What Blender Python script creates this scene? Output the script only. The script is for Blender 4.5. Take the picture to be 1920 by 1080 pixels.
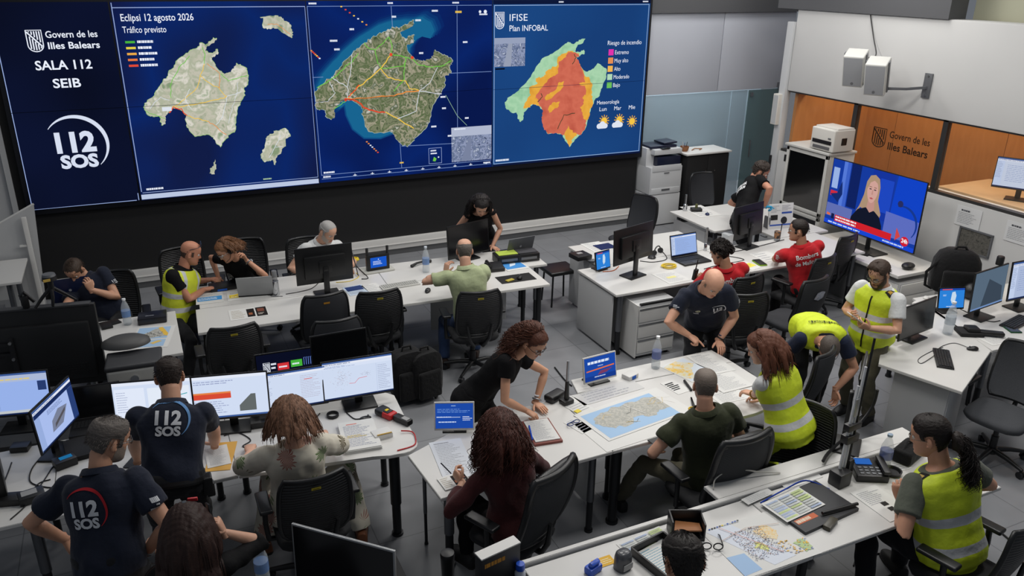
import bpy, bmesh, math, random
import numpy as np
from math import sin, cos, pi, radians, atan2, sqrt
from mathutils import Vector, Matrix, noise
from mathutils.bvhtree import BVHTree

for _o in list(bpy.data.objects):
 bpy.data.objects.remove(_o)
SC = bpy.context.scene
COL = SC.collection
RND = random.Random(7)
V3 = Vector

# ------------------------------------------------------------------ camera
CAM_H, CAM_F = 4.0, 1508.7
PITCH, ROLL, YAW = .3791, .01352, .44046
_f = V3((sin(YAW) * cos(PITCH), cos(YAW) * cos(PITCH), -sin(PITCH)))
_r0 = V3((cos(YAW), -sin(YAW), 0))
_u0 = _r0.cross(_f)
_r = _r0 * cos(ROLL) + _u0 * sin(ROLL)
_u = -_r0 * sin(ROLL) + _u0 * cos(ROLL)
cam_data = bpy.data.cameras.new('camera')
cam_data.sensor_width = 36
cam_data.lens = CAM_F * 36 / 1920
cam_data.clip_start = .05
cam = bpy.data.objects.new('camera', cam_data)
COL.objects.link(cam)
cam.matrix_world = Matrix(((_r.x, _u.x, -_f.x, 0), (_r.y, _u.y, -_f.y, 0), (_r.z, _u.z, -_f.z, CAM_H), (0, 0, 0, 1)))
SC.camera = cam

# ------------------------------------------------------------------ world, lights, exposure
SC.view_settings.view_transform = 'Standard'
SC.view_settings.look = 'None'
SC.view_settings.exposure = 0.0
SC.view_settings.gamma = 1.0
SC.view_settings.use_curve_mapping = False
world = bpy.data.worlds.new('world')
SC.world = world
world.use_nodes = True
world.node_tree.nodes['Background'].inputs[0].default_value = (.80, .88, 1, 1)
world.node_tree.nodes['Background'].inputs[1].default_value = .16


def area_light(x, y, z, sx, sy, power, col=(1, .97, .93), tilt=(0, 0, 0)):
 L = bpy.data.lights.new('ceiling_or_fill_lamp', 'AREA')
 L.shape = 'RECTANGLE'
 L.size, L.size_y, L.energy, L.color = sx, sy, power, col
 o = bpy.data.objects.new('ceiling_or_fill_lamp', L)
 o.location = (x, y, z)
 o.rotation_euler = tilt
 COL.objects.link(o)
 return o


for lx, ly, pw in ((0.4, 9.2, 26), (3.2, 9.2, 42), (6.2, 9.2, 56), (0.2, 6.4, 22), (3.3, 6.2, 60), (6.2, 6.2, 72),
       (3.2, 3.6, 52), (6.2, 3.4, 64), (8.2, 7.6, 40), (-.6, 3.6, 6), (8.6, 10.3, 30)):  # last entry is an added fill that brightens the grey panels above the glass
 area_light(lx, ly, 4.95, 1.2, .6, pw)


def at(px, py, z=.75):
 """the point at height z (metres above the floor) that the photograph shows at pixel px, py"""
 d = _f + _r * ((px - 960) / CAM_F) + _u * ((540 - py) / CAM_F)
 t = (z - CAM_H) / d.z
 return V3((d.x * t, d.y * t, z))


# ------------------------------------------------------------------ materials
def lin(c):
 return tuple((v / 255 / 12.92) if v / 255 <= .04045 else ((v / 255 + .055) / 1.055) ** 2.4 for v in c[:3]) + (1,)


MATS = {}


def _new(name):
 m = bpy.data.materials.new(name)
 m.use_nodes = True
 return m, m.node_tree, m.node_tree.nodes['Principled BSDF']


def mat(name, c=None, rough=.5, metal=0, spec=.5, vary=0, vscale=8, bump=0, bscale=40, alpha=1, trans=0, coat=0, sheen=0):
 """principled material; vary = colour noise, bump = noise bump"""
 if name in MATS:
  return MATS[name]
 m, nt, b = _new(name)
 b.inputs['Base Color'].default_value = lin(c)
 b.inputs['Roughness'].default_value = rough
 b.inputs['Metallic'].default_value = metal
 b.inputs['Specular IOR Level'].default_value = spec
 b.inputs['Coat Weight'].default_value = coat
 b.inputs['Sheen Weight'].default_value = sheen
 if trans:
  b.inputs['Transmission Weight'].default_value = trans
  b.inputs['IOR'].default_value = 1.2
 if alpha < 1:
  b.inputs['Alpha'].default_value = alpha
 if vary or bump:
  tc = nt.nodes.new('ShaderNodeTexCoord')
  if vary:
   n = nt.nodes.new('ShaderNodeTexNoise')
   n.inputs['Scale'].default_value = vscale
   n.inputs['Detail'].default_value = 4
   nt.links.new(tc.outputs['Object'], n.inputs['Vector'])
   mx = nt.nodes.new('ShaderNodeMix')
   mx.data_type = 'RGBA'
   l = lin(c)
   mx.inputs[6].default_value = tuple(v * (1 - vary) for v in l[:3]) + (1,)
   mx.inputs[7].default_value = tuple(min(1, v * (1 + vary)) for v in l[:3]) + (1,)
   nt.links.new(n.outputs['Fac'], mx.inputs[0])
   nt.links.new(mx.outputs[2], b.inputs['Base Color'])
  if bump:
   n2 = nt.nodes.new('ShaderNodeTexNoise')
   n2.inputs['Scale'].default_value = bscale
   n2.inputs['Detail'].default_value = 3
   nt.links.new(tc.outputs['Object'], n2.inputs['Vector'])
   bp = nt.nodes.new('ShaderNodeBump')
   bp.inputs['Strength'].default_value = bump
   bp.inputs['Distance'].default_value = .02
   nt.links.new(n2.outputs['Fac'], bp.inputs['Height'])
   nt.links.new(bp.outputs['Normal'], b.inputs['Normal'])
 MATS[name] = m
 return m


def glow(c, k=1.0):
 """a lit screen colour"""
 key = 'screen_%02x%02x%02x_%d' % (*[int(v) for v in c[:3]], int(k * 100))
 if key in MATS:
  return MATS[key]
 m, nt, b = _new(key)
 e = nt.nodes.new('ShaderNodeEmission')
 e.inputs[0].default_value = lin(c)
 e.inputs[1].default_value = k
 nt.links.new(e.outputs[0], nt.nodes['Material Output'].inputs[0])
 nt.nodes.remove(b)
 m.cycles.emission_sampling = 'NONE'
 MATS[key] = m
 return m


def ink(c):
 key = 'ink_%02x%02x%02x' % tuple(int(v) for v in c[:3])
 return mat(key, c, .7, 0, .2)


def noise_mat(name, cols, scale=6, emit=False, rough=.7, detail=6, coord='Object', dist=0, k=1.0, space=None):
 """several colours blended over a noise: land on a map, aerial photo, camouflage"""
 if name in MATS:
  return MATS[name]
 m, nt, b = _new(name)
 tc = nt.nodes.new('ShaderNodeTexCoord')
 n = nt.nodes.new('ShaderNodeTexNoise')
 n.inputs['Scale'].default_value = scale
 n.inputs['Detail'].default_value = detail
 n.inputs['Distortion'].default_value = dist
 nt.links.new(tc.outputs[coord], n.inputs['Vector'])
 r = nt.nodes.new('ShaderNodeValToRGB')
 el = r.color_ramp.elements
 lo, hi = space or (.3, .7)
 for i, c in enumerate(cols):
  p = lo + (hi - lo) * i / max(1, len(cols) - 1)
  e = el[i] if i < 2 else el.new(p)
  e.position, e.color = p, lin(c)
 nt.links.new(n.outputs['Fac'], r.inputs[0])
 if emit:
  e = nt.nodes.new('ShaderNodeEmission')
  e.inputs[1].default_value = k
  nt.links.new(r.outputs[0], e.inputs[0])
  nt.links.new(e.outputs[0], nt.nodes['Material Output'].inputs[0])
  nt.nodes.remove(b)
  m.cycles.emission_sampling = 'NONE'
 else:
  nt.links.new(r.outputs[0], b.inputs['Base Color'])
  b.inputs['Roughness'].default_value = rough
 MATS[name] = m
 return m


# ------------------------------------------------------------------ objects
def tag(o, label=None, cat=None, group=None, kind=None):
 for k, v in (('label', label), ('category', cat), ('group', group), ('kind', kind)):
  if v:
   o[k] = v
 return o


def thing(name, label, cat, loc=(0, 0, 0), rz=0, group=None, rx=0, ry=0):
 o = bpy.data.objects.new(name, None)
 o.empty_display_size = .1
 COL.objects.link(o)
 o.location = loc
 o.rotation_euler = (rx, ry, rz)
 return tag(o, label, cat, group)


def kids(o):
 return [c for c in KIDS.get(o.name, ())]


KIDS = {}


def setpar(o, p):
 if p is not None:
  o.parent = p
  KIDS.setdefault(p.name, []).append(o)


def copy_tree(o, par=None):
 c = o.copy()
 COL.objects.link(c)
 if par is not None:
  setpar(c, par)
 for ch in kids(o):
  copy_tree(ch, c)
 return c


def place(src, loc, rz, label, group=None):
 """a copy of a thing with its parts, labelled on its own"""
 c = copy_tree(src)
 c.location = loc
 c.rotation_euler = (0, 0, rz)
 c['label'] = label
 if group:
  c['group'] = group
 return c


def link_mesh(name, me, m, par=None, smooth=40):
 ms = m if isinstance(m, (list, tuple)) else [m]
 for x in ms:
  me.materials.append(x)
 if smooth:
  me.shade_smooth()
  me.set_sharp_from_angle(angle=radians(smooth))
 o = bpy.data.objects.new(name, me)
 COL.objects.link(o)
 setpar(o, par)
 return o


I4 = Matrix.Identity(4)


def T(x=0, y=0, z=0):
 return Matrix.Translation((x, y, z))


def RX(a):
 return Matrix.Rotation(a, 4, 'X')


def RY(a):
 return Matrix.Rotation(a, 4, 'Y')


def RZ(a):
 return Matrix.Rotation(a, 4, 'Z')


class MB:
 """collects shapes into one mesh"""

 def __init__(s):
  s.bm = bmesh.new()
  s.mi = 0

 def _own(s, vs):
  if s.mi:
   for f in {f for v in vs for f in v.link_faces}:
    f.material_index = s.mi

 def box(s, c, d, m=None, bev=0, seg=2):
  M = (m or I4) @ T(*c) @ Matrix.Diagonal((d[0], d[1], d[2], 1))
  r = bmesh.ops.create_cube(s.bm, size=1, matrix=M)
  vs = r['verts']
  if bev:
   es = list({e for v in vs for e in v.link_edges})
   rr = bmesh.ops.bevel(s.bm, geom=es, offset=min(bev, min(d) * .49), segments=seg, affect='EDGES', profile=.6)
   vs = rr['verts']
  s._own(vs)
  return s

 def rings(s, R, cap=True, closed=True):
  """loft of equal-length rings of points"""
  rows = [[s.bm.verts.new(p) for p in r] for r in R]
  n = len(rows[0])
  fs = []
  for a, b in zip(rows, rows[1:]):
   for i in range(n if closed else n - 1):
    j = (i + 1) % n
    fs.append(s.bm.faces.new((a[i], a[j], b[j], b[i])))
  if cap:
   fs.append(s.bm.faces.new(rows[0][::-1]))
   fs.append(s.bm.faces.new(rows[-1]))
  for f in fs:
   f.material_index = s.mi
  return s

 def cyl(s, a, b, r0, r1=None, n=16, cap=True):
  a, b = V3(a), V3(b)
  r1 = r0 if r1 is None else r1
  d = (b - a).normalized()
  u = d.orthogonal().normalized()
  w = d.cross(u)
  ring = lambda p, r: [p + (u * cos(2 * pi * i / n) + w * sin(2 * pi * i / n)) * r for i in range(n)]
  return s.rings([ring(a, r0), ring(b, r1)], cap)

 def lathe(s, prof, n=20, m=None):
  M = m or I4
  return s.rings([[M @ V3((r * cos(2 * pi * i / n), r * sin(2 * pi * i / n), z)) for i in range(n)] for r, z in prof])

 def tube(s, pts, r, n=6, cap=True, flat=1.0):
  """tube along points; r is one radius or one per point"""
  pts = [V3(p) for p in pts]
  rs = r if isinstance(r, (list, tuple)) else [r] * len(pts)
  t0 = (pts[1] - pts[0]).normalized()
  u = t0.orthogonal().normalized()
  R = []
  for i, p in enumerate(pts):
   t = (pts[min(i + 1, len(pts) - 1)] - pts[max(i - 1, 0)])
   t = t.normalized() if t.length > 1e-9 else t0
   u = (u - t * u.dot(t))
   u = u.normalized() if u.length > 1e-6 else t.orthogonal().normalized()
   w = t.cross(u)
   R.append([p + (u * cos(2 * pi * k / n) + w * sin(2 * pi * k / n) * flat) * rs[i] for k in range(n)])
  return s.rings(R, cap)

 def prism(s, poly, z0, z1, m=None):
  M = m or I4
  return s.rings([[M @ V3((x, y, z0)) for x, y in poly], [M @ V3((x, y, z1)) for x, y in poly]])

 def ball(s, c, r, m=None, n=16, k=10):
  M = (m or I4) @ T(*c) @ Matrix.Diagonal((*((r, r, r) if not isinstance(r, (list, tuple)) else r), 1))
  rr = bmesh.ops.create_uvsphere(s.bm, u_segments=n, v_segments=k, radius=1, matrix=M)
  s._own(rr['verts'])
  return s

 def add_mesh(s, me):
  s.bm.from_mesh(me)
  return s

 def build(s, name, m, par=None, smooth=40, fix=True):
  if fix:
   bmesh.ops.recalc_face_normals(s.bm, faces=s.bm.faces)
  me = bpy.data.meshes.new(name)
  s.bm.to_mesh(me)
  s.bm.free()
  return link_mesh(name, me, m, par, smooth)


_TXT = {}


def text_geo(t, bold=0.0):
 k = (t, bold)
 if k not in _TXT:
  cu = bpy.data.curves.new('lettering', 'FONT')
  cu.body, cu.size, cu.resolution_u, cu.offset = t, 1, 3, bold
  ob = bpy.data.objects.new('lettering', cu)
  me = ob.to_mesh()
  vs = [(v.co.x, v.co.y) for v in me.vertices]
  fs = [tuple(p.vertices) for p in me.polygons]
  ob.to_mesh_clear()
  bpy.data.objects.remove(ob)
  bpy.data.curves.remove(cu)
  _TXT[k] = (vs, fs)
 return _TXT[k]


class Canvas:
 """flat artwork: rectangles, polygons, lines and lettering, one mesh with a material per colour"""

 def __init__(s, emit=True, k=1.0):
  s.it, s.emit, s.k = [], emit, k

 def col(s, c):
  if isinstance(c, bpy.types.Material):
   return c
  return glow(c, s.k) if s.emit else ink(c)

 def poly(s, pts, c):
  s.it.append(([tuple(p) for p in pts], [tuple(range(len(pts)))], s.col(c)))
  return s

 def rect(s, x0, y0, x1, y1, c):
  return s.poly([(x0, y0), (x1, y0), (x1, y1), (x0, y1)], c)

 def frame(s, x0, y0, x1, y1, w, c):
  s.rect(x0, y0, x1, y0 + w, c).rect(x0, y1 - w, x1, y1, c)
  return s.rect(x0, y0 + w, x0 + w, y1 - w, c).rect(x1 - w, y0 + w, x1, y1 - w, c)

 def disc(s, x, y, r, c, n=20, a0=0, a1=2 * pi):
  return s.poly([(x + r * cos(a0 + (a1 - a0) * i / n), y + r * sin(a0 + (a1 - a0) * i / n)) for i in range(n)], c)

 def line(s, pts, w, c):
  pts = [V3((*p, 0)) for p in pts]
  L, Rr = [], []
  for i, p in enumerate(pts):
   d = (pts[min(i + 1, len(pts) - 1)] - pts[max(i - 1, 0)]).normalized()
   n = V3((-d.y, d.x, 0)) * w / 2
   L.append((p + n)[:2])
   Rr.append((p - n)[:2])
  n = len(pts)
  s.it.append((L + Rr, [(i, i + 1, n + i + 1, n + i) for i in range(n - 1)], s.col(c)))
  return s

 def arc(s, x, y, r, a0, a1, w0, wm, c, n=40):
  """crescent that is thin at its ends"""
  A = [radians(a0 + (a1 - a0) * i / n) for i in range(n + 1)]
  W = [w0 + (wm - w0) * sin(pi * i / n) for i in range(n + 1)]
  L = [(x + r * cos(a), y + r * sin(a)) for a in A]
  K = [(x + (r - w) * cos(a), y + (r - w) * sin(a)) for a, w in zip(A, W)]
  s.it.append((L + K, [(i, i + 1, n + 1 + i + 1, n + 1 + i) for i in range(n)], s.col(c)))
  return s

 def text(s, t, x, y, size, c, width=None, bold=0.0, align='l'):
  vs, fs = text_geo(t, bold)
  if not vs:
   return s
  x0, x1 = min(v[0] for v in vs), max(v[0] for v in vs)
  k = (width / (x1 - x0) / size) if width else 1
  off = {'l': -x0, 'c': -(x0 + x1) / 2, 'r': -x1}[align]
  s.it.append(([(x + (vx + off) * size * k, y + vy * size) for vx, vy in vs], fs, s.col(c)))
  return s

 def dashes(s, x0, y0, x1, y1, rows, c, h=.5, rnd=None, gap=.12, left=False):
  """rows of small print too small to read"""
  rnd = rnd or RND
  dy = (y1 - y0) / rows
  V, F = [], []
  for i in range(rows):
   y = y1 - dy * (i + .5)
   x = x0
   end = x0 + (x1 - x0) * (rnd.uniform(.55, 1) if not left else rnd.uniform(.3, .9))
   while x < end:
    w = rnd.uniform(.03, .13) * (x1 - x0)
    e = min(x + w, end)
    b = len(V)
    V += [(x, y - dy * h / 2), (e, y - dy * h / 2), (e, y + dy * h / 2), (x, y + dy * h / 2)]
    F.append((b, b + 1, b + 2, b + 3))
    x = e + gap * w + .008 * (x1 - x0)
  s.it.append((V, F, s.col(c)))
  return s

 def geo(s, sub=0):
  return s.it

 def build(s, name, par, M, step=.0004, fn=None):
  """M maps (u, v, layer height) to the parent's space; fn maps (u, v, height) to a point instead"""
  if fn:                      # laid on cloth: cut into small pieces first so that it follows the folds
   step = min(step, .010 / max(1, len(s.it)))
   b, ms, idx = bmesh.new(), [], {}
   for li, (vs, fs, m) in enumerate(s.it):
    if m.name not in idx:
     idx[m.name] = len(ms)
     ms.append(m)
    vv = [b.verts.new((u, v, (li + 1) * step)) for u, v in vs]
    for f in fs:
     b.faces.new([vv[i] for i in f]).material_index = idx[m.name]
   bmesh.ops.triangulate(b, faces=b.faces)
   for _ in range(4):
    es = [e for e in b.edges if e.calc_length() > .009]
    if not es:
     break
    bmesh.ops.subdivide_edges(b, edges=es, cuts=1)
    bmesh.ops.triangulate(b, faces=b.faces)
   for v in b.verts:
    v.co = fn(*v.co)
   me = bpy.data.meshes.new(name)
   b.to_mesh(me)
   b.free()
   return link_mesh(name, me, ms, par, 0)
  V, F, MI, ms, idx = [], [], [], [], {}
  step = min(step, .010 / max(1, len(s.it)))
  for li, (vs, fs, m) in enumerate(s.it):
   b = len(V)
   for u, v in vs:
    V.append(M @ V3((u, v, (li + 1) * step)))
   if m.name not in idx:
    idx[m.name] = len(ms)
    ms.append(m)
   for f in fs:
    F.append([b + i for i in f])
    MI.append(idx[m.name])
  me = bpy.data.meshes.new(name)
  me.from_pydata(V, [], F)
  me.polygons.foreach_set('material_index', MI)
  me.update()
  return link_mesh(name, me, ms, par, 0)


def basis(o, ux, uy):
 """matrix with x axis ux, y axis uy, origin o"""
 ux, uy = V3(ux).normalized(), V3(uy).normalized()
 uz = ux.cross(uy)
 return Matrix(((ux.x, uy.x, uz.x, o[0]), (ux.y, uy.y, uz.y, o[1]), (ux.z, uy.z, uz.z, o[2]), (0, 0, 0, 1)))


def shield(cv, x, y, w, h, c, bg=None):
 """striped shield crossed by a diagonal band"""
 t = w * .07
 out = [(x, y + h), (x, y + h * .3)] + [(x + w / 2 - w / 2 * cos(a), y + h * .3 - h * .3 * sin(a)) for a in [pi * i / 12 for i in range(1, 12)]] + [(x + w, y + h * .3), (x + w, y + h)]
 cv.line(out + [out[0], out[1]], t, c)
 for i in range(5):
  sx = x + w * (.15 + i * .165)
  d = abs((sx + w * .04 - x) / w - .5) * 2
  b = y + h * .3 - h * .3 * sqrt(max(0, 1 - d * d)) + h * .07
  ty = y + h * .95
  # the stripe stops at the diagonal band, above and below it
  dg = y + h * .92 - (sx - x) / w * h * .72
  if ty > dg + h * .10:
   cv.rect(sx, dg + h * .10, sx + w * .085, ty, c)
  if dg - h * .10 > b:
   cv.rect(sx, b, sx + w * .085, dg - h * .10, c)
 cv.line([(x + w * .04, y + h * .93), (x + w * .93, y + h * .24)], w * .10, c)


def sos_logo(cv, x, y, w, c, arc_c, arc=True):
 """the 112 over SOS mark inside an open ring; x, y = lower left of the block, w = its width"""
 cv.text('112', x, y + w * .45, w * .76, c, width=w, bold=.045)
 cv.text('SOS', x + w * .04, y, w * .50, c, width=w * .95, bold=.045)
 if arc:
  cv.arc(x + w * .54, y + w * .66, w * .80, 146, -52, w * .015, w * .11, arc_c)
# ------------------------------------------------------------------ setting
def struct(name, bld, m, smooth=30):
 o = bld.build(name, m, None, smooth)
 o['kind'] = 'structure'
 return o


def floor_material():
 m, nt, b = _new('floor_tiles')
 tc = nt.nodes.new('ShaderNodeTexCoord')
 br = nt.nodes.new('ShaderNodeTexBrick')
 br.offset = 0
 br.inputs['Scale'].default_value = 1
 br.inputs['Brick Width'].default_value = .6
 br.inputs['Row Height'].default_value = .6
 br.inputs['Mortar Size'].default_value = .004
 br.inputs['Color1'].default_value = lin((136, 138, 142))
 br.inputs['Color2'].default_value = lin((144, 146, 150))
 br.inputs['Mortar'].default_value = lin((108, 110, 114))
 n = nt.nodes.new('ShaderNodeTexNoise')
 n.inputs['Scale'].default_value = 3
 n.inputs['Detail'].default_value = 8
 mx = nt.nodes.new('ShaderNodeMix')
 mx.data_type, mx.blend_type = 'RGBA', 'MULTIPLY'
 mx.inputs[0].default_value = .35
 nt.links.new(tc.outputs['Object'], br.inputs['Vector'])
 nt.links.new(tc.outputs['Object'], n.inputs['Vector'])
 nt.links.new(br.outputs['Color'], mx.inputs[6])
 nt.links.new(n.outputs['Fac'], mx.inputs[7])
 nt.links.new(mx.outputs[2], b.inputs['Base Color'])
 b.inputs['Roughness'].default_value = .42
 b.inputs['Specular IOR Level'].default_value = .35
 return m


WHITE = mat('white_laminate', (208, 207, 204), .42, vary=.03, vscale=3)
LGREY = mat('light_grey_paint', (176, 177, 178), .6, vary=.03, vscale=2)
WALLW = mat('white_wall_paint', (198, 198, 197), .65, vary=.03, vscale=2)
BLACK = mat('black_plastic', (20, 20, 22), .42)
MATT = mat('matt_black_panel', (13, 13, 15), .75)
STEEL = mat('brushed_steel', (150, 152, 155), .32, .9)
GREYM = mat('grey_metal', (112, 114, 118), .45, .5)

struct('floor', MB().box((3, 5.5, -.05), (17, 15, .1)), floor_material())
struct('wall_back', MB().box((3.0, 11.15, 2.1), (8.94, .2, 4.2)), MATT)
struct('wall_left_back', MB().box((-2.02, 11.2, 2.1), (1.1, .24, 4.2)).box((-1.45, 11.13, 2.1), (.06, .2, 4.2)), LGREY)
struct('wall_left', MB().box((-3.6, 11.6, 2.1), (2, .2, 4.2)), MATT)
struct('baseboard_back', MB().box((3.13, 11.02, .17), (8.8, .06, .17), bev=.006).box((3.13, 10.99, .165), (8.8, .03, .012)), WHITE)
struct('trim_1', MB().box((3.13, 11.03, .042), (8.8, .05, .08)), mat('dark_grey_skirting', (82, 83, 85), .5))
# glazed passage behind the printer
GW = 11.2
struct('wall_passage', MB().box((9.3, 12.75, 1.6), (4.2, .1, 3.4)), mat('pale_blue_grey_wall', (158, 172, 180), .7))
struct('wall_panel_back', MB().box((8.28, GW, 2.72), (1.58, .05, 1.27), bev=.004).box((9.85, GW, 2.72), (1.53, .05, 1.27), bev=.004)
    .box((9.08, GW + .02, 2.72), (.03, .02, 1.27)).box((7.5, GW + .01, 2.72), (.05, .04, 1.27)), mat('cool_grey_panel', (186, 190, 200), .5, vary=.03, vscale=2))
struct('trim_2', MB().box((9.2, GW - .02, 3.79), (3.7, .12, .86)), mat('dark_grey_fascia', (86, 87, 90), .6))
GLASS = mat('tinted_glass', (150, 168, 178), .06, alpha=.5)
DGLASS = mat('green_glass_door', (92, 116, 118), .05, alpha=.75)
struct('window_5', MB().box((8.45, GW, 1.04), (1.9, .014, 2.06)), GLASS)
struct('window_6', MB().box((9.585, GW, 1.04), (.34, .014, 2.06)), GLASS)
d = struct('door_1', MB().box((10.24, GW - .02, 1.04), (.94, .014, 2.06)), DGLASS)
MB().box((9.82, GW - .04, 2.0), (.05, .05, .07), bev=.004).build('hinge_plate', STEEL, d)
MB().box((10.55, GW - .03, 2.12), (.34, .07, .12), bev=.006).build('door_closer', STEEL, d)
MB().cyl((9.9, GW - .06, .9), (9.9, GW - .06, 1.2), .012).build('door_handle', STEEL, d)

# right wall: white band, window band, lower wall
RX0 = 9.0
struct('wall_right', MB().box((RX0 + .15, 4.7, 2.91), (.3, 9.52, 1.16), bev=.02).box((RX0 + .15, 4.7, .71), (.3, 9.52, 1.42)), WALLW)
struct('trim_3', MB().box((RX0 + .12, 8.4, 3.83), (.3, 2.9, .68)), mat('dark_grey_fascia'))
struct('wall_right_top', MB().box((RX0 + .5, 3.2, 3.9), (.2, 7.5, .9)), mat('olive_beige_wall', (172, 172, 150), .7))
struct('trim_4', MB().box((RX0 + .02, 9.53, 1.66), (.12, .13, 3.3), bev=.01), mat('pillar_white', (188, 190, 192), .5))
FR = mat('dark_window_frame', (58, 58, 58), .4, .3)
WP = mat('clear_window_pane', (150, 130, 110), .03, alpha=.06)
for i, (y0, y1) in enumerate(((8.11, 9.44), (6.7, 8.11), (4.9, 6.7), (2.5, 4.9))):
 w = struct('window_%d' % (i + 1), MB().box((RX0 + .06, (y0 + y1) / 2, 1.885), (.012, y1 - y0, .89)), WP)
 b = MB().box((RX0 + .06, y0 + .035, 1.885), (.07, .07, .89)).box((RX0 + .06, (y0 + y1) / 2, 2.325), (.07, y1 - y0, .03))
 b.box((RX0 + .06, (y0 + y1) / 2, 1.44), (.09, y1 - y0, .035))
 b.build('window_frame', FR, w)
 if i == 1:
  cv = Canvas(emit=False)
  shield(cv, 0, 0, .21, .25, (52, 38, 26))
  cv.text('Govern de les', .27, .155, .125, (46, 33, 22), width=.62, bold=.012)
  cv.text('Illes Balears', .27, .0, .135, (42, 30, 20), width=.62, bold=.02)
  cv.build('window_lettering', w, basis((RX0 + .05, 7.80, 1.815), (0, -1, 0), (0, 0, 1)))


def wood_material():
 m, nt, b = _new('orange_wood')
 tc = nt.nodes.new('ShaderNodeTexCoord')
 mp = nt.nodes.new('ShaderNodeMapping')
 mp.inputs['Scale'].default_value = (3, 3, .5)
 n = nt.nodes.new('ShaderNodeTexNoise')
 n.inputs['Scale'].default_value = 5
 n.inputs['Detail'].default_value = 6
 r = nt.nodes.new('ShaderNodeValToRGB')
 r.color_ramp.elements[0].color = lin((164, 106, 54))
 r.color_ramp.elements[1].color = lin((192, 132, 74))
 nt.links.new(tc.outputs['Object'], mp.inputs[0])
 nt.links.new(mp.outputs[0], n.inputs['Vector'])
 nt.links.new(n.outputs['Fac'], r.inputs[0])
 nt.links.new(r.outputs[0], b.inputs['Base Color'])
 b.inputs['Roughness'].default_value = .45
 return m


WOOD = wood_material()
wb = MB()
for i in range(8):
 wb.box((10.62, 2.9 + i * .9, 1.6), (.04, .892, 3.2))
struct('wall_office', wb, WOOD)
struct('wall_office_far', MB().box((9.85, 9.35, 1.6), (1.5, .06, 3.2)), WOOD)
struct('wall_office_side', MB().box((9.85, 3.0, 1.6), (1.5, .06, 3.2)), WOOD)
struct('ceiling_office', MB().box((9.95, 6.2, 3.3), (1.4, 6.4, .06)), mat('ochre_ceiling', (222, 170, 82), .7))
struct('floor_office', MB().box((9.95, 6.2, .7), (1.4, 6.4, .06)), mat('office_floor', (120, 90, 60), .6))
area_light(9.3, 12.2, 3.6, 2.6, .4, 170, (.92, .97, 1))  # added fill lamp, brightens the passage wall behind the tinted glass
area_light(9.95, 7.9, 3.2, .5, 2.6, 34, (1, .86, .66))
area_light(9.95, 4.9, 3.2, .5, 2.2, 24, (1, .86, .66))
oc = thing('office_counter', 'pale wooden counter behind the window under a lit monitor', 'counter', (9.85, 5.95, 1.36))
MB().box((0, .0, .05), (1.0, 1.9, .05), bev=.005).build('counter_top', mat('pale_wood', (204, 172, 132), .45, vary=.08, vscale=6), oc)
MB().box((.05, 0, -.33), (.8, 1.7, .66)).build('counter_body', WOOD, oc)

# ------------------------------------------------------------------ video wall
vw = thing('video_wall', 'wall-wide display of four lit panels showing island maps', 'video wall', (0, 0, 0))
SY = 10.96
MB().box((3.085, 11.005, 2.38), (8.82, .07, 2.5)).build('display_frame', mat('display_bezel', (9, 11, 20), .35), vw)
WT = (232, 238, 250)
LINE = (150, 170, 215)


def screen(nm, x0, x1, z0, z1, face):
 return MB().box(((x0 + x1) / 2, SY + .01, (z0 + z1) / 2), (x1 - x0, .02, z1 - z0)).build(nm, face, vw)


MW = basis((0, SY, 0), (1, 0, 0), (0, 0, 1))
NAVY = noise_mat('navy_screen', [(10, 14, 32), (13, 20, 48)], .8, True, detail=1)
SEA1 = noise_mat('sea_screen_one', [(17, 28, 70), (12, 38, 102), (18, 26, 66)], .7, True, detail=1)
SEA2 = noise_mat('sea_screen_two', [(9, 24, 76), (10, 36, 104), (12, 28, 84)], .8, True, detail=1)
SEA3 = noise_mat('sea_screen_three', [(24, 62, 118), (28, 74, 134)], .6, True, detail=1)
LAND1 = noise_mat('land_screen_one', [(132, 150, 118), (196, 192, 176), (170, 176, 152), (220, 215, 204), (140, 160, 126)], 7, True, detail=10, dist=.35)
LAND2 = noise_mat('land_screen_two', [(62, 78, 52), (128, 132, 104), (82, 100, 64), (164, 158, 136), (72, 90, 60), (194, 190, 180)], 9, True, detail=11, dist=.4)
TEALM = noise_mat('shallow_sea_screen', [(14, 62, 118), (26, 112, 150), (16, 80, 132)], 2.2, True, detail=2)
AERIAL = noise_mat('aerial_photo_screen', [(50, 62, 92), (150, 160, 190), (86, 100, 132), (196, 204, 222)], 9, True, detail=10, dist=2)

# panel with the room's name
s1 = screen('screen', -1.275, -.075, 1.19, 3.57, NAVY)
c = Canvas()
shield(c, -.965, 3.035, .155, .235, WT)
c.text('Govern de les', -.772, 3.185, .105, WT, width=.535, bold=.012)
c.text('Illes Balears', -.766, 3.062, .105, WT, width=.535, bold=.018)
c.text('SALA 112', -.934, 2.832, .145, WT, width=.585, bold=.02)
c.text('SEIB', -.790, 2.625, .145, WT, width=.290, bold=.02)
sos_logo(c, -.885, 1.675, .43, (214, 222, 240), (214, 222, 240))
c.line([(-1.265, 3.5), (-1.265, 1.2), (-.11, 1.185 + .015)], .009, LINE).line([(-.085, 1.2), (-.085, 1.29)], .009, LINE)
c.line([(-1.27, 2.36), (-.08, 2.36)], .006, (5, 7, 14))
c.build('screen_picture', s1, MW)

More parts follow.
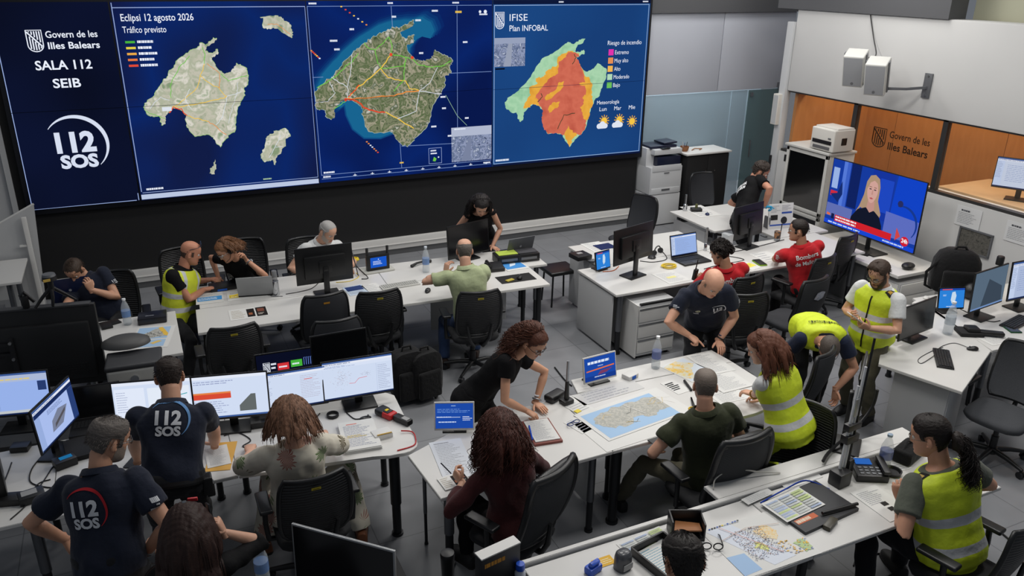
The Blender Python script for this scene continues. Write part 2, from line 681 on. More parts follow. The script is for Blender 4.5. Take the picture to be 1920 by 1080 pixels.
# traffic map
ISL = [[1.085, 3.142], [1.039, 3.148], [0.988, 3.107], [0.942, 3.068], [0.881, 3.093], [0.842, 3.04], [0.775, 3.014], [0.701, 2.974], [0.615, 2.92], [0.547, 2.833], [0.483, 2.777], [0.451, 2.707], [0.385, 2.639], [0.318, 2.559], [0.249, 2.467], [0.15, 2.4], [0.137, 2.341], [0.163, 2.255], [0.226, 2.227], [0.284, 2.236], [0.306, 2.198], [0.292, 2.162], [0.317, 2.112], [0.352, 2.146], [0.357, 2.219], [0.402, 2.266], [0.456, 2.323], [0.523, 2.312], [0.585, 2.255], [0.602, 2.205], [0.591, 2.156], [0.611, 2.055], [0.675, 1.95], [0.759, 1.957], [0.832, 1.965], [0.899, 1.922], [0.915, 1.857], [0.968, 1.789], [1.04, 1.886], [1.108, 1.945], [1.175, 1.992], [1.198, 2.092], [1.227, 2.242], [1.274, 2.34], [1.345, 2.437], [1.342, 2.524], [1.395, 2.558], [1.415, 2.681], [1.405, 2.767], [1.336, 2.806], [1.28, 2.837], [1.249, 2.773], [1.184, 2.727], [1.123, 2.712], [1.048, 2.78], [1.0, 2.877], [0.99, 2.925], [1.029, 2.924], [1.082, 2.97], [1.075, 3.018], [1.024, 2.979], [0.965, 2.973], [0.935, 3.01], [0.964, 3.056], [1.026, 3.09]]
MEN = [[1.625, 3.385], [1.659, 3.361], [1.643, 3.254], [1.695, 3.235], [1.77, 3.252], [1.841, 3.227], [1.911, 3.178], [1.993, 3.123], [2.014, 3.164], [2.009, 3.224], [1.983, 3.297], [1.925, 3.334], [1.892, 3.382], [1.821, 3.406], [1.747, 3.395]]
IBI = [[1.815, 1.98], [1.737, 1.967], [1.672, 1.958], [1.63, 1.922], [1.563, 1.887], [1.537, 1.824], [1.524, 1.746], [1.482, 1.71], [1.462, 1.632], [1.492, 1.55], [1.557, 1.558], [1.609, 1.567], [1.634, 1.497], [1.65, 1.59], [1.721, 1.651], [1.752, 1.715], [1.795, 1.752], [1.803, 1.844], [1.87, 1.866], [1.85, 1.933]]
FOR = [[0.885, 1.64], [0.855, 1.552], [0.808, 1.524], [0.796, 1.465], [0.855, 1.447], [0.883, 1.536]]


def rough_edge(P, a=.012, n=4, seed=1):
 """a coastline with small bays"""
 R = random.Random(seed)
 out = []
 for p, q in zip(P, P[1:] + P[:1]):
  for i in range(n):
   t = i / n
   k = a if i else a * .3
   out.append((p[0] + (q[0] - p[0]) * t + R.uniform(-k, k), p[1] + (q[1] - p[1]) * t + R.uniform(-k, k)))
 return out


GRN, YEL, ORA, RED = (110, 196, 70), (238, 196, 74), (232, 140, 62), (222, 74, 48)
s2 = screen('screen', -.055, 2.2, 1.19, 3.57, SEA1)
c = Canvas()
c.line([(-.04, 3.56), (-.04, 1.3)], .009, LINE).line([(-.04, 3.505), (2.19, 3.505)], .009, LINE).line([(2.19, 3.505), (2.19, 1.29)], .006, LINE)
c.line([(-.03, 1.285), (2.19, 1.285)], .007, LINE)
c.rect(-.05, 1.2, 2.195, 1.262, (186, 198, 224))
c.text('Eclipsi 12 agosto 2026', .036, 3.355, .115, WT, width=.805, bold=.008)
c.text('Tráfico previsto', .036, 3.222, .105, WT, width=.48, bold=.004)
for i, k in enumerate(((70, 176, 60), (226, 206, 70), (232, 168, 70), (226, 120, 62), (220, 74, 54))):
 z = 3.117 - i * .068
 c.rect(.045, z - .013, .15, z + .013, k).dashes(.175, z - .016, .43, z + .02, 1, WT, .8)
for P, sd in ((ISL, 3), (MEN, 4), (IBI, 5), (FOR, 6)):
 E_ = rough_edge(P, .011, 4, sd)
 c.poly([(x + .0, z) for x, z in E_], (150, 190, 120)).poly([(x * .988 + sum(p[0] for p in P) / len(P) * .012, z * .988 + sum(p[1] for p in P) / len(P) * .012) for x, z in E_], LAND1)


def warp(pts):
 """a road with small bends"""
 out = []
 for (a, b), (c2, d2) in zip(pts, pts[1:]):
  for i in range(4):
   t = i / 4
   out.append((a + (c2 - a) * t + RND.uniform(-.008, .008), b + (d2 - b) * t + RND.uniform(-.008, .008)))
 return out + [pts[-1]]


for k, w_, pts in ((YEL, .010, [(.46, 2.33), (.62, 2.42), (.78, 2.56), (.84, 2.70), (.9, 2.84)]), (YEL, .012, [(.5, 2.33), (.8, 2.36), (1.02, 2.4), (1.12, 2.43)]),
       (YEL, .010, [(.84, 2.7), (.93, 2.6), (1.03, 2.54), (1.12, 2.43)]), (RED, .016, [(.42, 2.27), (.48, 2.33), (.56, 2.30), (.62, 2.22)]),
       (YEL, .012, [(.62, 2.22), (.74, 2.17), (.86, 2.13)]), (ORA, .010, [(.86, 2.13), (.95, 2.05), (1.06, 1.95)]), ((214, 220, 228), .010, [(.95, 2.08), (1.05, 2.2), (1.12, 2.43)]),
       ((214, 220, 228), .010, [(1.12, 2.43), (1.25, 2.46), (1.3, 2.48)]), (GRN, .010, [(.46, 2.45), (.48, 2.62), (.6, 2.8), (.74, 2.94)]), (GRN, .010, [(.9, 2.84), (.92, 2.95), (.9, 3.04)]),
       (GRN, .010, [(1.08, 2.72), (1.16, 2.62), (1.3, 2.66), (1.4, 2.68)]), (ORA, .008, [(.93, 2.84), (1.06, 2.72), (1.05, 2.55), (1.03, 2.54)]), ((210, 214, 222), .010, [(.2, 2.33), (.34, 2.46), (.44, 2.42)]),
       ((210, 214, 222), .008, [(1.1, 2.1), (1.18, 2.3), (1.25, 2.46), (1.27, 2.6)]), (GRN, .009, [(.16, 2.3), (.3, 2.22), (.36, 2.2)]), ((214, 220, 228), .009, [(1.56, 1.6), (1.66, 1.75), (1.74, 1.9)]),
       ((214, 220, 228), .008, [(1.66, 1.75), (1.76, 1.74)]), (ORA, .008, [(1.7, 3.3), (1.82, 3.29), (1.98, 3.17)]), ((220, 226, 232), .008, [(.7, 2.55), (.62, 2.42), (.68, 2.3)])):
 c.line(warp(pts), w_ * .75, k)
c.rect(.34, 2.29, .45, 2.34, (220, 226, 236)).dashes(1.46, 1.2 + .11, 1.62, 1.34, 1, (170, 200, 160), .6)
c.dashes(.02, 1.31, .3, 1.345, 1, WT, .7).line([(-.05, 2.36), (2.2, 2.36)], .005, (6, 12, 34))
c.build('screen_picture', s2, MW)

# satellite map
MAL2 = [[3.65, 3.32], [3.6, 3.31], [3.53, 3.27], [3.47, 3.24], [3.41, 3.23], [3.33, 3.24], [3.25, 3.19], [3.13, 3.15], [3.05, 3.11], [2.94, 3.04], [2.86, 2.98], [2.77, 2.92], [2.69, 2.84], [2.59, 2.74], [2.49, 2.63], [2.39, 2.57], [2.29, 2.49], [2.225, 2.42], [2.23, 2.32], [2.23, 2.22], [2.28, 2.19], [2.35, 2.18], [2.35, 2.1], [2.43, 2.05], [2.47, 2.08], [2.48, 2.2], [2.55, 2.25], [2.64, 2.31], [2.71, 2.3], [2.81, 2.24], [2.88, 2.17], [2.85, 2.1], [2.88, 1.96], [2.93, 1.86], [3.04, 1.83], [3.18, 1.83], [3.28, 1.83], [3.32, 1.73], [3.41, 1.64], [3.49, 1.6], [3.57, 1.67], [3.64, 1.74], [3.77, 1.84], [3.84, 1.98], [3.89, 2.17], [3.99, 2.31], [4.08, 2.44], [4.07, 2.56], [4.17, 2.6], [4.16, 2.72], [4.2, 2.77], [4.12, 2.84], [4.03, 2.87], [3.94, 2.93], [3.91, 2.85], [3.84, 2.8], [3.75, 2.78], [3.65, 2.8], [3.55, 2.9], [3.53, 2.99], [3.59, 3.02], [3.64, 3.05], [3.63, 3.14], [3.58, 3.12], [3.53, 3.08], [3.46, 3.11], [3.44, 3.17], [3.52, 3.2], [3.62, 3.25]]
TEAL = [[2.22, 2.3], [2.22, 2.5], [2.3, 2.65], [2.47, 2.82], [2.67, 3.0], [2.87, 3.15], [3.09, 3.27], [3.28, 3.34], [3.47, 3.36], [3.65, 3.37], [3.81, 3.40], [3.94, 3.33], [3.99, 3.2], [3.93, 3.1], [3.8, 3.13], [3.72, 3.1], [3.6, 2.96], [3.56, 2.81], [3.1, 2.56], [2.53, 2.17]]
s3 = screen('screen', 2.212, 4.8, 1.2, 3.57, SEA2)
c = Canvas()
for k_, cc_ in ((1.10, (11, 40, 102)), (1.05, (12, 52, 112)), (1.0, (15, 66, 122)), (.965, (18, 82, 132)), (.935, (24, 100, 144))):
 c.poly([(max(2.225, 3.1 + (x - 3.1) * k_), min(3.49, 2.75 + (z - 2.75) * k_)) for x, z in rough_edge(TEAL, .008, 3, 8)], cc_)
 if k_ <= 1:
  c.poly([(3.0 + (x - 3.0) * k_, 2.1 + (z - 2.1) * k_) for x, z in [(2.6, 2.3), (2.62, 2.1), (2.7, 1.9), (2.86, 1.76), (3.1, 1.74), (3.3, 1.8), (2.95, 2.3)]], cc_)
for p in ([(2.22, 3.505), (4.79, 3.505)], [(2.22, 3.505), (2.24, 1.3)], [(2.24, 1.305), (4.79, 1.305)], [(2.24, 1.25), (4.79, 1.25)], [(3.33, 3.5), (3.39, 1.31)], [(4.27, 3.5), (4.25, 1.31)], [(2.22, 2.62), (2.36, 2.62)], [(4.1, 2.6), (4.79, 2.6)], [(3.4, 1.62), (4.2, 1.6)]):
 c.line(p, .007, (120, 146, 196))
E2_ = rough_edge(MAL2, .013, 4, 9)
c.poly(E2_, (178, 190, 180)).poly([(x * .992 + 3.2 * .008, z * .992 + 2.5 * .008) for x, z in E2_], LAND2)
W_ = (206, 210, 216)
for k, w_, pts in ((YEL, .018, [[2.67, 2.33], [2.82, 2.47], [2.95, 2.55], [3.15, 2.7], [3.23, 2.79], [3.3, 2.88]]), (GRN, .015, [[3.28, 3.11], [3.32, 3.0], [3.3, 2.88], [3.48, 2.85], [3.59, 2.82], [3.68, 2.74], [3.85, 2.69], [4.02, 2.7], [4.17, 2.77]]),
       (YEL, .016, [[3.15, 2.7], [3.25, 2.58], [3.38, 2.54], [3.5, 2.52], [3.55, 2.42], [3.69, 2.38]]), (ORA, .020, [[2.65, 2.32], [2.82, 2.32], [3.15, 2.33], [3.32, 2.33], [3.55, 2.38], [3.69, 2.38]]),
       (RED, .024, [[2.62, 2.31], [2.67, 2.32], [2.79, 2.29], [2.89, 2.19], [3.03, 2.13], [3.18, 2.11]]), (YEL, .018, [[3.18, 2.11], [3.36, 2.01], [3.59, 1.86]]), (W_, .016, [[3.69, 2.38], [4.02, 2.32]]), (W_, .014, [[3.36, 2.01], [3.63, 2.1], [3.69, 2.38]]),
       (GRN, .013, [[2.94, 3.04], [2.99, 2.97], [3.1, 2.95], [3.28, 3.11]]), (GRN, .013, [[3.08, 2.95], [3.12, 2.77], [3.15, 2.7], [3.48, 2.73], [3.51, 2.84]]), (W_, .014, [[2.47, 2.61], [2.56, 2.55], [2.68, 2.48], [2.67, 2.33]]),
       (GRN, .014, [[3.51, 2.84], [3.47, 2.55], [3.32, 2.39]]), (GRN, .014, [[2.27, 2.49], [2.51, 2.61], [2.68, 2.76], [2.74, 2.78], [2.85, 2.91]]), (W_, .012, [[3.97, 2.69], [3.84, 2.48], [3.69, 2.38]]),
       (RED, .018, [[2.68, 2.34], [2.76, 2.42], [2.84, 2.5]]), (GRN, .013, [[2.48, 2.2], [2.58, 2.26], [2.66, 2.31]]), (W_, .012, [[2.68, 2.48], [2.74, 2.7], [2.76, 2.9]]), (W_, .012, [[2.25, 2.3], [2.4, 2.3], [2.5, 2.4], [2.44, 2.56]])):
 c.line(warp(pts), w_ * .75, k)
for x, z in ((3.3, 2.88), (3.6, 2.83), (2.64, 2.31)):
 c.disc(x, z, .022, RED, 10)
for (x0, z0, x1, z1) in ((2.66, 3.5, 2.98, 3.27), (2.19 + .04, 2.96, 2.33, 2.86), (2.9, 1.72, 3.05, 1.56)):
 for i in range(7):
  t = i / 6
  c.rect(x0 + (x1 - x0) * t - .012, z0 + (z1 - z0) * t - .008, x0 + (x1 - x0) * t + .012, z0 + (z1 - z0) * t + .008, RND.choice([RED, ORA, WT, YEL]))
for x, z in ((2.75, 3.2), (2.48, 3.06), (2.53, 2.95), (3.9, 3.42), (4.35, 3.0), (4.0, 2.26), (4.02, 2.1), (3.85, 1.85), (4.1, 1.7), (4.37, 1.94), (3.7, 2.87), (3.33, 3.35), (3.66, 3.3)):
 c.dashes(x, z, x + .1, z + .035, 1, WT, .7)
c.line([(4.08, 2.3), (4.25, 2.0), (4.4, 1.85)], .006, (150, 190, 160))
for x in (2.24, 3.28, 4.2):
 c.dashes(x, 3.525, x + .12, 3.555, 1, WT, .7)
for i in range(9):
 c.rect(2.7 + i * .25, 1.255, 2.71 + i * .25, 1.285, WT).rect(2.68 + i * .25, 1.262, 2.73 + i * .25, 1.27, WT)
c.dashes(2.27, 1.32, 2.5, 1.355, 1, WT, .7).dashes(2.26, 1.262, 2.42, 1.295, 1, WT, .7).dashes(4.66, 1.26, 4.78, 1.29, 1, WT, .7)
c.rect(4.155, 1.325, 4.79, 1.83, AERIAL).rect(4.155, 1.7, 4.79, 1.83, (176, 184, 206)).poly([(4.3, 1.33), (4.45, 1.33), (4.47, 1.7), (4.44, 1.7)], (120, 130, 158)).dashes(4.2, 1.79, 4.4, 1.82, 1, WT, .6)
c.frame(3.8, 1.33, 4.0, 1.56, .006, LINE).dashes(3.83, 1.46, 3.97, 1.54, 2, WT, .5).poly([(3.86, 1.37), (3.9, 1.36), (3.92, 1.4), (3.88, 1.43)], GRN).disc(3.95, 1.42, .012, WT, 8)
c.disc(4.61, 3.42, .02, WT, 8).disc(4.69, 3.42, .025, WT, 8).dashes(4.6, 3.37, 4.76, 3.4, 1, WT, .7).dashes(4.24, 3.4, 4.34, 3.44, 1, YEL, .7).dashes(3.36, 1.37, 3.45, 1.40, 1, YEL, .7)
c.line([(2.21, 2.3), (4.8, 2.36)], .005, (5, 12, 40))
c.build('screen_picture', s3, MW)

# fire risk map
MAL3 = [[6.33, 3.02], [6.27, 3.02], [6.18, 2.98], [6.12, 2.95], [6.03, 2.98], [5.93, 2.92], [5.84, 2.86], [5.74, 2.81], [5.61, 2.76], [5.53, 2.66], [5.48, 2.58], [5.4, 2.47], [5.29, 2.37], [5.2, 2.29], [5.07, 2.22], [5.01, 2.15], [5.02, 2.07], [5.12, 1.99], [5.2, 1.99], [5.22, 1.9], [5.27, 1.84], [5.31, 1.87], [5.32, 1.98], [5.4, 2.05], [5.48, 2.1], [5.56, 2.07], [5.65, 1.99], [5.63, 1.87], [5.67, 1.72], [5.74, 1.63], [5.88, 1.64], [6.0, 1.6], [6.04, 1.51], [6.13, 1.4], [6.22, 1.51], [6.32, 1.58], [6.39, 1.65], [6.43, 1.79], [6.48, 1.97], [6.56, 2.13], [6.63, 2.17], [6.64, 2.26], [6.72, 2.41], [6.73, 2.56], [6.63, 2.62], [6.56, 2.66], [6.5, 2.58], [6.39, 2.54], [6.32, 2.56], [6.23, 2.68], [6.19, 2.75], [6.24, 2.77], [6.33, 2.81], [6.31, 2.86], [6.22, 2.83], [6.16, 2.85], [6.19, 2.92], [6.27, 2.95]]
ORR = [[6.04, 2.85], [5.87, 2.77], [5.87, 2.66], [5.68, 2.57], [5.65, 2.5], [5.5, 2.47], [5.54, 2.39], [5.41, 2.35], [5.43, 2.23], [5.33, 2.11], [5.3, 2.03], [5.4, 2.05], [5.48, 2.1], [5.56, 2.07], [5.65, 1.99], [5.74, 1.86], [6.04, 1.57], [6.13, 1.4], [6.18, 1.53], [6.27, 1.61], [6.37, 1.67], [6.38, 1.79], [6.45, 1.82], [6.46, 1.94], [6.52, 2.06], [6.48, 2.18], [6.48, 2.36], [6.43, 2.45], [6.36, 2.46], [6.33, 2.5], [6.23, 2.68], [6.19, 2.75], [6.23, 2.81]]
REDP = [[6.05, 2.84], [5.99, 2.76], [5.88, 2.68], [5.88, 2.53], [5.75, 2.47], [5.62, 2.34], [5.51, 2.2], [5.54, 2.17], [5.58, 2.08], [5.65, 1.99], [5.63, 1.87], [5.67, 1.72], [5.74, 1.63], [5.88, 1.64], [6.02, 1.6], [6.09, 1.74], [6.18, 1.62], [6.32, 1.58], [6.39, 1.65], [6.41, 1.78], [6.33, 1.89], [6.29, 2.01], [6.35, 2.05], [6.32, 2.16], [6.38, 2.19], [6.36, 2.34], [6.27, 2.34], [6.26, 2.38], [6.35, 2.37], [6.33, 2.49], [6.23, 2.68], [6.19, 2.75], [6.24, 2.77], [6.17, 2.83]]
s4 = screen('screen', 4.815, 7.45, 1.2, 3.57, SEA3)
c = Canvas()
c.frame(4.83, 1.235, 7.43, 3.505, .009, (150, 180, 220)).rect(4.815, 1.2, 7.45, 1.23, (14, 24, 56)).rect(4.815, 3.515, 7.45, 3.57, (14, 24, 56))
shield(c, 4.85, 3.185, .135, .225, WT)
c.text('IFISE', 5.07, 3.290, .135, WT, width=.285)
c.text('Plan INFOBAL', 5.07, 3.150, .115, WT, width=.620, bold=.004)
c.rect(4.83, 2.66, 5.325, 3.06, AERIAL).poly([(4.98, 2.66), (5.1, 2.66), (5.12, 3.0), (5.06, 3.0)], (150, 158, 178)).rect(4.85, 2.62, 5.0, 2.64, (10, 14, 26)).rect(4.83, 2.98, 5.325, 3.06, (150, 160, 186))
G3 = noise_mat('moderate_risk_screen', [(138, 190, 150), (170, 212, 174), (150, 200, 160)], 6, True, detail=8)
O3 = noise_mat('high_risk_screen', [(216, 152, 54), (232, 172, 66), (222, 160, 60)], 6, True, detail=8)
R3 = noise_mat('very_high_risk_screen', [(188, 88, 70), (208, 108, 86), (198, 98, 78)], 5, True, detail=9)
c.poly(rough_edge(MAL3, .010, 4, 11), G3)
c.poly(rough_edge(ORR, .014, 5, 12), O3)
c.poly(rough_edge(REDP, .014, 5, 13), R3)
for P in ([[5.89, 2.39], [5.99, 2.41], [5.97, 2.32], [5.79, 2.17], [5.68, 2.14], [5.67, 2.19], [5.76, 2.26], [5.86, 2.3]], [[5.8, 2.1], [5.93, 2.11], [5.9, 2.03], [5.83, 2.0], [5.75, 1.95], [5.73, 2.02]]):
 c.poly(rough_edge(P, .012, 4, 14), O3)
for pts in ([(5.55, 2.12), (5.62, 2.2), (5.6, 2.25)], [(6.12, 2.66), (6.18, 2.76), (6.14, 2.8)], [(5.9, 1.7), (6.0, 1.9), (6.2, 1.92)]):
 c.line(warp(pts), .012, (70, 66, 46))
c.text('Riesgo de incendio', 6.722, 2.918, .092, WT, width=.61)
for i, (k, t, wd) in enumerate((((222, 52, 170), 'Extremo', .25), ((226, 142, 84), 'Muy alto', .25), ((240, 182, 84), 'Alto', .115), ((176, 216, 184), 'Moderado', .285), ((108, 190, 92), 'Bajo', .125))):
 z = 2.765 - i * .123
 c.rect(6.745, z, 6.835, z + .09, k).text(t, 6.86, z + .012, .088, WT, width=wd)
c.text('Meteorología', 6.585, 2.030, .085, WT, width=.405)
for t, x, wd in (('Lun', 6.635, .13), ('Mar', 6.905, .13), ('Mie', 7.175, .12)):
 c.text(t, x, 1.925, .09, WT, width=wd)
for x, z, cl in ((6.70, 1.73, 1), (6.98, 1.73, 1), (7.25, 1.73, 0)):
 cx, cz = (x + .03, z + .04) if cl else (x, z)
 for k in range(12):
  a = 2 * pi * k / 12
  c.line([(cx + .06 * cos(a), cz + .06 * sin(a)), (cx + .095 * cos(a), cz + .095 * sin(a))], .014, (236, 176, 50))
 c.disc(cx, cz, .055, (244, 196, 70))
 if cl:
  for dx, dz, r in ((-.06, -.04, .042), (0, -.02, .055), (.06, -.04, .04)):
   c.disc(x + dx, z + dz, r, (222, 228, 240), 14)
  c.rect(x - .06, z - .08, x + .06, z - .04, (222, 228, 240))
c.dashes(4.86, 1.27, 5.1, 1.31, 1, WT, .7).dashes(5.85, 3.53, 5.97, 3.556, 1, WT, .7).dashes(7.3, 3.53, 7.42, 3.556, 1, WT, .7)
c.line([(4.82, 2.34), (7.45, 2.36)], .005, (12, 30, 66))
c.build('screen_picture', s4, MW)
# ------------------------------------------------------------------ furniture builders
DH = .75          # desk height
EDGE = mat('desk_edge', (150, 150, 150), .5)
CHROME = mat('chrome', (190, 192, 196), .15, 1)
DARKLEG = mat('dark_leg', (34, 35, 38), .4, .3)
LEGGREY = mat('grey_leg', (104, 106, 110), .3, .75)
DESKTOP = mat('desk_top_white', (206, 205, 202), .4, vary=.025, vscale=4)
PANELW = mat('side_panel_white', (182, 183, 184), .5, vary=.02)


def desk(name, label, poly, legs, group=None, panels=(), top=DH, thick=.027, leg_mat=None, cat='desk', top_mat=None):
 """a desk whose top is the outline poly; legs = (x, y, radius); panels = (x0, y0, x1, y1, z0, z1)"""
 cx = sum(p[0] for p in poly) / len(poly)
 cy = sum(p[1] for p in poly) / len(poly)
 t = thing(name, label, cat, (cx, cy, 0), 0, group)
 b = MB().prism([(x - cx, y - cy) for x, y in poly], top - thick, top)
 hz = [e for e in b.bm.edges if abs(e.verts[0].co.z - e.verts[1].co.z) < 1e-6]
 bmesh.ops.bevel(b.bm, geom=hz, offset=.003, segments=2, affect='EDGES')
 b.build('desk_top', top_mat or DESKTOP, t, 30)
 for x, y, r in legs:
  lg = MB().cyl((x - cx, y - cy, .28), (x - cx, y - cy, top - thick), r).build('leg', leg_mat or LEGGREY, t)
  MB().cyl((x - cx, y - cy, .0), (x - cx, y - cy, .28), r * .82).cyl((x - cx, y - cy, .0), (x - cx, y - cy, .02), r * 1.1).build('leg_foot', DARKLEG, lg)
 for x0, y0, x1, y1, z0, z1 in panels:
  a, c = V3((x0 - cx, y0 - cy, 0)), V3((x1 - cx, y1 - cy, 0))
  d = c - a
  MB().box((0, 0, (z0 + z1) / 2), (d.length, .02, z1 - z0), m=T(*((a + c) / 2)) @ RZ(atan2(d.y, d.x)), bev=.003).build('side_panel', PANELW, t)
 return t


def rect_poly(x0, y0, x1, y1, rz=0, o=(0, 0)):
 P = [(x0, y0), (x1, y0), (x1, y1), (x0, y1)]
 return [(o[0] + x * cos(rz) - y * sin(rz), o[1] + x * sin(rz) + y * cos(rz)) for x, y in P]


def back_material(ribs=True, c=(27, 28, 31)):
 nm = 'chair_mesh_ribbed' if ribs else 'chair_fabric_grey'
 if nm in MATS:
  return MATS[nm]
 m, nt, b = _new(nm)
 tc = nt.nodes.new('ShaderNodeTexCoord')
 w = nt.nodes.new('ShaderNodeTexWave')
 w.bands_direction = 'Z'
 w.inputs['Scale'].default_value = 16 if ribs else 55
 w.inputs['Distortion'].default_value = 2.0 if ribs else .6
 w.inputs['Detail'].default_value = 2
 nt.links.new(tc.outputs['Object'], w.inputs['Vector'])
 r = nt.nodes.new('ShaderNodeValToRGB')
 r.color_ramp.elements[0].color = lin((10, 10, 11) if ribs else (40, 42, 45))
 r.color_ramp.elements[1].color = lin((46, 47, 50) if ribs else (58, 60, 64))
 r.color_ramp.elements[0].position = .4
 nt.links.new(w.outputs['Fac'], r.inputs[0])
 nt.links.new(r.outputs[0], b.inputs['Base Color'])
 bp = nt.nodes.new('ShaderNodeBump')
 bp.inputs['Strength'].default_value = .5
 bp.inputs['Distance'].default_value = .01
 nt.links.new(w.outputs['Fac'], bp.inputs['Height'])
 nt.links.new(bp.outputs['Normal'], b.inputs['Normal'])
 b.inputs['Roughness'].default_value = .45 if ribs else .8
 MATS[nm] = m
 return m


FABRIC = mat('black_chair_fabric', (26, 27, 30), .85, vary=.25, vscale=90, bump=.15, bscale=300)
GFABRIC = mat('grey_chair_fabric', (62, 64, 68), .9, vary=.2, vscale=120, bump=.15, bscale=300)
CPLASTIC = mat('chair_plastic', (22, 23, 25), .38)


def back_pt(u, v, w, h, z0, lean, dish, round_=.16):
 """a point of a chair back: u across (-1..1), v up (0..1)"""
 k = 1 - round_ * (abs(2 * v - 1) ** 7)
 ww = w * k * (.94 + .06 * sin(pi * min(1, v * 1.1)))
 return V3((u * ww / 2, -.235 - lean * v + dish * u * u - .035 * sin(pi * v * .9), z0 + h * v))


def chair(label, style='mesh', group=None, fabric=None, arms=True, tagc=None, w=.46, h=.5, z0=.52):
 """office swivel chair; the sitter faces +y"""
 t = thing('office_chair', label, 'chair', (0, 0, 0), 0, group)
 fab = fabric or FABRIC
 # seat
 S = []
 for k, (sz, ins) in enumerate(((.415, .05), (.42, .012), (.45, 0), (.475, .008), (.488, .05), (.490, .12))):
  S.append([V3((max(-1, min(1, 1.25 * cos(a))) * (.245 - ins), max(-1, min(1, 1.2 * sin(a))) * (.235 - ins) + .01, sz - .02 * max(0, sin(a)) ** 3)) for a in [2 * pi * i / 36 for i in range(36)]])
 MB().rings(S).build('seat', fab, t, 60)
 # back
 lean, dish = (.09, .05) if style != 'high' else (.12, .045)
 f = lambda u, v, off=0: back_pt(u, v, w, h, z0, lean, dish) + V3((0, off, 0))
 nu, nv = 12, 16
 th = .012 if style != 'plain' else .05
 grid = lambda off, sh: [[f((-1 + 2 * i / nu) * sh, .5 + (j / nv - .5) * sh, off) for i in range(nu + 1)] for j in range(nv + 1)]
 b = MB()
 for off, sh in ((th / 2, .97), (-th / 2, .97)):
  G = grid(off, sh)
  vs = [[b.bm.verts.new(p) for p in r] for r in G]
  for j in range(nv):
   for i in range(nu):
    b.bm.faces.new((vs[j][i], vs[j][i + 1], vs[j + 1][i + 1], vs[j + 1][i]))
  if off > 0:
   A = vs
 for j in range(nv):
  for i in (0, nu):
   b.bm.faces.new((A[j][i], A[j + 1][i], vs[j + 1][i], vs[j][i]))
 for i in range(nu):
  for j in (0, nv):
   b.bm.faces.new((A[j][i], A[j][i + 1], vs[j][i + 1], vs[j][i]))
 bk = b.build('backrest', {'mesh': back_material(True), 'high': back_material(False), 'plain': fab}[style], t, 50)
 per = [f(-1 + 2 * i / 14, 1) for i in range(15)] + [f(1, 1 - i / 14) for i in range(1, 15)] + [f(1 - 2 * i / 14, 0) for i in range(1, 15)] + [f(-1, i / 14) for i in range(1, 14)]
 per = per + per[:2]
 rr = {'mesh': .017, 'high': .024, 'plain': .02}[style]
 MB().tube(per, rr, 8, False).build('back_frame', CPLASTIC, bk, 60)
 if style == 'high':
  MB().tube([f(-.93, .93, .02), f(-.5, .985, .03), f(.5, .985, .03), f(.93, .93, .02)], .03, 10).build('head_pad', CPLASTIC, bk, 60)
 if tagc:
  c = Canvas(emit=False)
  c.rect(-.03, 0, .03, .022, tagc).rect(-.02, .006, .02, .01, (60, 50, 20))
  p = f(0, .86, -th / 2 - .004)
  c.build('tag_sticker', bk, basis(p, (1, 0, 0), (0, -lean, h)), .001)
 # support
 b = MB()
 for s in ((-1, 1) if style == 'mesh' else (0,)):
  b.tube([(s * .02, -.1, .40), (s * .05, -.24, .40), (s * .10, -.29, .50), (s * .13, f(.5, .3).y - .02, .66)], [.022, .022, .02, .014], 8)
 b.box((0, -.05, .395), (.22, .28, .04), bev=.01)
 b.build('back_support', CPLASTIC, t, 60)
 if arms:
  for s in (-1, 1):
   a = MB().tube([(s * .2, .0, .40), (s * .285, -.01, .42), (s * .295, -.02, .55), (s * .29, -.01, .665)], [.018, .02, .018, .02], 8)
   a = a.build('armrest', CPLASTIC, t, 60)
   MB().box((s * .288, .03, .682), (.085, .25, .03), bev=.014, seg=3).build('arm_pad', CPLASTIC, a, 60)
 MB().cyl((0, 0, .09), (0, 0, .24), .03).cyl((0, 0, .24), (0, 0, .40), .022).build('gas_column', CPLASTIC, t)
 b = MB().cyl((0, 0, .07), (0, 0, .13), .045, .04)
 for k in range(5):
  a = 2 * pi * k / 5 + .3
  b.tube([(.03 * cos(a), .03 * sin(a), .105), (.16 * cos(a), .16 * sin(a), .10), (.31 * cos(a), .31 * sin(a), .075)], [.026, .022, .016], 8)
 b.build('star_base', CPLASTIC, t, 50)
 for k in range(5):
  a = 2 * pi * k / 5 + .3
  x, y = .305 * cos(a), .305 * sin(a)
  q = V3((-sin(a), cos(a), 0))
  b = MB()
  for s in (-1, 1):
   p = V3((x, y, .03)) + q * s * .014
   b.cyl(p - q * .010, p + q * .010, .03, n=14)
  b.cyl((x, y, .05), (x, y, .08), .008)
  b.build('caster', DARKLEG, t)
 return t


# ------------------------------------------------------------------ electronics builders
SCREEN_OFF = mat('screen_off', (14, 15, 18), .18, spec=.6)
BEZEL = mat('monitor_bezel', (16, 17, 19), .4)
SILVER = mat('silver_plastic', (150, 152, 154), .35, .4)


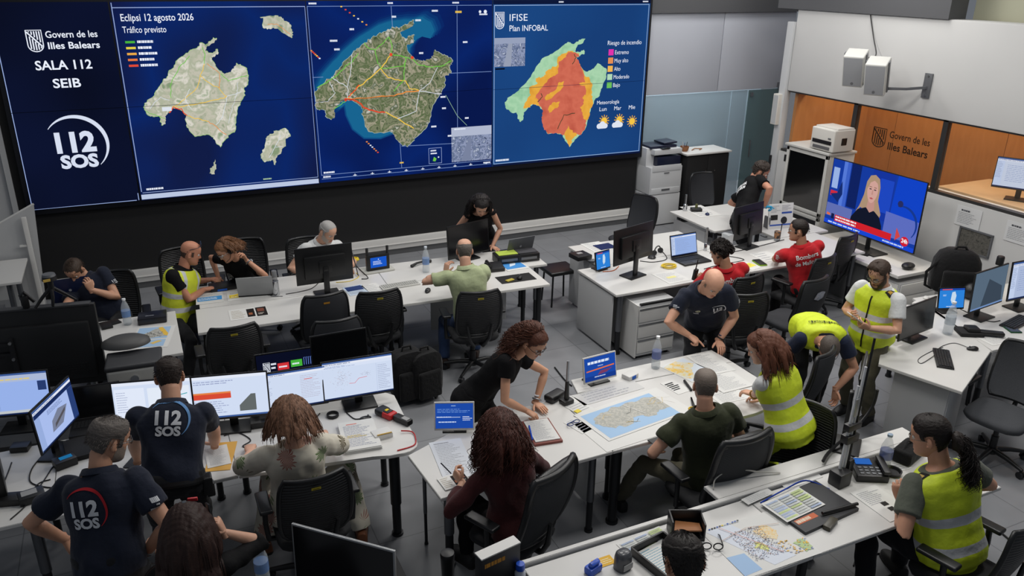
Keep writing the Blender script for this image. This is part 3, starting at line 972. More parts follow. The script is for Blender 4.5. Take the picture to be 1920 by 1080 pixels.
def monitor(label, x, y, yaw, w, h, zb, tilt=4, pic=None, stand=True, name='monitor', cat='monitor', base=DH, group=None, bez=BEZEL, base_w=.26, neck_back=.06, thin=False, on=True, base_d=.19):
 """flat display; yaw 0 faces -y. zb = height of its lower edge; pic(canvas, w, h) draws the picture"""
 yaw = radians(yaw)
 t = thing(name, label, cat, (x, y, base), yaw, group)
 z0 = zb - base
 M = T(0, 0, z0) @ RX(-radians(tilt))
 d = .016
 b = MB().box((0, d / 2, h / 2), (w, d, h), m=M, bev=.004)
 if not thin:
  b.box((0, d + .018, h * .46), (w * .72, .04, h * .62), m=M, bev=.014)
  b.box((0, d + .04, h * .47), (.13, .02, .13), m=M, bev=.004)
 hs = b.build('housing', bez, t)
 e = .010
 sc = MB().box((0, -.0006, h / 2 + .004), (w - 2 * e, .002, h - 2 * e - .008), m=M).build('screen', SCREEN_OFF, t)
 if pic:
  c = Canvas()
  pic(c, w - 2 * e, h - 2 * e - .008)
  c.build('screen_picture', sc, M @ basis((-(w / 2 - e), -.0018, e + .008), (1, 0, 0), (0, 0, 1)), .0003)
 if stand:
  p = M @ V3((0, d + .045, h * .47))
  nb = max(p.y, neck_back)
  n_ = MB().box((0, 0, 0), (.06, .028, p.z - .012), m=T(0, nb, (p.z + .012) / 2), bev=.006).box((0, (p.y + nb) / 2, p.z - .02), (.05, abs(nb - p.y) + .03, .05), bev=.006)
  n_.build('stand_neck', bez, t)
  MB().box((0, nb - .03, .008), (base_w, base_d, .016), bev=.006).build('stand_base', bez, t)
 return t


def win_pic(bg=(206, 218, 240), bar=(60, 90, 150), seed=1, style='doc'):
 """a desktop program's window"""
 R = random.Random(seed)

 def f(c, w, h):
  c.rect(0, 0, w, h, bg)
  c.rect(0, h * .955, w, h, bar)
  c.rect(0, h * .90, w, h * .955, (228, 232, 244))
  c.rect(0, 0, w, h * .035, (24, 40, 84))
  c.dashes(w * .01, h * .905, w * .6, h * .95, 1, (120, 134, 168), .4, R)
  if style == 'doc':
   c.rect(0, h * .035, w * .14, h * .9, (190, 204, 232)).dashes(w * .01, h * .3, w * .13, h * .86, 12, (130, 146, 184), .3, R)
   c.dashes(w * .2, h * .2, w * .8, h * .8, 10, (140, 156, 196), .25, R)
  elif style == 'map':
   c.rect(0, h * .82, w, h * .9, (214, 224, 244)).dashes(w * .02, h * .83, w * .5, h * .89, 2, (150, 166, 204), .4, R)
   for _ in range(130):
    x, y = R.gauss(w * .25, w * .06), R.gauss(h * .5, h * .10)
    if .02 * w < x < .6 * w and .06 * h < y < .8 * h:
     c.rect(x, y, x + w * .012, y + h * .004, R.choice([(150, 150, 160), (190, 150, 150), (120, 120, 136)]))
   for _ in range(40):
    x, y = R.gauss(w * .6, w * .03), R.gauss(h * .58, h * .03)
    c.rect(x, y, x + w * .01, y + h * .004, (140, 140, 160))
   c.line([(w * .36, h * .38), (w * .44, h * .37), (w * .5, h * .48), (w * .62, h * .5)], h * .01, (216, 70, 70))
   c.rect(w * .76, h * .04, w * .765, h * .82, (180, 194, 222)).dashes(w * .78, h * .1, w * .97, h * .78, 14, (150, 160, 190), .25, R)
  elif style == 'side':
   c.dashes(w * .03, h * .3, w * .2, h * .86, 12, (150, 160, 190), .25, R).dashes(w * .62, h * .2, w * .92, h * .85, 14, (170, 160, 180), .2, R)
   c.rect(w * .68, h * .72, w * .8, h * .735, RED)
  elif style == 'photo':
   c.rect(0, h * .8, w, h * .9, (26, 44, 92)).rect(0, h * .035, w * .12, h * .8, (150, 172, 220)).rect(w * .86, h * .035, w, h * .8, (40, 62, 116))
   c.poly([(w * .32, h * .2), (w * .6, h * .2), (w * .78, h * .52), (w * .55, h * .6), (w * .36, h * .45)], (120, 128, 152)).poly([(w * .4, h * .25), (w * .7, h * .42), (w * .72, h * .5), (w * .42, h * .34)], (84, 82, 88))
   c.dashes(w * .3, h * .65, w * .7, h * .76, 3, (70, 90, 140), .3, R)
  elif style == 'sheet':
   c.rect(0, h * .80, w, h * .955, (170, 184, 214)).dashes(w * .02, h * .83, w * .9, h * .89, 1, (220, 200, 120), .5, R).rect(w * .30, h * .08, w * .303, h * .8, (120, 140, 180)).rect(0, h * .035, w, h * .1, (190, 196, 200))
   c.rect(w * .86, h * .55, w * .98, h * .78, (40, 60, 110))
 return f


KEYS_M = mat('key_caps_black', (30, 31, 33), .5)


def keyboard(label, x, y, rz, z=DH, base=None, keys=None, w=.43, d=.13, group=None, name='keyboard'):
 t = thing(name, label, 'keyboard', (x, y, z), rz, group)
 MB().box((0, 0, .009), (w, d, .018), bev=.005).build('keyboard_body', base or BLACK, t)
 b = MB()
 rows, cols = 5, 17
 for j in range(rows):
  for i in range(cols):
   if j == 0 and 4 <= i <= 8:
    continue
   b.box((-w / 2 + .014 + (i + .5) * (w - .028) / cols, -d / 2 + .014 + (j + .5) * (d - .028) / rows, .021), ((w - .028) / cols * .8, (d - .028) / rows * .8, .008))
 b.box((-w / 2 + .014 + 6.5 * (w - .028) / cols, -d / 2 + .014 + .5 * (d - .028) / rows, .021), ((w - .028) / cols * 4.8, (d - .028) / rows * .8, .008))
 b.build('keys', keys or KEYS_M, t, 20)
 return t


def mouse(label, x, y, rz, z=DH, m=None, group=None):
 t = thing('computer_mouse', label, 'mouse', (x, y, z), rz, group)
 R = []
 for s, k in ((0, .82), (.35, 1.0), (.7, .86), (.92, .5), (1, .12)):
  R.append([V3((.031 * k * cos(a) * (1 - .12 * sin(a)), .055 * k * sin(a), .034 * s * (1 - .18 * sin(a)))) for a in [2 * pi * i / 24 for i in range(24)]])
 MB().rings(R).build('mouse_body', m or BLACK, t, 70)
 MB().cyl((-.004, .028, .033), (.004, .028, .033), .007, n=10).build('scroll_wheel', GREYM, t)
 return t


def laptop(label, x, y, rz, open_=105, w=.36, d=.25, pic=None, z=DH, lid=None, body=None, group=None):
 """the user sits at -y of the laptop"""
 t = thing('laptop', label, 'laptop', (x, y, z), rz, group)
 bm_ = body or BLACK
 MB().box((0, 0, .011), (w, d, .02), bev=.005).build('laptop_base', bm_, t)
 b = MB()
 for j in range(5):
  for i in range(13):
   b.box((-w * .42 + i * w * .07, d * .08 + (j - 1.5) * .019, .0225), (w * .058, .015, .004))
 b.build('keys', KEYS_M, t, 20)
 MB().box((0, -d * .33, .0215), (.1, .06, .002)).build('touchpad', mat('touchpad_grey', (58, 59, 62), .4), t)
 M = T(0, d / 2 - .004, .022) @ RX(-radians(open_ - 90))
 l = MB().box((0, .004, d / 2), (w, .008, d), m=M, bev=.003).build('laptop_lid', lid or bm_, t)
 sc = MB().box((0, -.0008, d / 2 + .004), (w - .024, .001, d - .032), m=M).build('screen', SCREEN_OFF, l)
 if pic:
  c = Canvas()
  pic(c, w - .024, d - .032)
  c.build('screen_picture', l, M @ basis((-(w - .024) / 2, -.0018, .020), (1, 0, 0), (0, 0, 1)), .0003)
 if True:
  c = Canvas(emit=False)
  c.disc(0, 0, .014, (150, 152, 156), 16)
  c.build('lid_badge', l, M @ basis((0, .0085, d * .5), (-1, 0, 0), (0, 0, 1)), .0005)
 return t


PAPER = mat('paper_white', (214, 214, 211), .75)
_pn = [0]


def paper(label, x, y, rz, w=.21, d=.297, z=DH, art=None, n=1, c=None, name='paper', cat='paper', group=None, rows=24, inkc=(158, 160, 166), margin=.12, h=None):
 """a sheet (or pile of n sheets) lying flat, printed by art(canvas, w, d) or with small print"""
 _pn[0] += 1
 R = random.Random(_pn[0])
 t = thing(name, label, cat, (x, y, z + .0012), rz, group)
 h = h or .0006 * n + .0008
 b = MB()
 if n > 4:
  for i in range(5):
   b.box((R.uniform(-.004, .004), R.uniform(-.004, .004), h * (i + .5) / 5), (w, d, h / 5.2), m=RZ(R.uniform(-.015, .015)))
 else:
  b.box((0, 0, h / 2), (w, d, h))
 s = b.build('sheets' if n > 1 else 'sheet', c or PAPER, t, 20)
 cv = Canvas(emit=False)
 if art:
  art(cv, w, d)
 elif rows:
  cv.dashes(w * margin, d * .08, w * (1 - margin), d * .90, rows, inkc, .24, R).dashes(w * margin, d * .91, w * .6, d * .95, 1, inkc, .6, R)
 if cv.it:
  cv.build('print', s, basis((-w / 2, -d / 2, h + .0003), (1, 0, 0), (0, 1, 0)), .00035)
 return t


def bottle(label, x, y, z=DH, h=.30, r=.04, cap=(190, 205, 225), lab=(96, 142, 206), group='water bottles on the desks', fill=.5):
 t = thing('water_bottle', label, 'bottle', (x, y, z), 0, group)
 PET = mat('clear_plastic', (225, 232, 236), .08, spec=.6, alpha=.28)
 P = [(r * .8, 0), (r, .012), (r, h * .18), (r * .95, h * .22), (r, h * .27), (r, h * .60), (r * .94, h * .66), (r * .6, h * .82), (r * .34, h * .90), (r * .34, h * .95)]
 MB().lathe(P, 20).build('bottle_body', PET, t, 60)
 MB().lathe([(r * .86, .004), (r * .95, .014), (r * .95, h * fill)], 18).build('water', mat('water_clear', (206, 218, 226), .04, alpha=.22), t, 60)
 MB().lathe([(r * 1.012, h * .32), (r * 1.012, h * .55)], 20).build('bottle_label', mat('bottle_label_%d' % int(lab[0]), lab, .5, alpha=.55), t, 60)
 MB().lathe([(r * .42, h * .935), (r * .42, h * .995), (r * .3, h)], 16).build('cap', mat('bottle_cap_%d' % int(cap[0]), cap, .4), t, 60)
 return t


def cable(name, label, pts, r=.004, m=None, group=None, cat='cable'):
 """a cable smoothed through points"""
 P = [V3(p) for p in pts]
 out = []
 for i in range(len(P) - 1):
  p0, p1, p2, p3 = P[max(i - 1, 0)], P[i], P[i + 1], P[min(i + 2, len(P) - 1)]
  for k in range(6):
   s = k / 6
   out.append(.5 * ((2 * p1) + (p2 - p0) * s + (2 * p0 - 5 * p1 + 4 * p2 - p3) * s * s + (3 * p1 - p0 - 3 * p2 + p3) * s ** 3))
 out.append(P[-1])
 o = MB().tube(out, r, 6).build(name, m or BLACK, None, 60)
 return tag(o, label, cat, group)


def dcable(label, px, r=.004, m=None, z=DH, group='cables on the desks', name='cable'):
 """a cable lying on the desk through pixels of its real course"""
 return cable(name, label, [at(a, b, z) + V3((0, 0, r)) for a, b in px], r, m, group)
# ------------------------------------------------------------------ desks
RB = radians(-2.84)
OB = (.26, 7.5)
desk('desk', 'white desk with map and bottle in front of the man with a blue laptop', rect_poly(-1.7, 7.12, .1, 8.15), [(.02, 7.22, .03), (.02, 8.05, .03), (-1.6, 7.22, .03), (-1.6, 8.05, .03)])
for i, (x0, x1, lb) in enumerate(((0, 1.86, 'white desk whose corner is by the kneeling man in the yellow vest'), (1.866, 3.66, 'white desk the man in the pale green polo leans on'))):
 lg = rect_poly(x0 + .1, .08, x1 - .1, .52, RB, OB)
 desk('desk', lb, rect_poly(x0, 0, x1, .6, RB, OB), [(a, b, .03) for a, b in lg], 'desks of the row below the big screens', leg_mat=DARKLEG)
for i, (x0, x1, lb) in enumerate(((.04, 1.97, 'white desk with laptop and big monitor seen from behind'), (1.975, 3.9, 'white desk with a printer and grey laptop by the woman in the black vest top'))):
 lg = rect_poly(x0 + .1, .70, x1 - .1, 1.17, RB, OB)
 pn = rect_poly(x0 + .5, .66, x1 - .5, 1.2, RB, OB)
 desk('desk', lb, rect_poly(x0, .606, x1, 1.25, RB, OB), [(a, b, .03) for a, b in lg], 'desks of the row below the big screens', panels=[(pn[0][0], pn[0][1], pn[1][0], pn[1][1], .1, .7)] if i else ())
# firefighters' bench
desk('desk', 'white desk with a panelled side and drawers under it, by the double-back monitor', rect_poly(4.42, 6.75, 6.24, 7.6), [(4.52, 6.83, .038), (6.15, 6.83, .03), (6.15, 7.5, .03)],
  panels=[(4.44, 6.84, 4.44, 7.58, .03, .7), (4.5, 7.55, 6.2, 7.55, .2, .7)])
desk('desk', 'white desk in front of the man with glasses in red', rect_poly(6.246, 6.75, 8.06, 7.6), [(6.35, 6.83, .03), (7.96, 6.83, .03), (7.96, 7.5, .03), (6.35, 7.5, .03)])
desk('desk', 'white low back desk with a black box and papers at its near end', rect_poly(4.72, 7.607, 6.4, 8.38), [(6.3, 8.28, .03), (6.3, 7.7, .03)], panels=[(4.75, 7.64, 4.75, 8.35, .03, .7), (4.8, 8.3, 6.2, 8.3, .15, .7)])
desk('desk', 'white desk by the man with blue gloves with a handset and mouse on it', rect_poly(6.84, 8.17, 8.3, 9.2), [(8.2, 8.27, .03), (8.2, 9.1, .03), (6.94, 8.27, .03), (6.94, 9.1, .03)], panels=[(6.88, 8.4, 6.88, 9.12, .05, .66)])
desk('desk', 'white desk between the two firefighters and the gloved man', rect_poly(7.42, 7.607, 8.3, 8.163), [(7.5, 8.08, .03), (8.2, 8.08, .03)])
# map table in the middle
desk('map_table', 'white table with clipboard and blue-screen sign in front of the curly-haired woman in maroon', [(1.43, 4.74), (1.47, 4.17), (2.80, 4.19), (2.80, 5.04), (2.05, 5.0)],
  [(1.60, 4.38, .036), (1.52, 4.66, .014), (2.70, 4.3, .03), (2.6, 4.92, .03)], cat='table')
P = [(2.806, 4.19), (4.12, 4.20)] + [(4.12 + .42 * sin(a), 4.62 - .42 * cos(a)) for a in [pi / 2 * i / 8 for i in range(1, 9)]] + [(4.54, 4.985), (2.806, 5.04)]
desk('map_table', 'white rounded table carrying the large printed map', P, [(2.92, 4.32, .045), (3.06, 4.6, .045), (4.0, 4.34, .03), (4.35, 4.85, .03)], cat='table', leg_mat=DARKLEG, panels=[(2.84, 4.5, 2.84, 4.95, .03, .7), (2.95, 4.9, 4.2, 4.9, .25, .7)])
desk('map_table', 'white narrow table part with water bottle in front of the bald man', [(2.99, 5.046), (4.54, 4.99), (4.52, 5.26), (3.05, 5.27)], [(3.1, 5.18, .03), (4.42, 5.18, .03)], cat='table')
# left bench
desk('desk', 'white desk end at the frame edge with computer tower and cables', rect_poly(-2.6, 5.0, -.835, 5.95), [(-.95, 5.1, .035), (-2.5, 5.1, .03), (-.95, 5.85, .03)])
desk('desk', 'white desk where the two men in navy shirts stand', rect_poly(-.83, 4.98, .295, 5.95), [(-.72, 5.1, .035), (-.72, 5.85, .03), (.2, 5.85, .03)])
Q = [(.30, 4.97), (1.20, 4.83), (1.31, 4.79)] + [(1.42 + .13 * cos(a), 4.90 + .12 * sin(a)) for a in [-1.9 + i * .32 for i in range(7)]] + [(1.6, 5.62), (1.4, 5.9), (.30, 5.95)]
desk('desk', 'white desk with rounded corner where the woman in the floral blouse works', Q, [(1.36, 4.86, .04), (1.45, 5.5, .03), (.4, 5.85, .03)], leg_mat=DARKLEG)
# front bench
desk('desk', 'white desk at the bottom edge with folded maps around the dark-haired man', rect_poly(1.68, 2.74, 3.31, 3.35), [(1.8, 3.2, .03), (3.2, 3.2, .03), (3.15, 2.85, .03)])
desk('desk', 'white desk with black folder and street map before the ponytailed man', rect_poly(3.316, 2.74, 5.0, 3.35), [(3.42, 2.9, .03), (4.85, 3.2, .03)], leg_mat=DARKLEG)
desk('desk_rail', 'white raised rail along the back of the front desks', rect_poly(1.68, 3.362, 5.0, 3.395), [(1.75, 3.378, .012), (3.25, 3.378, .012), (4.9, 3.378, .012)], top=.775, thick=.05, cat='desk rail')
desk('desk', 'narrow white shelf desk behind the antenna with loose papers', rect_poly(3.13, 3.405, 5.0, 3.56), [(3.2, 3.48, .02), (4.9, 3.48, .02)], top=.765)
# right desks
desk('desk', 'white angled desk with keyboard and mouse beside the standing man in yellow', [(5.95, 3.77), (6.91, 4.205), (7.31, 5.2), (6.95, 5.4), (5.72, 4.43)], [(6.6, 4.25, .03), (6.9, 5.2, .03)],
  panels=[(5.85, 4.35, 6.02, 3.92, .03, .72), (6.02, 3.92, 6.5, 4.12, .03, .72)])
desk('desk', 'white desk under the twin monitors by the grey wall', [(6.92, 4.2), (8.6, 4.12), (8.75, 5.3), (7.32, 5.42)], [(7.05, 4.32, .035), (8.5, 4.25, .03), (8.5, 5.2, .03)], panels=[(7.0, 4.5, 7.3, 5.3, .1, .7)])
desk('desk', 'white desk end with papers at the left edge below the white partition', rect_poly(-3.2, 9.66, -1.37, 10.5), [(-1.5, 9.76, .03), (-1.5, 10.4, .03)], panels=[(-2.9, 10.4, -1.6, 10.4, .3, .7)])

# white partition by the left desk
pt = thing('partition_screen', 'white partition with sloping top beside the left wall', 'partition', (-1.3, 9.6, 0))
MB().prism([(-.42, 0), (.0, 0), (.10, 1.36), (-.36, 1.13)], -.015, .015, m=T(0, .98, 0) @ RX(pi / 2)).build('partition_panel', PANELW, pt)
MB().tube([(-.36, .98, 1.135), (.10, .98, 1.365)], .014, 8).build('top_rail', WHITE, pt)
MB().box((-.02, .90, .62), (.05, .05, 1.24), bev=.008).build('post', WHITE, pt)
MB().box((-.06, .90, .90), (.12, .03, .02)).build('bracket', WHITE, pt)

# ------------------------------------------------------------------ cabinets
t = thing('drawer_pedestal', 'white three-drawer pedestal standing proud under the desk by the bald man', 'drawers', (4.86, 6.88, 0))
MB().box((0, 0, .345), (.5, .56, .60), bev=.004).build('body', PANELW, t)
MB().box((-.255, 0, .345), (.012, .58, .62)).build('side_cheek', WHITE, t)
for i in range(3):
 d = MB().box((0, -.285, .16 + i * .185), (.47, .012, .16), bev=.003).build('drawer', WHITE, t)
 MB().box((0, -.296, .235 + i * .185), (.47, .014, .016), bev=.004).build('drawer_handle', STEEL, d)
MB().box((0, -.27, .655), (.44, .03, .02)).build('top_tray', BLACK, t)
for sx in (-1, 1):
 for sy in (-1, 1):
  MB().cyl((sx * .2, sy * .22, 0), (sx * .2, sy * .22, .05), .022).build('caster', DARKLEG, t)

t = thing('office_copier', 'tall white copier with dark blue tray left of the black cabinet', 'copier', (7.81, 10.93, 0))
OFFW = mat('copier_white', (196, 198, 200), .45)
NAVYP = mat('copier_navy', (24, 30, 52), .3)
MB().box((0, 0, .28), (.62, .5, .52), bev=.01).build('paper_base', OFFW, t)
b = MB().box((0, 0, .775), (.62, .5, .45), bev=.012).box((-.22, .08, 1.14), (.18, .34, .3), bev=.01)
b.build('body', OFFW, t)
MB().box((.07, .02, 1.08), (.46, .44, .15), bev=.01).build('output_bay', NAVYP, t)
MB().box((.04, .02, 1.235), (.54, .46, .09), bev=.015).build('scanner_bed', OFFW, t)
l = MB().box((.0, .06, 1.30), (.52, .36, .045), bev=.012).box((.12, .06, 1.335), (.26, .3, .03), m=T(.1, 0, .01) @ RY(-.05), bev=.008).build('document_feeder', NAVYP, t)
MB().box((-.02, -.19, 1.295), (.16, .07, .015), m=T(0, 0, 0), bev=.003).build('control_panel', SCREEN_OFF, t)
for z, w_ in ((.60, .56), (.98, .56)):
 MB().box((0, -.252, z), (w_, .012, .10), bev=.004).build('paper_tray', OFFW, t)
MB().box((0, -.26, .90), (.10, .006, .014)).build('maker_plate', GREYM, t)
MB().box((0, -.262, .62), (.16, .01, .03), bev=.004).build('tray_handle', GREYM, t)

t = thing('black_cabinet', 'low black cabinet with white top between copier and glass wall', 'cabinet', (8.62, 10.88, 0))
MB().box((0, 0, .58), (.86, .42, 1.14), bev=.006).build('body', MATT, t)
MB().box((0, 0, 1.168), (.92, .50, .028), bev=.004).build('cabinet_top', WHITE, t)
for s in (-1, 1):
 d = MB().box((s * .215, -.215, .6), (.424, .016, 1.06), bev=.002).build('door', MATT, t)
 MB().cyl((s * .03 + (.12 if s > 0 else 0), -.225, .86), (s * .03 + (.12 if s > 0 else 0), -.235, .86), .01).build('door_lock', STEEL, d)
bk = thing('wicker_basket', 'small brown basket with pens on the white cabinet top', 'basket', (8.28, 10.88, 1.182))
MB().lathe([(.05, 0), (.065, .02), (.075, .08), (.07, .08), (.058, .022)], 18).build('basket_body', mat('wicker_brown', (140, 92, 58), .8, vary=.4, vscale=60), bk)
for i, k in enumerate(((60, 60, 66), (190, 190, 196), (70, 90, 130))):
 MB().cyl((.02 * cos(i * 2), .02 * sin(i * 2), .02), (.05 * cos(i * 2), .05 * sin(i * 2), .15), .005).build('pen', ink(k), bk)
tag(MB().tube([(8.42, 10.86, 1.19), (8.52, 10.92, 1.20), (8.66, 10.90, 1.19), (8.56, 10.84, 1.188)], .009, 6).build('leather_strap', mat('tan_leather', (160, 116, 80), .6), None), 'tan strap lying beside the basket on the cabinet', 'strap')

t = thing('rack_cabinet', 'tall white rack cabinet with dark glass doors beside the television', 'cabinet', (8.74, 8.39, 0))
RW = mat('rack_white', (190, 190, 186), .45)
MB().box((.02, 0, .86), (.46, .80, 1.66), bev=.006).box((0, 0, 1.69), (.52, .84, .03), bev=.004).build('body', RW, t)
DG = mat('dark_glass_front', (9, 10, 12), .12, spec=.7)
for z0, z1 in ((.80, 1.66), (.06, .78)):
 d = MB()
 zc, hh = (z0 + z1) / 2, z1 - z0
 d.box((-.22, -.37, zc), (.03, .05, hh), bev=.004).box((-.22, .37, zc), (.03, .05, hh), bev=.004).box((-.22, 0, z1 - .025), (.03, .79, .05), bev=.004).box((-.22, 0, z0 + .025), (.03, .79, .05), bev=.004)
 d = d.build('door', RW, t)
 MB().box((-.215, 0, zc), (.012, .69, hh - .1)).build('glass_front', DG, d)
 MB().box((-.24, .40, zc + .25), (.02, .03, .10), bev=.004).build('hinge', BLACK, d)
pr = thing('laser_printer', 'white desktop laser printer on top of the rack cabinet', 'printer', (8.70, 8.16, 1.706))
PW = mat('printer_white', (206, 204, 198), .45)
MB().box((0, 0, .16), (.38, .42, .30), bev=.02, seg=3).build('body', PW, pr)
MB().box((.02, 0, .315), (.30, .40, .025), bev=.008).build('top_cover', PW, pr)
MB().box((-.192, .0, .13), (.012, .34, .05), bev=.003).build('paper_slot', BLACK, pr)
MB().box((-.192, .0, .055), (.012, .30, .04), bev=.003).build('tray_slot', mat('slot_grey', (90, 90, 92), .5), pr)
MB().box((-.193, -.13, .19), (.01, .05, .02), bev=.003).build('control_buttons', GREYM, pr)
MB().box((0, -.19, .15), (.10, .05, .10), bev=.01).build('side_knob', BLACK, pr)
wbx = thing('wall_speaker_box', 'slim white box fixed to the white pillar near the glass door', 'box', (RX0 - .06, 9.56, 1.80))
MB().box((0, 0, .24), (.09, .12, .46), bev=.008).build('box_body', PW, wbx)
MB().box((-.046, 0, .24), (.004, .09, .42)).build('grille', mat('pale_grille', (176, 178, 180), .7), wbx)
MB().box((0, 0, -.55), (.03, .03, .16), bev=.004).build('cable_clip', BLACK, wbx)

# TV console
t = thing('tv_console', 'low white console with drawers under the television', 'console', (8.42, 7.0, 0))
MB().box((.02, .0, .60), (.80, 1.6, .04), bev=.004).build('console_top', WHITE, t)
MB().box((.05, .25, .29), (.7, 1.0, .57)).build('console_body', mat('console_grey', (120, 121, 123), .6), t)
p = MB().box((.0, -.60, .26), (.66, .42, .50), bev=.004).build('drawer_unit', PANELW, t)
for i in range(3):
 MB().box((.0, -.815, .10 + i * .16), (.62, .012, .14), bev=.003).box((-.335, -.6, .10 + i * .16), (.012, .38, .14), bev=.003).build('drawer', WHITE, p)


def tv_pic(c, w, h):
 B1, B2 = (22, 58, 158), (30, 84, 190)
 c.rect(0, 0, w, h, B1)
 c.poly([(.70 * w, .42 * h), (w, .38 * h), (w, h), (.72 * w, h)], (18, 66, 196))
 c.rect(.13 * w, .15 * h, .17 * w, h, (84, 120, 214)).rect(.17 * w, .3 * h, .21 * w, h, (60, 96, 196)).rect(.22 * w, .34 * h, .33 * w, h, (16, 34, 96)).rect(.46 * w, .3 * h, .70 * w, h, (22, 52, 156)).rect(.55 * w, .42 * h, .69 * w, .9 * h, (30, 70, 190))
 c.rect(0, .12 * h, .3 * w, .32 * h, (96, 110, 176)).poly([(.66 * w, .1 * h), (w, .12 * h), (w, .44 * h), (.66 * w, .46 * h)], (92, 108, 190))
 c.rect(.02 * w, .56 * h, .09 * w, .88 * h, (150, 176, 226)).rect(.02 * w, .44 * h, .10 * w, .52 * h, (206, 44, 60)).poly([(.02 * w, .46 * h), (.12 * w, .36 * h), (.16 * w, .5 * h), (.14 * w, .7 * h), (.1 * w, .5 * h)], (22, 44, 110))
 c.arc(.84 * w, .36 * h, .15 * w, -40, 118, .01, .022 * w, (24, 56, 140)).disc(.79 * w, .62 * h, .028 * w, (40, 46, 96))
 # presenter
 HA, SK, DR = (170, 142, 116), (206, 160, 150), (20, 24, 42)
 c.poly([(.385 * w, .40 * h), (.34 * w, .32 * h), (.37 * w, .42 * h), (.40 * w, .60 * h), (.41 * w, .80 * h), (.44 * w, .90 * h), (.49 * w, .925 * h), (.54 * w, .88 * h), (.56 * w, .76 * h), (.56 * w, .56 * h), (.61 * w, .38 * h), (.60 * w, .30 * h), (.5 * w, .34 * h)], HA)
 c.poly([(.28 * w, 0), (.30 * w, .22 * h), (.36 * w, .36 * h), (.44 * w, .42 * h), (.54 * w, .40 * h), (.60 * w, .34 * h), (.64 * w, .22 * h), (.66 * w, 0)], DR)
 c.poly([(.45 * w, .42 * h), (.455 * w, .54 * h), (.525 * w, .54 * h), (.535 * w, .41 * h), (.49 * w, .36 * h)], (190, 142, 132))
 c.poly([(.485 * w + .058 * w * cos(a) * (1 - .18 * (sin(a) < 0) * -sin(a)), .68 * h + .175 * h * sin(a)) for a in [2 * pi * i / 28 for i in range(28)]], SK)
 c.poly([(.425 * w, .70 * h), (.43 * w, .82 * h), (.46 * w, .89 * h), (.49 * w, .90 * h), (.53 * w, .87 * h), (.548 * w, .76 * h), (.535 * w, .80 * h), (.49 * w, .84 * h), (.45 * w, .80 * h), (.44 * w, .74 * h)], HA)
 for s in (-1, 1):
  c.rect((.485 + s * .025 - .012) * w, .70 * h, (.485 + s * .025 + .012) * w, .715 * h, (60, 50, 60)).rect((.485 + s * .026 - .014) * w, .735 * h, (.485 + s * .026 + .014) * w, .745 * h, (130, 98, 84))
 c.poly([(.482 * w, .70 * h), (.492 * w, .70 * h), (.495 * w, .63 * h), (.478 * w, .63 * h)], (190, 140, 130)).poly([(.462 * w, .575 * h), (.485 * w, .59 * h), (.508 * w, .575 * h), (.485 * w, .56 * h)], (176, 84, 88))
 c.poly([(.02 * w, .13 * h), (.06 * w, .13 * h), (.06 * w, .16 * h), (.02 * w, .17 * h)], (220, 110, 70)).rect(.075 * w, .09 * h, .11 * w, .17 * h, (22, 30, 70))
 c.rect(.12 * w, .065 * h, .76 * w, .165 * h, (206, 34, 44)).dashes(.13 * w, .07 * h, .50 * w, .16 * h, 2, (236, 226, 230), .55, random.Random(4))
 c.rect(0, 0, w, .065 * h, (24, 70, 206)).dashes(.05 * w, .01 * h, .5 * w, .055 * h, 1, (186, 206, 246), .5, random.Random(5)).dashes(.68 * w, .01 * h, .97 * w, .055 * h, 1, (190, 208, 246), .5, random.Random(9))
 c.poly([(.80 * w, .09 * h), (.80 * w, .28 * h), (.85 * w, .17 * h)], (206, 70, 70)).disc(.90 * w, .12 * h, .042 * w, (206, 30, 48)).text('24h', .90 * w, .098 * h, .050 * w, (244, 240, 244), width=.062 * w, bold=.03, align='c')


tv = monitor('large television showing a news presenter, before the office windows', 8.40, 7.065, 90, 1.47, .90, .80, 0, tv_pic, name='television', cat='television', base=.622, base_w=.5, thin=True, base_d=.26)
tv.rotation_euler = (0, 0, radians(-90))

# loudspeakers on a wall arm
SPK = mat('speaker_white', (196, 196, 192), .5)
GRL = mat('speaker_grille', (150, 152, 156), .6, vary=.1, vscale=200)
for lb, yy, zz in (('white loudspeaker on the wall arm, nearer to the bracket', 7.42, 2.60), ('white loudspeaker on the wall arm, farther from the bracket', 7.78, 2.66)):
 s = thing('loudspeaker', lb, 'loudspeaker', (8.52, yy, zz), radians(30), 'loudspeakers above the office windows')
 M = RY(radians(-22)) @ T(0, 0, .22)
 MB().box((0, 0, 0), (.24, .25, .42), m=M, bev=.018, seg=3).build('cabinet', SPK, s)
 g = MB().box((-.118, 0, .0), (.012, .226, .385), m=M, bev=.006).build('grille', GRL, s)
 MB().cyl(M @ V3((-.122, .0, -.155)), M @ V3((-.128, 0, -.155)), .018).build('badge', GREYM, g)
 MB().box((.0, -.132, 0), (.05, .012, .40), m=M).box((.0, .132, 0), (.05, .012, .40), m=M).build('yoke', GREYM, s)
br = thing('speaker_bracket', 'grey steel wall arm carrying the two white loudspeakers', 'bracket', (RX0, 7.07, 2.70))
MB().box((-.012, 0, 0), (.02, .11, .30), bev=.003).build('wall_plate', GREYM, br)
for z in (-.12, .12):
 MB().cyl((-.02, 0, z), (-.032, 0, z), .014, n=6).build('bolt', STEEL, br)
MB().tube([(-.02, 0, -.02), (-.25, .10, -.04), (-.44, .30, -.05), (-.48, .72, -.01)], .022, 4).build('arm', GREYM, br)
cable('speaker_cable', 'thin black cable running down the white wall to a loudspeaker', [(8.98, 8.12, 3.48), (8.975, 8.0, 3.2), (8.9, 7.85, 3.0), (8.62, 7.74, 2.98)], .008, BLACK)

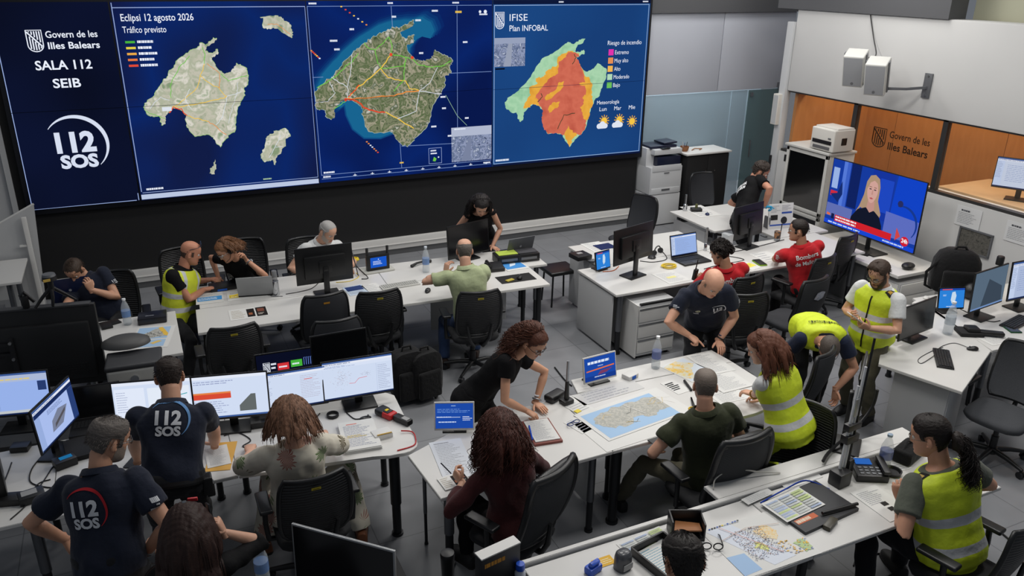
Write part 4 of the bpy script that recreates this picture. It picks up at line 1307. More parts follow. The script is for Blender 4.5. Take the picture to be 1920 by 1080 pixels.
# wall notices and grille
for i, (lb, y, z) in enumerate((('white notice page on the grey wall, above the framed grille', 6.15, 1.255), ('white notice page on the grey wall, right of the framed grille', 5.50, 1.245))):
 n = thing('notice', lb, 'notice', (RX0 - .006, y, z), 0, 'notices under the office window')
 MB().box((0, 0, 0), (.003, .33, .24)).build('sheet', mat('notice_paper', (206, 207, 208), .6), n)
 c = Canvas(emit=False)
 c.dashes(.06, .18, .26, .205, 1, (70, 72, 78), .8).dashes(.03, .03, .30, .17, 7, (140, 142, 148), .3)
 c.build('print', n, basis((-.002, .165, -.12), (0, -1, 0), (0, 0, 1)))
v = thing('wall_grille', 'framed dark grille set in the grey wall under the notices', 'grille', (RX0 - .012, 6.0, .99))
MB().box((0, 0, .135), (.02, .44, .02)).box((0, 0, -.135), (.02, .44, .02)).box((0, .21, 0), (.02, .02, .26)).box((0, -.21, 0), (.02, .02, .26)).build('grille_frame', GREYM, v)
MB().box((.004, 0, 0), (.01, .41, .26)).build('grille_panel', noise_mat('dusty_grille', [(40, 40, 38), (92, 90, 84), (56, 55, 52)], 14, dist=2), v)

# ------------------------------------------------------------------ chairs
CH = chair('black mesh chair nearest the corner of the long desk, its back to us', 'mesh', 'office chairs', tagc=(196, 178, 60))
CH.location = (.53, 7.20, 0)
for lb, x, y, rz in (('black mesh chair behind the man with the blue laptop', -.45, 8.50, pi), ('black chair behind the kneeling man in the yellow vest', .28, 9.02, pi + .1), ('black chair behind the woman with the headset', .93, 9.08, pi - .1),
      ('dark chair behind the man in the white shirt', 1.62, 8.86, pi), ('black mesh chair pushed in between the grey chair and the green polo man', 1.96, 7.50, -.05),
      ('black mesh chair the man in the pale green polo sits on', 2.90, 7.10, -.15), ('black mesh chair under the woman in the floral blouse', .70, 4.66, .0),
      ('black mesh chair behind the curly-haired firefighter', 5.60, 6.38, .1), ('black mesh chair directly behind the bald man', 5.36, 5.98, -.25), ('black mesh chair under the firefighter with glasses', 6.78, 6.52, .2),
      ('black mesh chair pushed in below the television', 7.62, 7.0, .25), ('black chair with armrest turned beside the woman in the yellow trousers', 3.97, 3.66, pi / 2 + .5),
      ('black chair of the ponytailed man at the lower right corner', 4.36, 2.50, .2)):
 place(CH, (x, y, 0), rz, lb)
HB = chair('high black chair with grey back panel under the curly-haired woman in maroon', 'high', 'high-backed chairs', h=.56, z0=.53, w=.50)
HB.location, HB.rotation_euler = (1.93, 4.02, 0), (0, 0, .45)
place(HB, (3.42, 3.86, 0), .04, 'high black chair with grey back panel under the man in olive')
PL = chair('dark grey padded chair in front of the pushed-in mesh chairs of the long desk', 'plain', 'padded chairs', arms=False, fabric=mat('slate_fabric', (40, 42, 47), .8))
PL.location = (1.40, 6.98, 0)
for lb, x, y, rz in (('small black chair with an orange tag pushed under the long desk', 1.42, 7.62, .05), ('dark padded chair with a worn white sticker on its back', 6.17, 6.03, .15), ('black padded chair at the rounded end of the map table', 4.90, 4.68, .45),
      ('navy padded chair turned sideways by the black wall', 6.12, 9.10, pi / 2 + .3), ('black padded chair in front of the black cabinet', 8.0, 9.72, pi)):
 p = place(PL, (x, y, 0), rz, lb)
 if 'sticker' in lb:
  c = Canvas(emit=False)
  c.poly([(-.08, -.02), (-.05, .05), (.02, .06), (.08, .04), (.07, -.03), (0, -.05)], noise_mat('worn_sticker', [(120, 126, 150), (176, 180, 196), (90, 92, 104)], 30))
  q = back_pt(0, .66, .46, .5, .52, .09, .05)
  c.build('sticker', kids(p)[1], basis(q + V3((0, -.032, 0)), (1, 0, 0), (0, -.09, .5)))
 if 'orange' in lb:
  c = Canvas(emit=False)
  c.rect(-.03, 0, .03, .02, (196, 140, 50))
  c.build('tag_sticker', kids(p)[1], basis(back_pt(0, .86, .46, .5, .52, .09, .05) + V3((0, -.032, 0)), (1, 0, 0), (0, -.09, .5)))
GC = chair('grey fabric swivel chair empty at the right edge', 'plain', 'padded chairs', fabric=GFABRIC)
GC.location, GC.rotation_euler = (6.45, 3.70, 0), (0, 0, 1.80)
st = thing('stool', 'low stool with black seat half hidden by the white side panel', 'stool', (4.62, 8.42, 0))
MB().box((0, 0, .45), (.40, .36, .05), bev=.02, seg=3).build('seat', CPLASTIC, st)
for sx in (-1, 1):
 for sy in (-1, 1):
  MB().cyl((sx * .16, sy * .14, 0), (sx * .14, sy * .12, .43), .012).build('leg', DARKLEG, st)

# ------------------------------------------------------------------ monitors and laptops
SH = (WT, )


def logo_pic(c, w, h):
 c.rect(0, 0, w, h, (10, 14, 34))
 shield(c, w * .10, h * .34, w * .10, h * .40, WT)
 c.dashes(w * .22, h * .5, w * .31, h * .74, 2, WT, .5).rect(w * .32, h * .46, w * .50, h * .68, (206, 50, 56)).rect(w * .53, h * .50, w * .71, h * .72, (70, 176, 60)).dashes(w * .34, h * .52, w * .48, h * .60, 1, WT, .6).dashes(w * .55, h * .56, w * .69, h * .64, 1, WT, .6)
 for i in range(5):
  c.line([(w * (.74 + i * .035), h * .52), (w * (.74 + i * .035), h * .76), (w * (.758 + i * .035), h * .76)], .004, (110, 140, 220))
 c.rect(w * .1, h * .18, w * .22, h * .26, (170, 180, 210)).dashes(w * .24, h * .2, w * .5, h * .26, 1, WT, .5)


def man_pic(side):
 def f(c, w, h):
  c.rect(0, 0, w, h, (208, 220, 242)).rect(0, h * .93, w, h, (226, 232, 246)).rect(0, 0, w, h * .04, (60, 90, 150))
  if side:
   c.dashes(w * .05, h * .8, w * .6, h * .9, 2, (150, 160, 196), .4).rect(0, h * .46, w * .52, h * .62, (214, 74, 52)).rect(0, h * .58, w * .52, h * .62, (226, 130, 70)).dashes(w * .03, h * .1, w * .5, h * .42, 6, (150, 160, 196), .3)
   c.poly([(w * .62, h * .12), (w * .62, h * .26), (w * .78, h * .52), (w * .84, h * .52), (w * .84, h * .12)], (98, 104, 104))
  else:
   c.rect(w * .02, h * .1, w * .4, h * .86, (224, 232, 248)).dashes(w * .04, h * .3, w * .2, h * .8, 9, (160, 170, 200), .25).rect(w * .44, h * .06, w * .98, h * .84, (226, 234, 246)).line([(w * .72, h * .84), (w * .76, h * .6), (w * .84, h * .5), (w * .8, h * .3), (w * .9, h * .24)], .008, (30, 150, 160)).line([(w * .76, h * .6), (w * .95, h * .66)], .006, (40, 160, 170))
 return f


G = 'monitors of the left bench'
monitor('lit monitor left of the man whose back reads 112, seen past his shoulder', -.17, 5.60, -13, .54, .35, .91, 8, man_pic(0), group=G)
monitor('lit monitor with a red box and grey shape right of the 112 man', .34, 5.57, -13, .56, .35, .86, 9, man_pic(1), group=G)
monitor('lit monitor partly hidden by the head of the woman in the floral blouse', .80, 5.58, -4, .52, .33, .83, 3, win_pic(seed=3, style='side'), group=G)
monitor('lit monitor with a dotted street plan at the end of the left bench', 1.30, 5.54, -4, .56, .34, .84, 4, win_pic(seed=4, style='map'), group=G)
monitor('dark raised monitor with shield, red and green boxes, above the lit one', .84, 5.93, -4, .51, .30, .86, 1, logo_pic, group=G)
monitor('dark monitor top seen behind the street plan monitor', 1.24, 5.86, 0, .46, .34, .93, 4, None, group=G)
monitor('lit blue monitor with a spreadsheet at the left edge', -1.10, 6.2, -12, .50, .34, .88, 10, win_pic((150, 176, 232), seed=5, style='sheet'), group=G)
monitor('lit blue monitor turned aside, showing a photo, by the grey-haired man', -.78, 5.76, 66, .52, .34, .89, 3, win_pic((168, 188, 236), seed=6, style='photo'), group=G)
monitor('large black monitor seen from behind, hiding the man in the white shirt', 1.60, 8.05, 180, .60, .41, .87, 2, None, neck_back=.05)
monitor('black switched-off monitor the man in the green polo faces', 3.40, 8.42, 14, .60, .40, .80, 4, None)
monitor('black monitor seen from behind with a yellow mark, on the firefighters desk', 4.90, 7.20, 196, .66, .41, .93, -3, None, neck_back=.05)
monitor('black monitor seen from behind before the gloved man', 6.80, 7.50, 193, .58, .42, .88, -4, None, neck_back=.05)
monitor('black switched-off monitor on the angled desk beside the yellow vest', 6.45, 4.66, 9, .58, .33, .80, 4, None)
monitor('grey-lit monitor with painted room reflection, left of a pair by the grey wall', 7.52, 4.74, 7, .60, .42, .87, 3, lambda c, w, h: (c.rect(0, 0, w, h, (86, 104, 122)), c.poly([(.3 * w, .05 * h), (.95 * w, .05 * h), (.9 * w, .45 * h), (.45 * w, .75 * h)], (58, 70, 84)), c.rect(0, 0, w, .04 * h, (110, 140, 190))))  # the room's reflection is a darker shape drawn into the glowing picture
monitor('lit monitor cut by the right edge, right of a pair', 8.12, 4.73, -2, .56, .42, .88, 5, win_pic((170, 184, 214), seed=8))
monitor('dark screen with silver frame rising at the bottom edge', .66, 3.46, -45, .62, .36, .86, 2, None, bez=SILVER)
monitor('lit monitor on the wooden counter behind the office window', 9.62, 6.02, -62, .60, .38, 1.56, 2, win_pic((196, 206, 226), seed=9), base=1.436)


def blue_sign(kind):
 def f(c, w, h):
  c.rect(0, 0, w, h, (28, 72, 164))
  if kind == 1:
   R = random.Random(3)
   c.dashes(w * .42, h * .88, w * .6, h * .93, 1, (170, 200, 240), .5, R).dashes(w * .05, h * .62, w * .97, h * .8, 3, (120, 160, 220), .3, R).rect(w * .03, h * .44, w * .66, h * .46, (200, 214, 240)).dashes(w * .03, h * .42, w * .68, h * .5, 1, (210, 222, 244), .4, R).dashes(w * .72, h * .3, w * .97, h * .5, 3, (220, 228, 244), .4, R).dashes(w * .08, h * .22, w * .6, h * .3, 1, (210, 222, 244), .5, R)
  else:
   R = random.Random(5)
   c.dashes(w * .1, h * .68, w * .93, h * .86, 1, (220, 230, 246), .6, R).dashes(w * .42, h * .56, w * .62, h * .62, 1, (200, 214, 240), .5, R)
   c.poly([(w * .05, h * .40), (w * .95, h * .48), (w * .95, h * .54), (w * .05, h * .45)], (222, 110, 62)).poly([(w * .4, h * .2), (w * .7, h * .25), (w * .9, h * .4), (w * .5, h * .36)], (120, 60, 96)).rect(0, 0, w, h * .2, (24, 58, 140)).dashes(w * .3, h * .1, w * .7, h * .18, 1, (200, 214, 240), .5, R)
 return f


def island_pic(c, w, h):
 c.rect(0, 0, w, h, (44, 128, 214)).rect(0, h * .9, w, h, (30, 70, 160)).rect(w * .1, h * .92, w * .5, h * .97, (214, 80, 70))
 c.poly([(.5 * w, .8 * h), (.62 * w, .84 * h), (.68 * w, .62 * h), (.64 * w, .34 * h), (.52 * w, .22 * h), (.46 * w, .4 * h), (.48 * w, .6 * h)], (196, 216, 234)).dashes(.14 * w, .6 * h, .36 * w, .7 * h, 2, (220, 234, 248), .4).dashes(.3 * w, .04 * h, .7 * w, .1 * h, 1, (230, 236, 246), .5)


for lb, x, y, yaw, w, h, zb, tl, pic, bz in (('white-framed blue display panel by the maroon sweater woman', 1.84, 4.88, -22, .30, .225, .775, 9, blue_sign(1), WHITE), ('blue display panel with an orange streak by the tall antenna', 3.24, 5.10, 4, .33, .23, .785, 10, blue_sign(2), WHITE),
           ('tablet with an island on blue beside the bottle of the angled desk', 7.31, 4.96, -19, .29, .23, .80, 11, island_pic, BEZEL), ('tablet with a pale island at the corner of the firefighters desk', 4.68, 7.45, 13, .23, .22, .765, 10, island_pic, BEZEL)):
 t = monitor(lb, x, y, yaw, w, h, zb, tl, pic, stand=False, name='display_tablet', cat='tablet', thin=True, bez=bz, group='small display panels on the desks')
 MB().box((0, .07, .006), (w * .6, .14, .012), bev=.003).tube([(0, .13, .012), (0, .05, (zb - DH) + h * .6)], .012, 6).build('prop_stand', BLACK, t)

# radio with a blue screen and two aerials
t = thing('radio_tablet', 'rugged black radio with blue screen and two stub aerials, behind the white keyboard', 'radio', (2.29, 8.43, DH), radians(3))
MB().box((0, .03, .115), (.27, .06, .19), bev=.012).build('housing', BLACK, t)
s = MB().box((0, -.001, .12), (.20, .004, .13)).build('screen', SCREEN_OFF, t)
c = Canvas()
c.rect(0, 0, .19, .12, (26, 86, 196)).disc(.095, .095, .006, WT).dashes(.03, .03, .16, .08, 3, (200, 216, 246), .5)
c.build('screen_picture', s, basis((-.095, -.0035, .06), (1, 0, 0), (0, 0, 1)))
for sx in (-.12, .12):
 MB().cyl((sx, .03, .19), (sx, .03, .29), .014, .016).build('aerial', BLACK, t)
MB().box((0, .06, .012), (.36, .2, .02), bev=.006).build('radio_tray', mat('tray_beige', (190, 190, 182), .5), t)

# the big screen on its trolley, seen from behind
t = thing('display_trolley', 'big black screen on a trolley seen from behind at the left edge', 'display', (-1.12, 6.96, 0), radians(-9))
MB().box((0, -.02, 1.095), (1.26, .05, .70), bev=.01).box((.02, -.06, 1.06), (1.1, .05, .50), bev=.02).build('display_back', mat('display_back_black', (24, 25, 27), .5), t)
MB().box((0, .008, 1.095), (1.24, .006, .68)).build('display_front', SCREEN_OFF, t)
MB().box((0, -.02, 1.445), (1.2, .07, .02), bev=.006).build('top_ledge', mat('dark_grey_plastic', (52, 53, 56), .5), t)
vm = MB().box((-.25, -.10, 1.18), (.5, .02, .025)).box((-.25, -.10, 1.10), (.5, .02, .02)).box((.0, -.10, .98), (.03, .03, .50)).build('mount_bracket', DARKLEG, t)
for z in (1.20, 1.06):
 MB().cyl((0, -.115, z), (0, -.13, z), .012).build('mount_knob', STEEL, vm)
vt = MB()
for j in range(5):
 for i in range(20):
  vt.box((.12 + i * .021, -.0865, .86 + j * .022), (.012, .004, .008), m=I4)
vt.build('vent_slots', MATT, t)
MB().cyl((.50, .03, .06), (.50, .03, .80), .028).cyl((-.5, .03, .06), (-.5, .03, .80), .028).build('pole', STEEL, t)
MB().box((0, .03, .035), (1.15, .5, .05), bev=.01).build('trolley_base', DARKLEG, t)
# ------------------------------------------------------------------ people


def voxel(mb, size, smooth=5):
 """melt the shapes of an MB into one continuous skin"""
 bmesh.ops.recalc_face_normals(mb.bm, faces=mb.bm.faces)
 me = bpy.data.meshes.new('melt')
 mb.bm.to_mesh(me)
 mb.bm.free()
 ob = bpy.data.objects.new('melt', me)
 COL.objects.link(ob)
 r = ob.modifiers.new('r', 'REMESH')
 r.mode, r.voxel_size = 'VOXEL', size
 if smooth:
  s = ob.modifiers.new('s', 'SMOOTH')
  s.factor, s.iterations = .5, smooth
 dg = bpy.context.evaluated_depsgraph_get()
 out = bpy.data.meshes.new_from_object(ob.evaluated_get(dg))
 bpy.data.objects.remove(ob)
 bpy.data.meshes.remove(me)
 return out


def coords(me):
 a = np.empty(len(me.vertices) * 3)
 me.vertices.foreach_get('co', a)
 return a.reshape(-1, 3)


def set_coords(me, a):
 me.vertices.foreach_set('co', a.ravel())
 me.update()


def normals(me):
 a = np.empty(len(me.vertices) * 3)
 me.vertices.foreach_get('normal', a)
 return a.reshape(-1, 3)


def limb(mb, pts, rad, n=14, fl=None, cap=True):
 """tapering limb through points with rounded ends"""
 P, Rr = [V3(p) for p in pts], list(rad)
 d0, d1 = (P[1] - P[0]).normalized(), (P[-1] - P[-2]).normalized()
 a, b = [], []
 if cap:
  for k in (.92, .6, .25):
   a.append((P[0] - d0 * Rr[0] * k, Rr[0] * sqrt(1 - k * k)))
   b.append((P[-1] + d1 * Rr[-1] * k, Rr[-1] * sqrt(1 - k * k)))
 seq = a + list(zip(P, Rr)) + b[::-1]
 mb.tube([s[0] for s in seq], [s[1] for s in seq], n)


def bez(p0, p1, p2, t):
 return p0 * (1 - t) ** 2 + p1 * 2 * t * (1 - t) + p2 * t * t


class Spine:
 """pelvis-to-neck curve with a frame at every height (metres above the pelvis, along the curve)"""

 def __init__(s, pel, c7, yaw, syaw, L):
  s.p0, s.p2, s.L = V3(pel), V3(c7), L
  ch = s.p2 - s.p0
  t0 = (ch.normalized() * .75 + V3((0, 0, .25))).normalized()
  s.p1 = s.p0 + t0 * ch.length * .5
  s.len = ch.length * 1.02
  s.R0, s.R1 = V3((cos(yaw), -sin(yaw), 0)), V3((cos(syaw), -sin(syaw), 0))

 def frame(s, t):
  k = t / s.L
  kk = max(0, min(1, k))
  p = bez(s.p0, s.p1, s.p2, kk)
  d = ((s.p1 - s.p0) * (1 - kk) + (s.p2 - s.p1) * kk).normalized()
  p = p + d * (k - kk) * s.len
  R = s.R0.lerp(s.R1, kk)
  R = (R - d * R.dot(d)).normalized()
  return p, R, d.cross(R), d

 def pt(s, t, x=0, y=0):
  p, R, F, U = s.frame(t)
  return p + R * x + F * y


MALE = [(-.10, .095, .075, .085), (-.07, .155, .10, .115), (-.02, .172, .11, .125), (.05, .172, .11, .12), (.13, .162, .108, .105), (.21, .160, .108, .098), (.29, .172, .115, .105),
  (.36, .186, .118, .112), (.42, .186, .108, .110), (.46, .160, .085, .098), (.495, .108, .066, .080), (.53, .07, .055, .062)]
FEMALE = [(-.10, .095, .075, .09), (-.07, .16, .10, .12), (-.02, .180, .108, .130), (.05, .172, .105, .118), (.13, .145, .098, .095), (.20, .138, .098, .088), (.27, .146, .118, .094),
    (.335, .156, .135, .100), (.40, .160, .105, .100), (.455, .14, .075, .088), (.49, .09, .058, .072), (.52, .058, .046, .054)]


def torso_rings(mb, sp, prof, lo, hi, e=0, s=1, belly=0, flare=0, n=28):
 T_ = np.array([p[0] for p in prof]) * s
 ts = [lo] + [t for t in np.linspace(lo, hi, 16)[1:-1]] + [hi]
 R = []
 for t in ts:
  hw, df, db = (np.interp(t, T_, np.array([p[i] for p in prof]) * s) for i in (1, 2, 3))
  df += belly * math.exp(-((t - .13 * s) / (.12 * s)) ** 2)
  fl = flare * max(0, (.05 * s - t)) / (.15 * s)
  hw, df, db = hw + e + fl, df + e + fl, db + e + fl
  p, Rv, F, U = sp.frame(t)
  ring = []
  for i in range(n):
   a = 2 * pi * i / n
   c, q = cos(a), sin(a)
   x = abs(c) ** .82 * (1 if c >= 0 else -1) * hw
   y = abs(q) ** .82 * (1 if q >= 0 else -1) * (df if q >= 0 else db)
   ring.append(p + Rv * x + F * y)
  R.append(ring)
 mb.rings(R)


def ik(a, b, l1, l2, hint):
 d = b - a
 D = d.length
 if D > (l1 + l2) * .995:
  b = a + d * ((l1 + l2) * .995 / D)
  d = b - a
  D = d.length
 x = (l1 * l1 - l2 * l2 + D * D) / (2 * D)
 hgt = sqrt(max(1e-6, l1 * l1 - x * x))
 u = d.normalized()
 hv = V3(hint)
 hv = hv - u * hv.dot(u)
 hv = hv.normalized() if hv.length > 1e-5 else u.orthogonal().normalized()
 return a + u * x + hv * hgt, b


CURL = {'flat': ((6, 8, 6),) * 4, 'relax': ((22, 28, 18), (26, 32, 20), (30, 34, 22), (32, 34, 22)), 'point': ((6, 8, 4), (62, 75, 45), (66, 80, 45), (66, 78, 42)),
  'grip': ((48, 55, 35), (54, 58, 38), (58, 60, 38), (60, 60, 38)), 'pen': ((40, 50, 25), (50, 58, 30), (66, 70, 40), (72, 72, 40)), 'hold': ((38, 42, 26), (40, 46, 28), (46, 48, 28), (50, 48, 28))}


def hand(mb, w, d, n, side, pose='relax', s=1.0):
 """palm, four bent fingers and a thumb; w wrist, d finger direction, n palm side, side +1 right / -1 left"""
 d = V3(d).normalized()
 n = V3(n)
 n = (n - d * n.dot(d)).normalized()
 th = d.cross(n) * side
 R = []
 for k, hw, ht in ((-.03, .026, .021), (0, .027, .020), (.03, .036, .018), (.06, .041, .0165), (.085, .041, .0145), (.098, .036, .010)):
  c = w + d * k * s
  R.append([c + th * (abs(cos(a)) ** .7 * (1 if cos(a) >= 0 else -1) * hw * s) - n * (sin(a) * ht * s) for a in [2 * pi * i / 14 for i in range(14)]])
 mb.rings(R)
 for i, (off, ln, k0) in enumerate(((.030, .074, .086), (.0105, .083, .092), (-.0095, .077, .089), (-.029, .060, .080))):
  p = w + d * k0 * s + th * off * s
  dd = (d + th * off * 1.6).normalized()
  nn = n
  P, rr = [p - dd * .012 * s], [.0095 * s]
  for j, f in enumerate((.44, .31, .25)):
   a = radians(CURL[pose][i][j])
   dd, nn = (dd * cos(a) + nn * sin(a)), (nn * cos(a) - dd * sin(a))
   P += [p, p + dd * ln * f * s * .5]
   rr += [(.0095 - j * .0008) * s, (.0088 - j * .0008) * s]
   p = p + dd * ln * f * s
  P.append(p)
  rr.append(.0066 * s)
  limb(mb, P, rr, 8)
 p = w + d * .022 * s + th * .022 * s
 grip = pose in ('grip', 'pen', 'hold')
 d1 = (d * .55 + th * .75 + n * (.55 if grip else .2)).normalized()
 d2 = (d * .85 + th * (.1 if grip else .42) + n * (.55 if grip else .22)).normalized()
 limb(mb, [p - d1 * .012 * s, p, p + d1 * .034 * s, p + d1 * .044 * s + d2 * .018 * s, p + d1 * .044 * s + d2 * .034 * s], [.015 * s, .0145 * s, .0118 * s, .0105 * s, .0075 * s], 8)


HZ = np.array([-.118, -.113, -.102, -.085, -.065, -.045, -.02, 0, .02, .04, .06, .08, .095, .107, .115, .1185])
HF = np.array([.050, .074, .084, .085, .083, .083, .085, .085, .089, .092, .089, .077, .061, .041, .020, .0])
HB_ = np.array([.0, -.012, -.025, -.036, -.052, -.068, -.083, -.091, -.096, -.097, -.094, -.085, -.071, -.051, -.028, 0])
HW = np.array([.014, .028, .041, .050, .057, .0615, .066, .069, .072, .0735, .072, .066, .056, .042, .022, 0])
NA, NZ = 88, 74


def head_shape(fat=0., jaw=0., nose=1.0):
 """rows of head points in head space (x right, y forward, z up), eye level at z = 0"""
 zs = np.interp(np.linspace(0, 1, NZ), [0, .06, .55, .9, 1], [-.118, -.112, .02, .1, .1185])
 az = np.array([2 * pi * i / NA for i in range(NA)])
 az = az + .32 * np.sin(az) * -1 * .5          # denser towards the face (az 0 = front)
 z = zs[:, None] + 0 * az[None, :]
 f, b, w = (np.interp(zs, HZ, q)[:, None] for q in (HF, HB_, HW))
 k = np.ones(5) / 5
 sm = lambda q: np.concatenate([q[:2], np.convolve(q[:, 0], k, 'valid')[:, None], q[-2:]])
 f, b, w = sm(f), sm(b), sm(w)
 w = w + (fat + jaw) * np.exp(-((zs[:, None] + .07) / .05) ** 2)
 c, sn = np.cos(az)[None, :], np.sin(az)[None, :]
 x = np.sign(sn) * np.abs(sn) ** .88 * w
 mid = (f + b) / 2
 y = mid + np.sign(c) * np.abs(c) ** .92 * (f - b) / 2
 y = np.where(c > 0, y - .30 * x * x / .07 * np.exp(-((z + .03) / .09) ** 2) * 0 - .0, y)
 front = np.clip((y - mid) / ((f - mid) + 1e-6), 0, 1)
 g = lambda u, s: np.exp(-(u / s) ** 2)
 nz = np.interp(zs, [-.052, -.046, -.036, -.025, .0, .015, .022], [0, .006, .024, .021, .008, .003, 0])[:, None] * nose
 nw = np.interp(zs, [-.05, -.036, -.015, .02], [.017, .015, .010, .010])[:, None]
 y = y + nz * g(x, nw) * (front > .5)
 y = y - .013 * g(np.abs(x) - .031, .015) * g(z - .001, .012) * front
 y = y + .005 * g(z - .021, .008) * g(np.abs(x) - .026, .024) * front
 y = y + .004 * g(np.abs(x) - .045, .018) * g(z + .03, .018) * front
 lip = g(x, .022) * front
 y = y + (.007 * g(z + .060, .0055) + .007 * g(z + .0725, .006) - .004 * g(z + .0665, .0022) - .003 * g(z + .084, .006)) * lip
 y = y + .006 * g(z + .102, .012) * g(x, .02) * front
 return np.stack([x, y, z], -1), az


EYEW = mat('eye_white', (222, 218, 212), .25)
EYED = mat('eye_iris', (38, 28, 22), .2)


class Person:
 pass


HAIRM = {}


def hair_mat(c):
 k = 'hair_%d_%d_%d' % tuple(c)
 if k in MATS:
  return MATS[k]
 m, nt, b = _new(k)
 gi = nt.nodes.new('ShaderNodeNewGeometry')
 mx = nt.nodes.new('ShaderNodeMix')
 mx.data_type = 'RGBA'
 l = lin(c)
 mx.inputs[6].default_value = tuple(v * .75 for v in l[:3]) + (1,)
 mx.inputs[7].default_value = tuple(min(1, v * 2.1) for v in l[:3]) + (1,)
 nt.links.new(gi.outputs['Random Per Island'], mx.inputs[0])
 tc = nt.nodes.new('ShaderNodeTexCoord')
 n = nt.nodes.new('ShaderNodeTexNoise')
 n.inputs['Scale'].default_value = 140
 n.inputs['Detail'].default_value = 3
 nt.links.new(tc.outputs['Object'], n.inputs['Vector'])
 m2 = nt.nodes.new('ShaderNodeMix')
 m2.data_type, m2.blend_type = 'RGBA', 'MULTIPLY'
 m2.inputs[0].default_value = .5
 nt.links.new(mx.outputs[2], m2.inputs[6])
 nt.links.new(n.outputs['Fac'], m2.inputs[7])
 nt.links.new(m2.outputs[2], b.inputs['Base Color'])
 bp = nt.nodes.new('ShaderNodeBump')
 bp.inputs['Strength'].default_value = .5
 bp.inputs['Distance'].default_value = .004
 nt.links.new(n.outputs['Fac'], bp.inputs['Height'])
 nt.links.new(bp.outputs['Normal'], b.inputs['Normal'])
 b.inputs['Roughness'].default_value = .55
 b.inputs['Specular IOR Level'].default_value = .28
 MATS[k] = m
 return m


def shell(P, az, M, fn, name, m, par, seed=1, rough=.002):
 """a skin of hair over the head where fn(azimuth degrees from front, z) gives a thickness"""
 R = np.random.RandomState(seed)
 n, k = P.shape[:2]
 cen = np.array([0, -.005, .01])
 D = P - cen
 D = D / np.linalg.norm(D, axis=-1, keepdims=True)
 azd = np.degrees(np.arctan2(np.abs(P[..., 0]), P[..., 1] + .005))
 zj = .0025 * np.sin(P[..., 0] * 130 + 1.3 * seed) * np.cos(P[..., 1] * 110) + R.uniform(-.0015, .0015, (n, k))
 th = np.array([[fn(azd[j, i], P[j, i, 2] + zj[j, i]) for i in range(k)] for j in range(n)])
 nz = R.uniform(-1, 1, (n, k))
 Q = P + D * (th + nz * rough * (th > .003))[..., None]
 b = bmesh.new()
 vs = {}

 def v(j, i):
  i %= k
  if (j, i) not in vs:
   vs[(j, i)] = b.verts.new(M @ V3(Q[j, i]))
  return vs[(j, i)]
 for j in range(n - 1):
  for i in range(k):
   i2 = (i + 1) % k
   if min(th[j, i], th[j, i2], th[j + 1, i], th[j + 1, i2]) > 0:
    try:
     b.faces.new((v(j, i), v(j, i2), v(j + 1, i2), v(j + 1, i)))
    except ValueError:
     pass
 if n and th[-1].min() > 0:
  b.faces.new([v(n - 1, i) for i in range(k)])
 o = MB.__new__(MB)
 o.bm, o.mi = b, 0
 return o.build(name, m, par, 80)


def hairline(front, temple, nape, side=.012, th=.010, bald=0, sideburn=-.025, thin_top=None):
 """thickness function of a short haircut"""
 def f(a, z):
  if a < 40:
   lim = front + (temple - front) * max(0, (a - 15) / 25) * .3
  elif a < 62:
   lim = temple + (.01 - temple) * (a - 40) / 22 * .6
  elif a < 82:
   lim = sideburn
  elif a < 108:
   lim = .028
  else:
   lim = .028 + (nape - .028) * min(1, (a - 108) / 22)
  if z < lim:
   return 0
  if bald and z > bald - .02 * (a > 120):
   return 0
  e = min(1, (z - lim) / .02)
  if bald:
   e = min(e, max(0, bald - .02 * (a > 120) - z) / .03)
  t = th if z > .04 else side
  if thin_top and z > thin_top:
   t *= .35
  b0 = .0012 if bald else .0025
  return b0 + (t - b0) * e
 return f


def strands(M, starts, seed, n, step, r0, down=.22, curl=0, freq=1.0, bvh=None, out=.02, name='hair', m=None, par=None, taper=.4, wob=.06, side=5, back=.35, solid=0):
 """hair locks that leave the scalp, follow the skull and fall; starts = (azimuth deg, elevation deg)"""
 R = random.Random(seed)
 Mi = M.inverted()
 mb = MB()
 for az, el in starts:
  a, e = radians(az + R.uniform(-6, 6)), radians(el + R.uniform(-5, 5))
  d = V3((sin(a) * cos(e), cos(a) * cos(e), sin(e)))
  p = V3((d.x * .074, d.y * .098 - .004, d.z * .112 + .008))
  vel = V3((d.x, d.y, d.z * .2))
  vel = vel - d * vel.dot(d) * .6
  vel = vel + V3((0, -back, 0))
  p, vel = M @ p, (M.to_3x3() @ vel).normalized()
  pts, ph = [], R.uniform(0, 6.28)
  nn = int(n * R.uniform(.82, 1.1))
  rr = R.uniform(.8, 1.15)
  for i in range(nn):
   q = Mi @ p
   k = V3((q.x / (.074 + out), (q.y + .004) / (.099 + out), (q.z - .008) / (.113 + out)))
   if k.length < 1:
    kk = k.normalized()
    tgt = V3((kk.x * (.074 + out), kk.y * (.099 + out) - .004, kk.z * (.113 + out) + .008))
    p = p.lerp(M @ tgt, .6)
   if bvh:
    for B in bvh:
     loc, nor, _, ds = B.find_nearest(p, .12)
     if loc is not None and (p - loc).dot(nor) < .012:
      p = loc + nor * .014
   if curl:
    u = vel.orthogonal().normalized()
    w = vel.cross(u)
    A = ph + i * freq
    pts.append(p + (u * cos(A) + w * sin(A)) * curl * min(1, i / 4))
   else:
    pts.append(p.copy())
   vel = (vel + V3((R.uniform(-wob, wob), R.uniform(-wob, wob), -down))).normalized()
   p = p + vel * step
  m_ = len(pts)
  mb.tube(pts, [r0 * rr * (1 - (1 - taper) * (i / (m_ - 1)) ** 1.5) * (.55 if i == 0 else 1) for i in range(m_)], side)
 if solid:
  return voxel(mb, solid, 6)
 return mb.build(name, m, par, 80, fix=False)


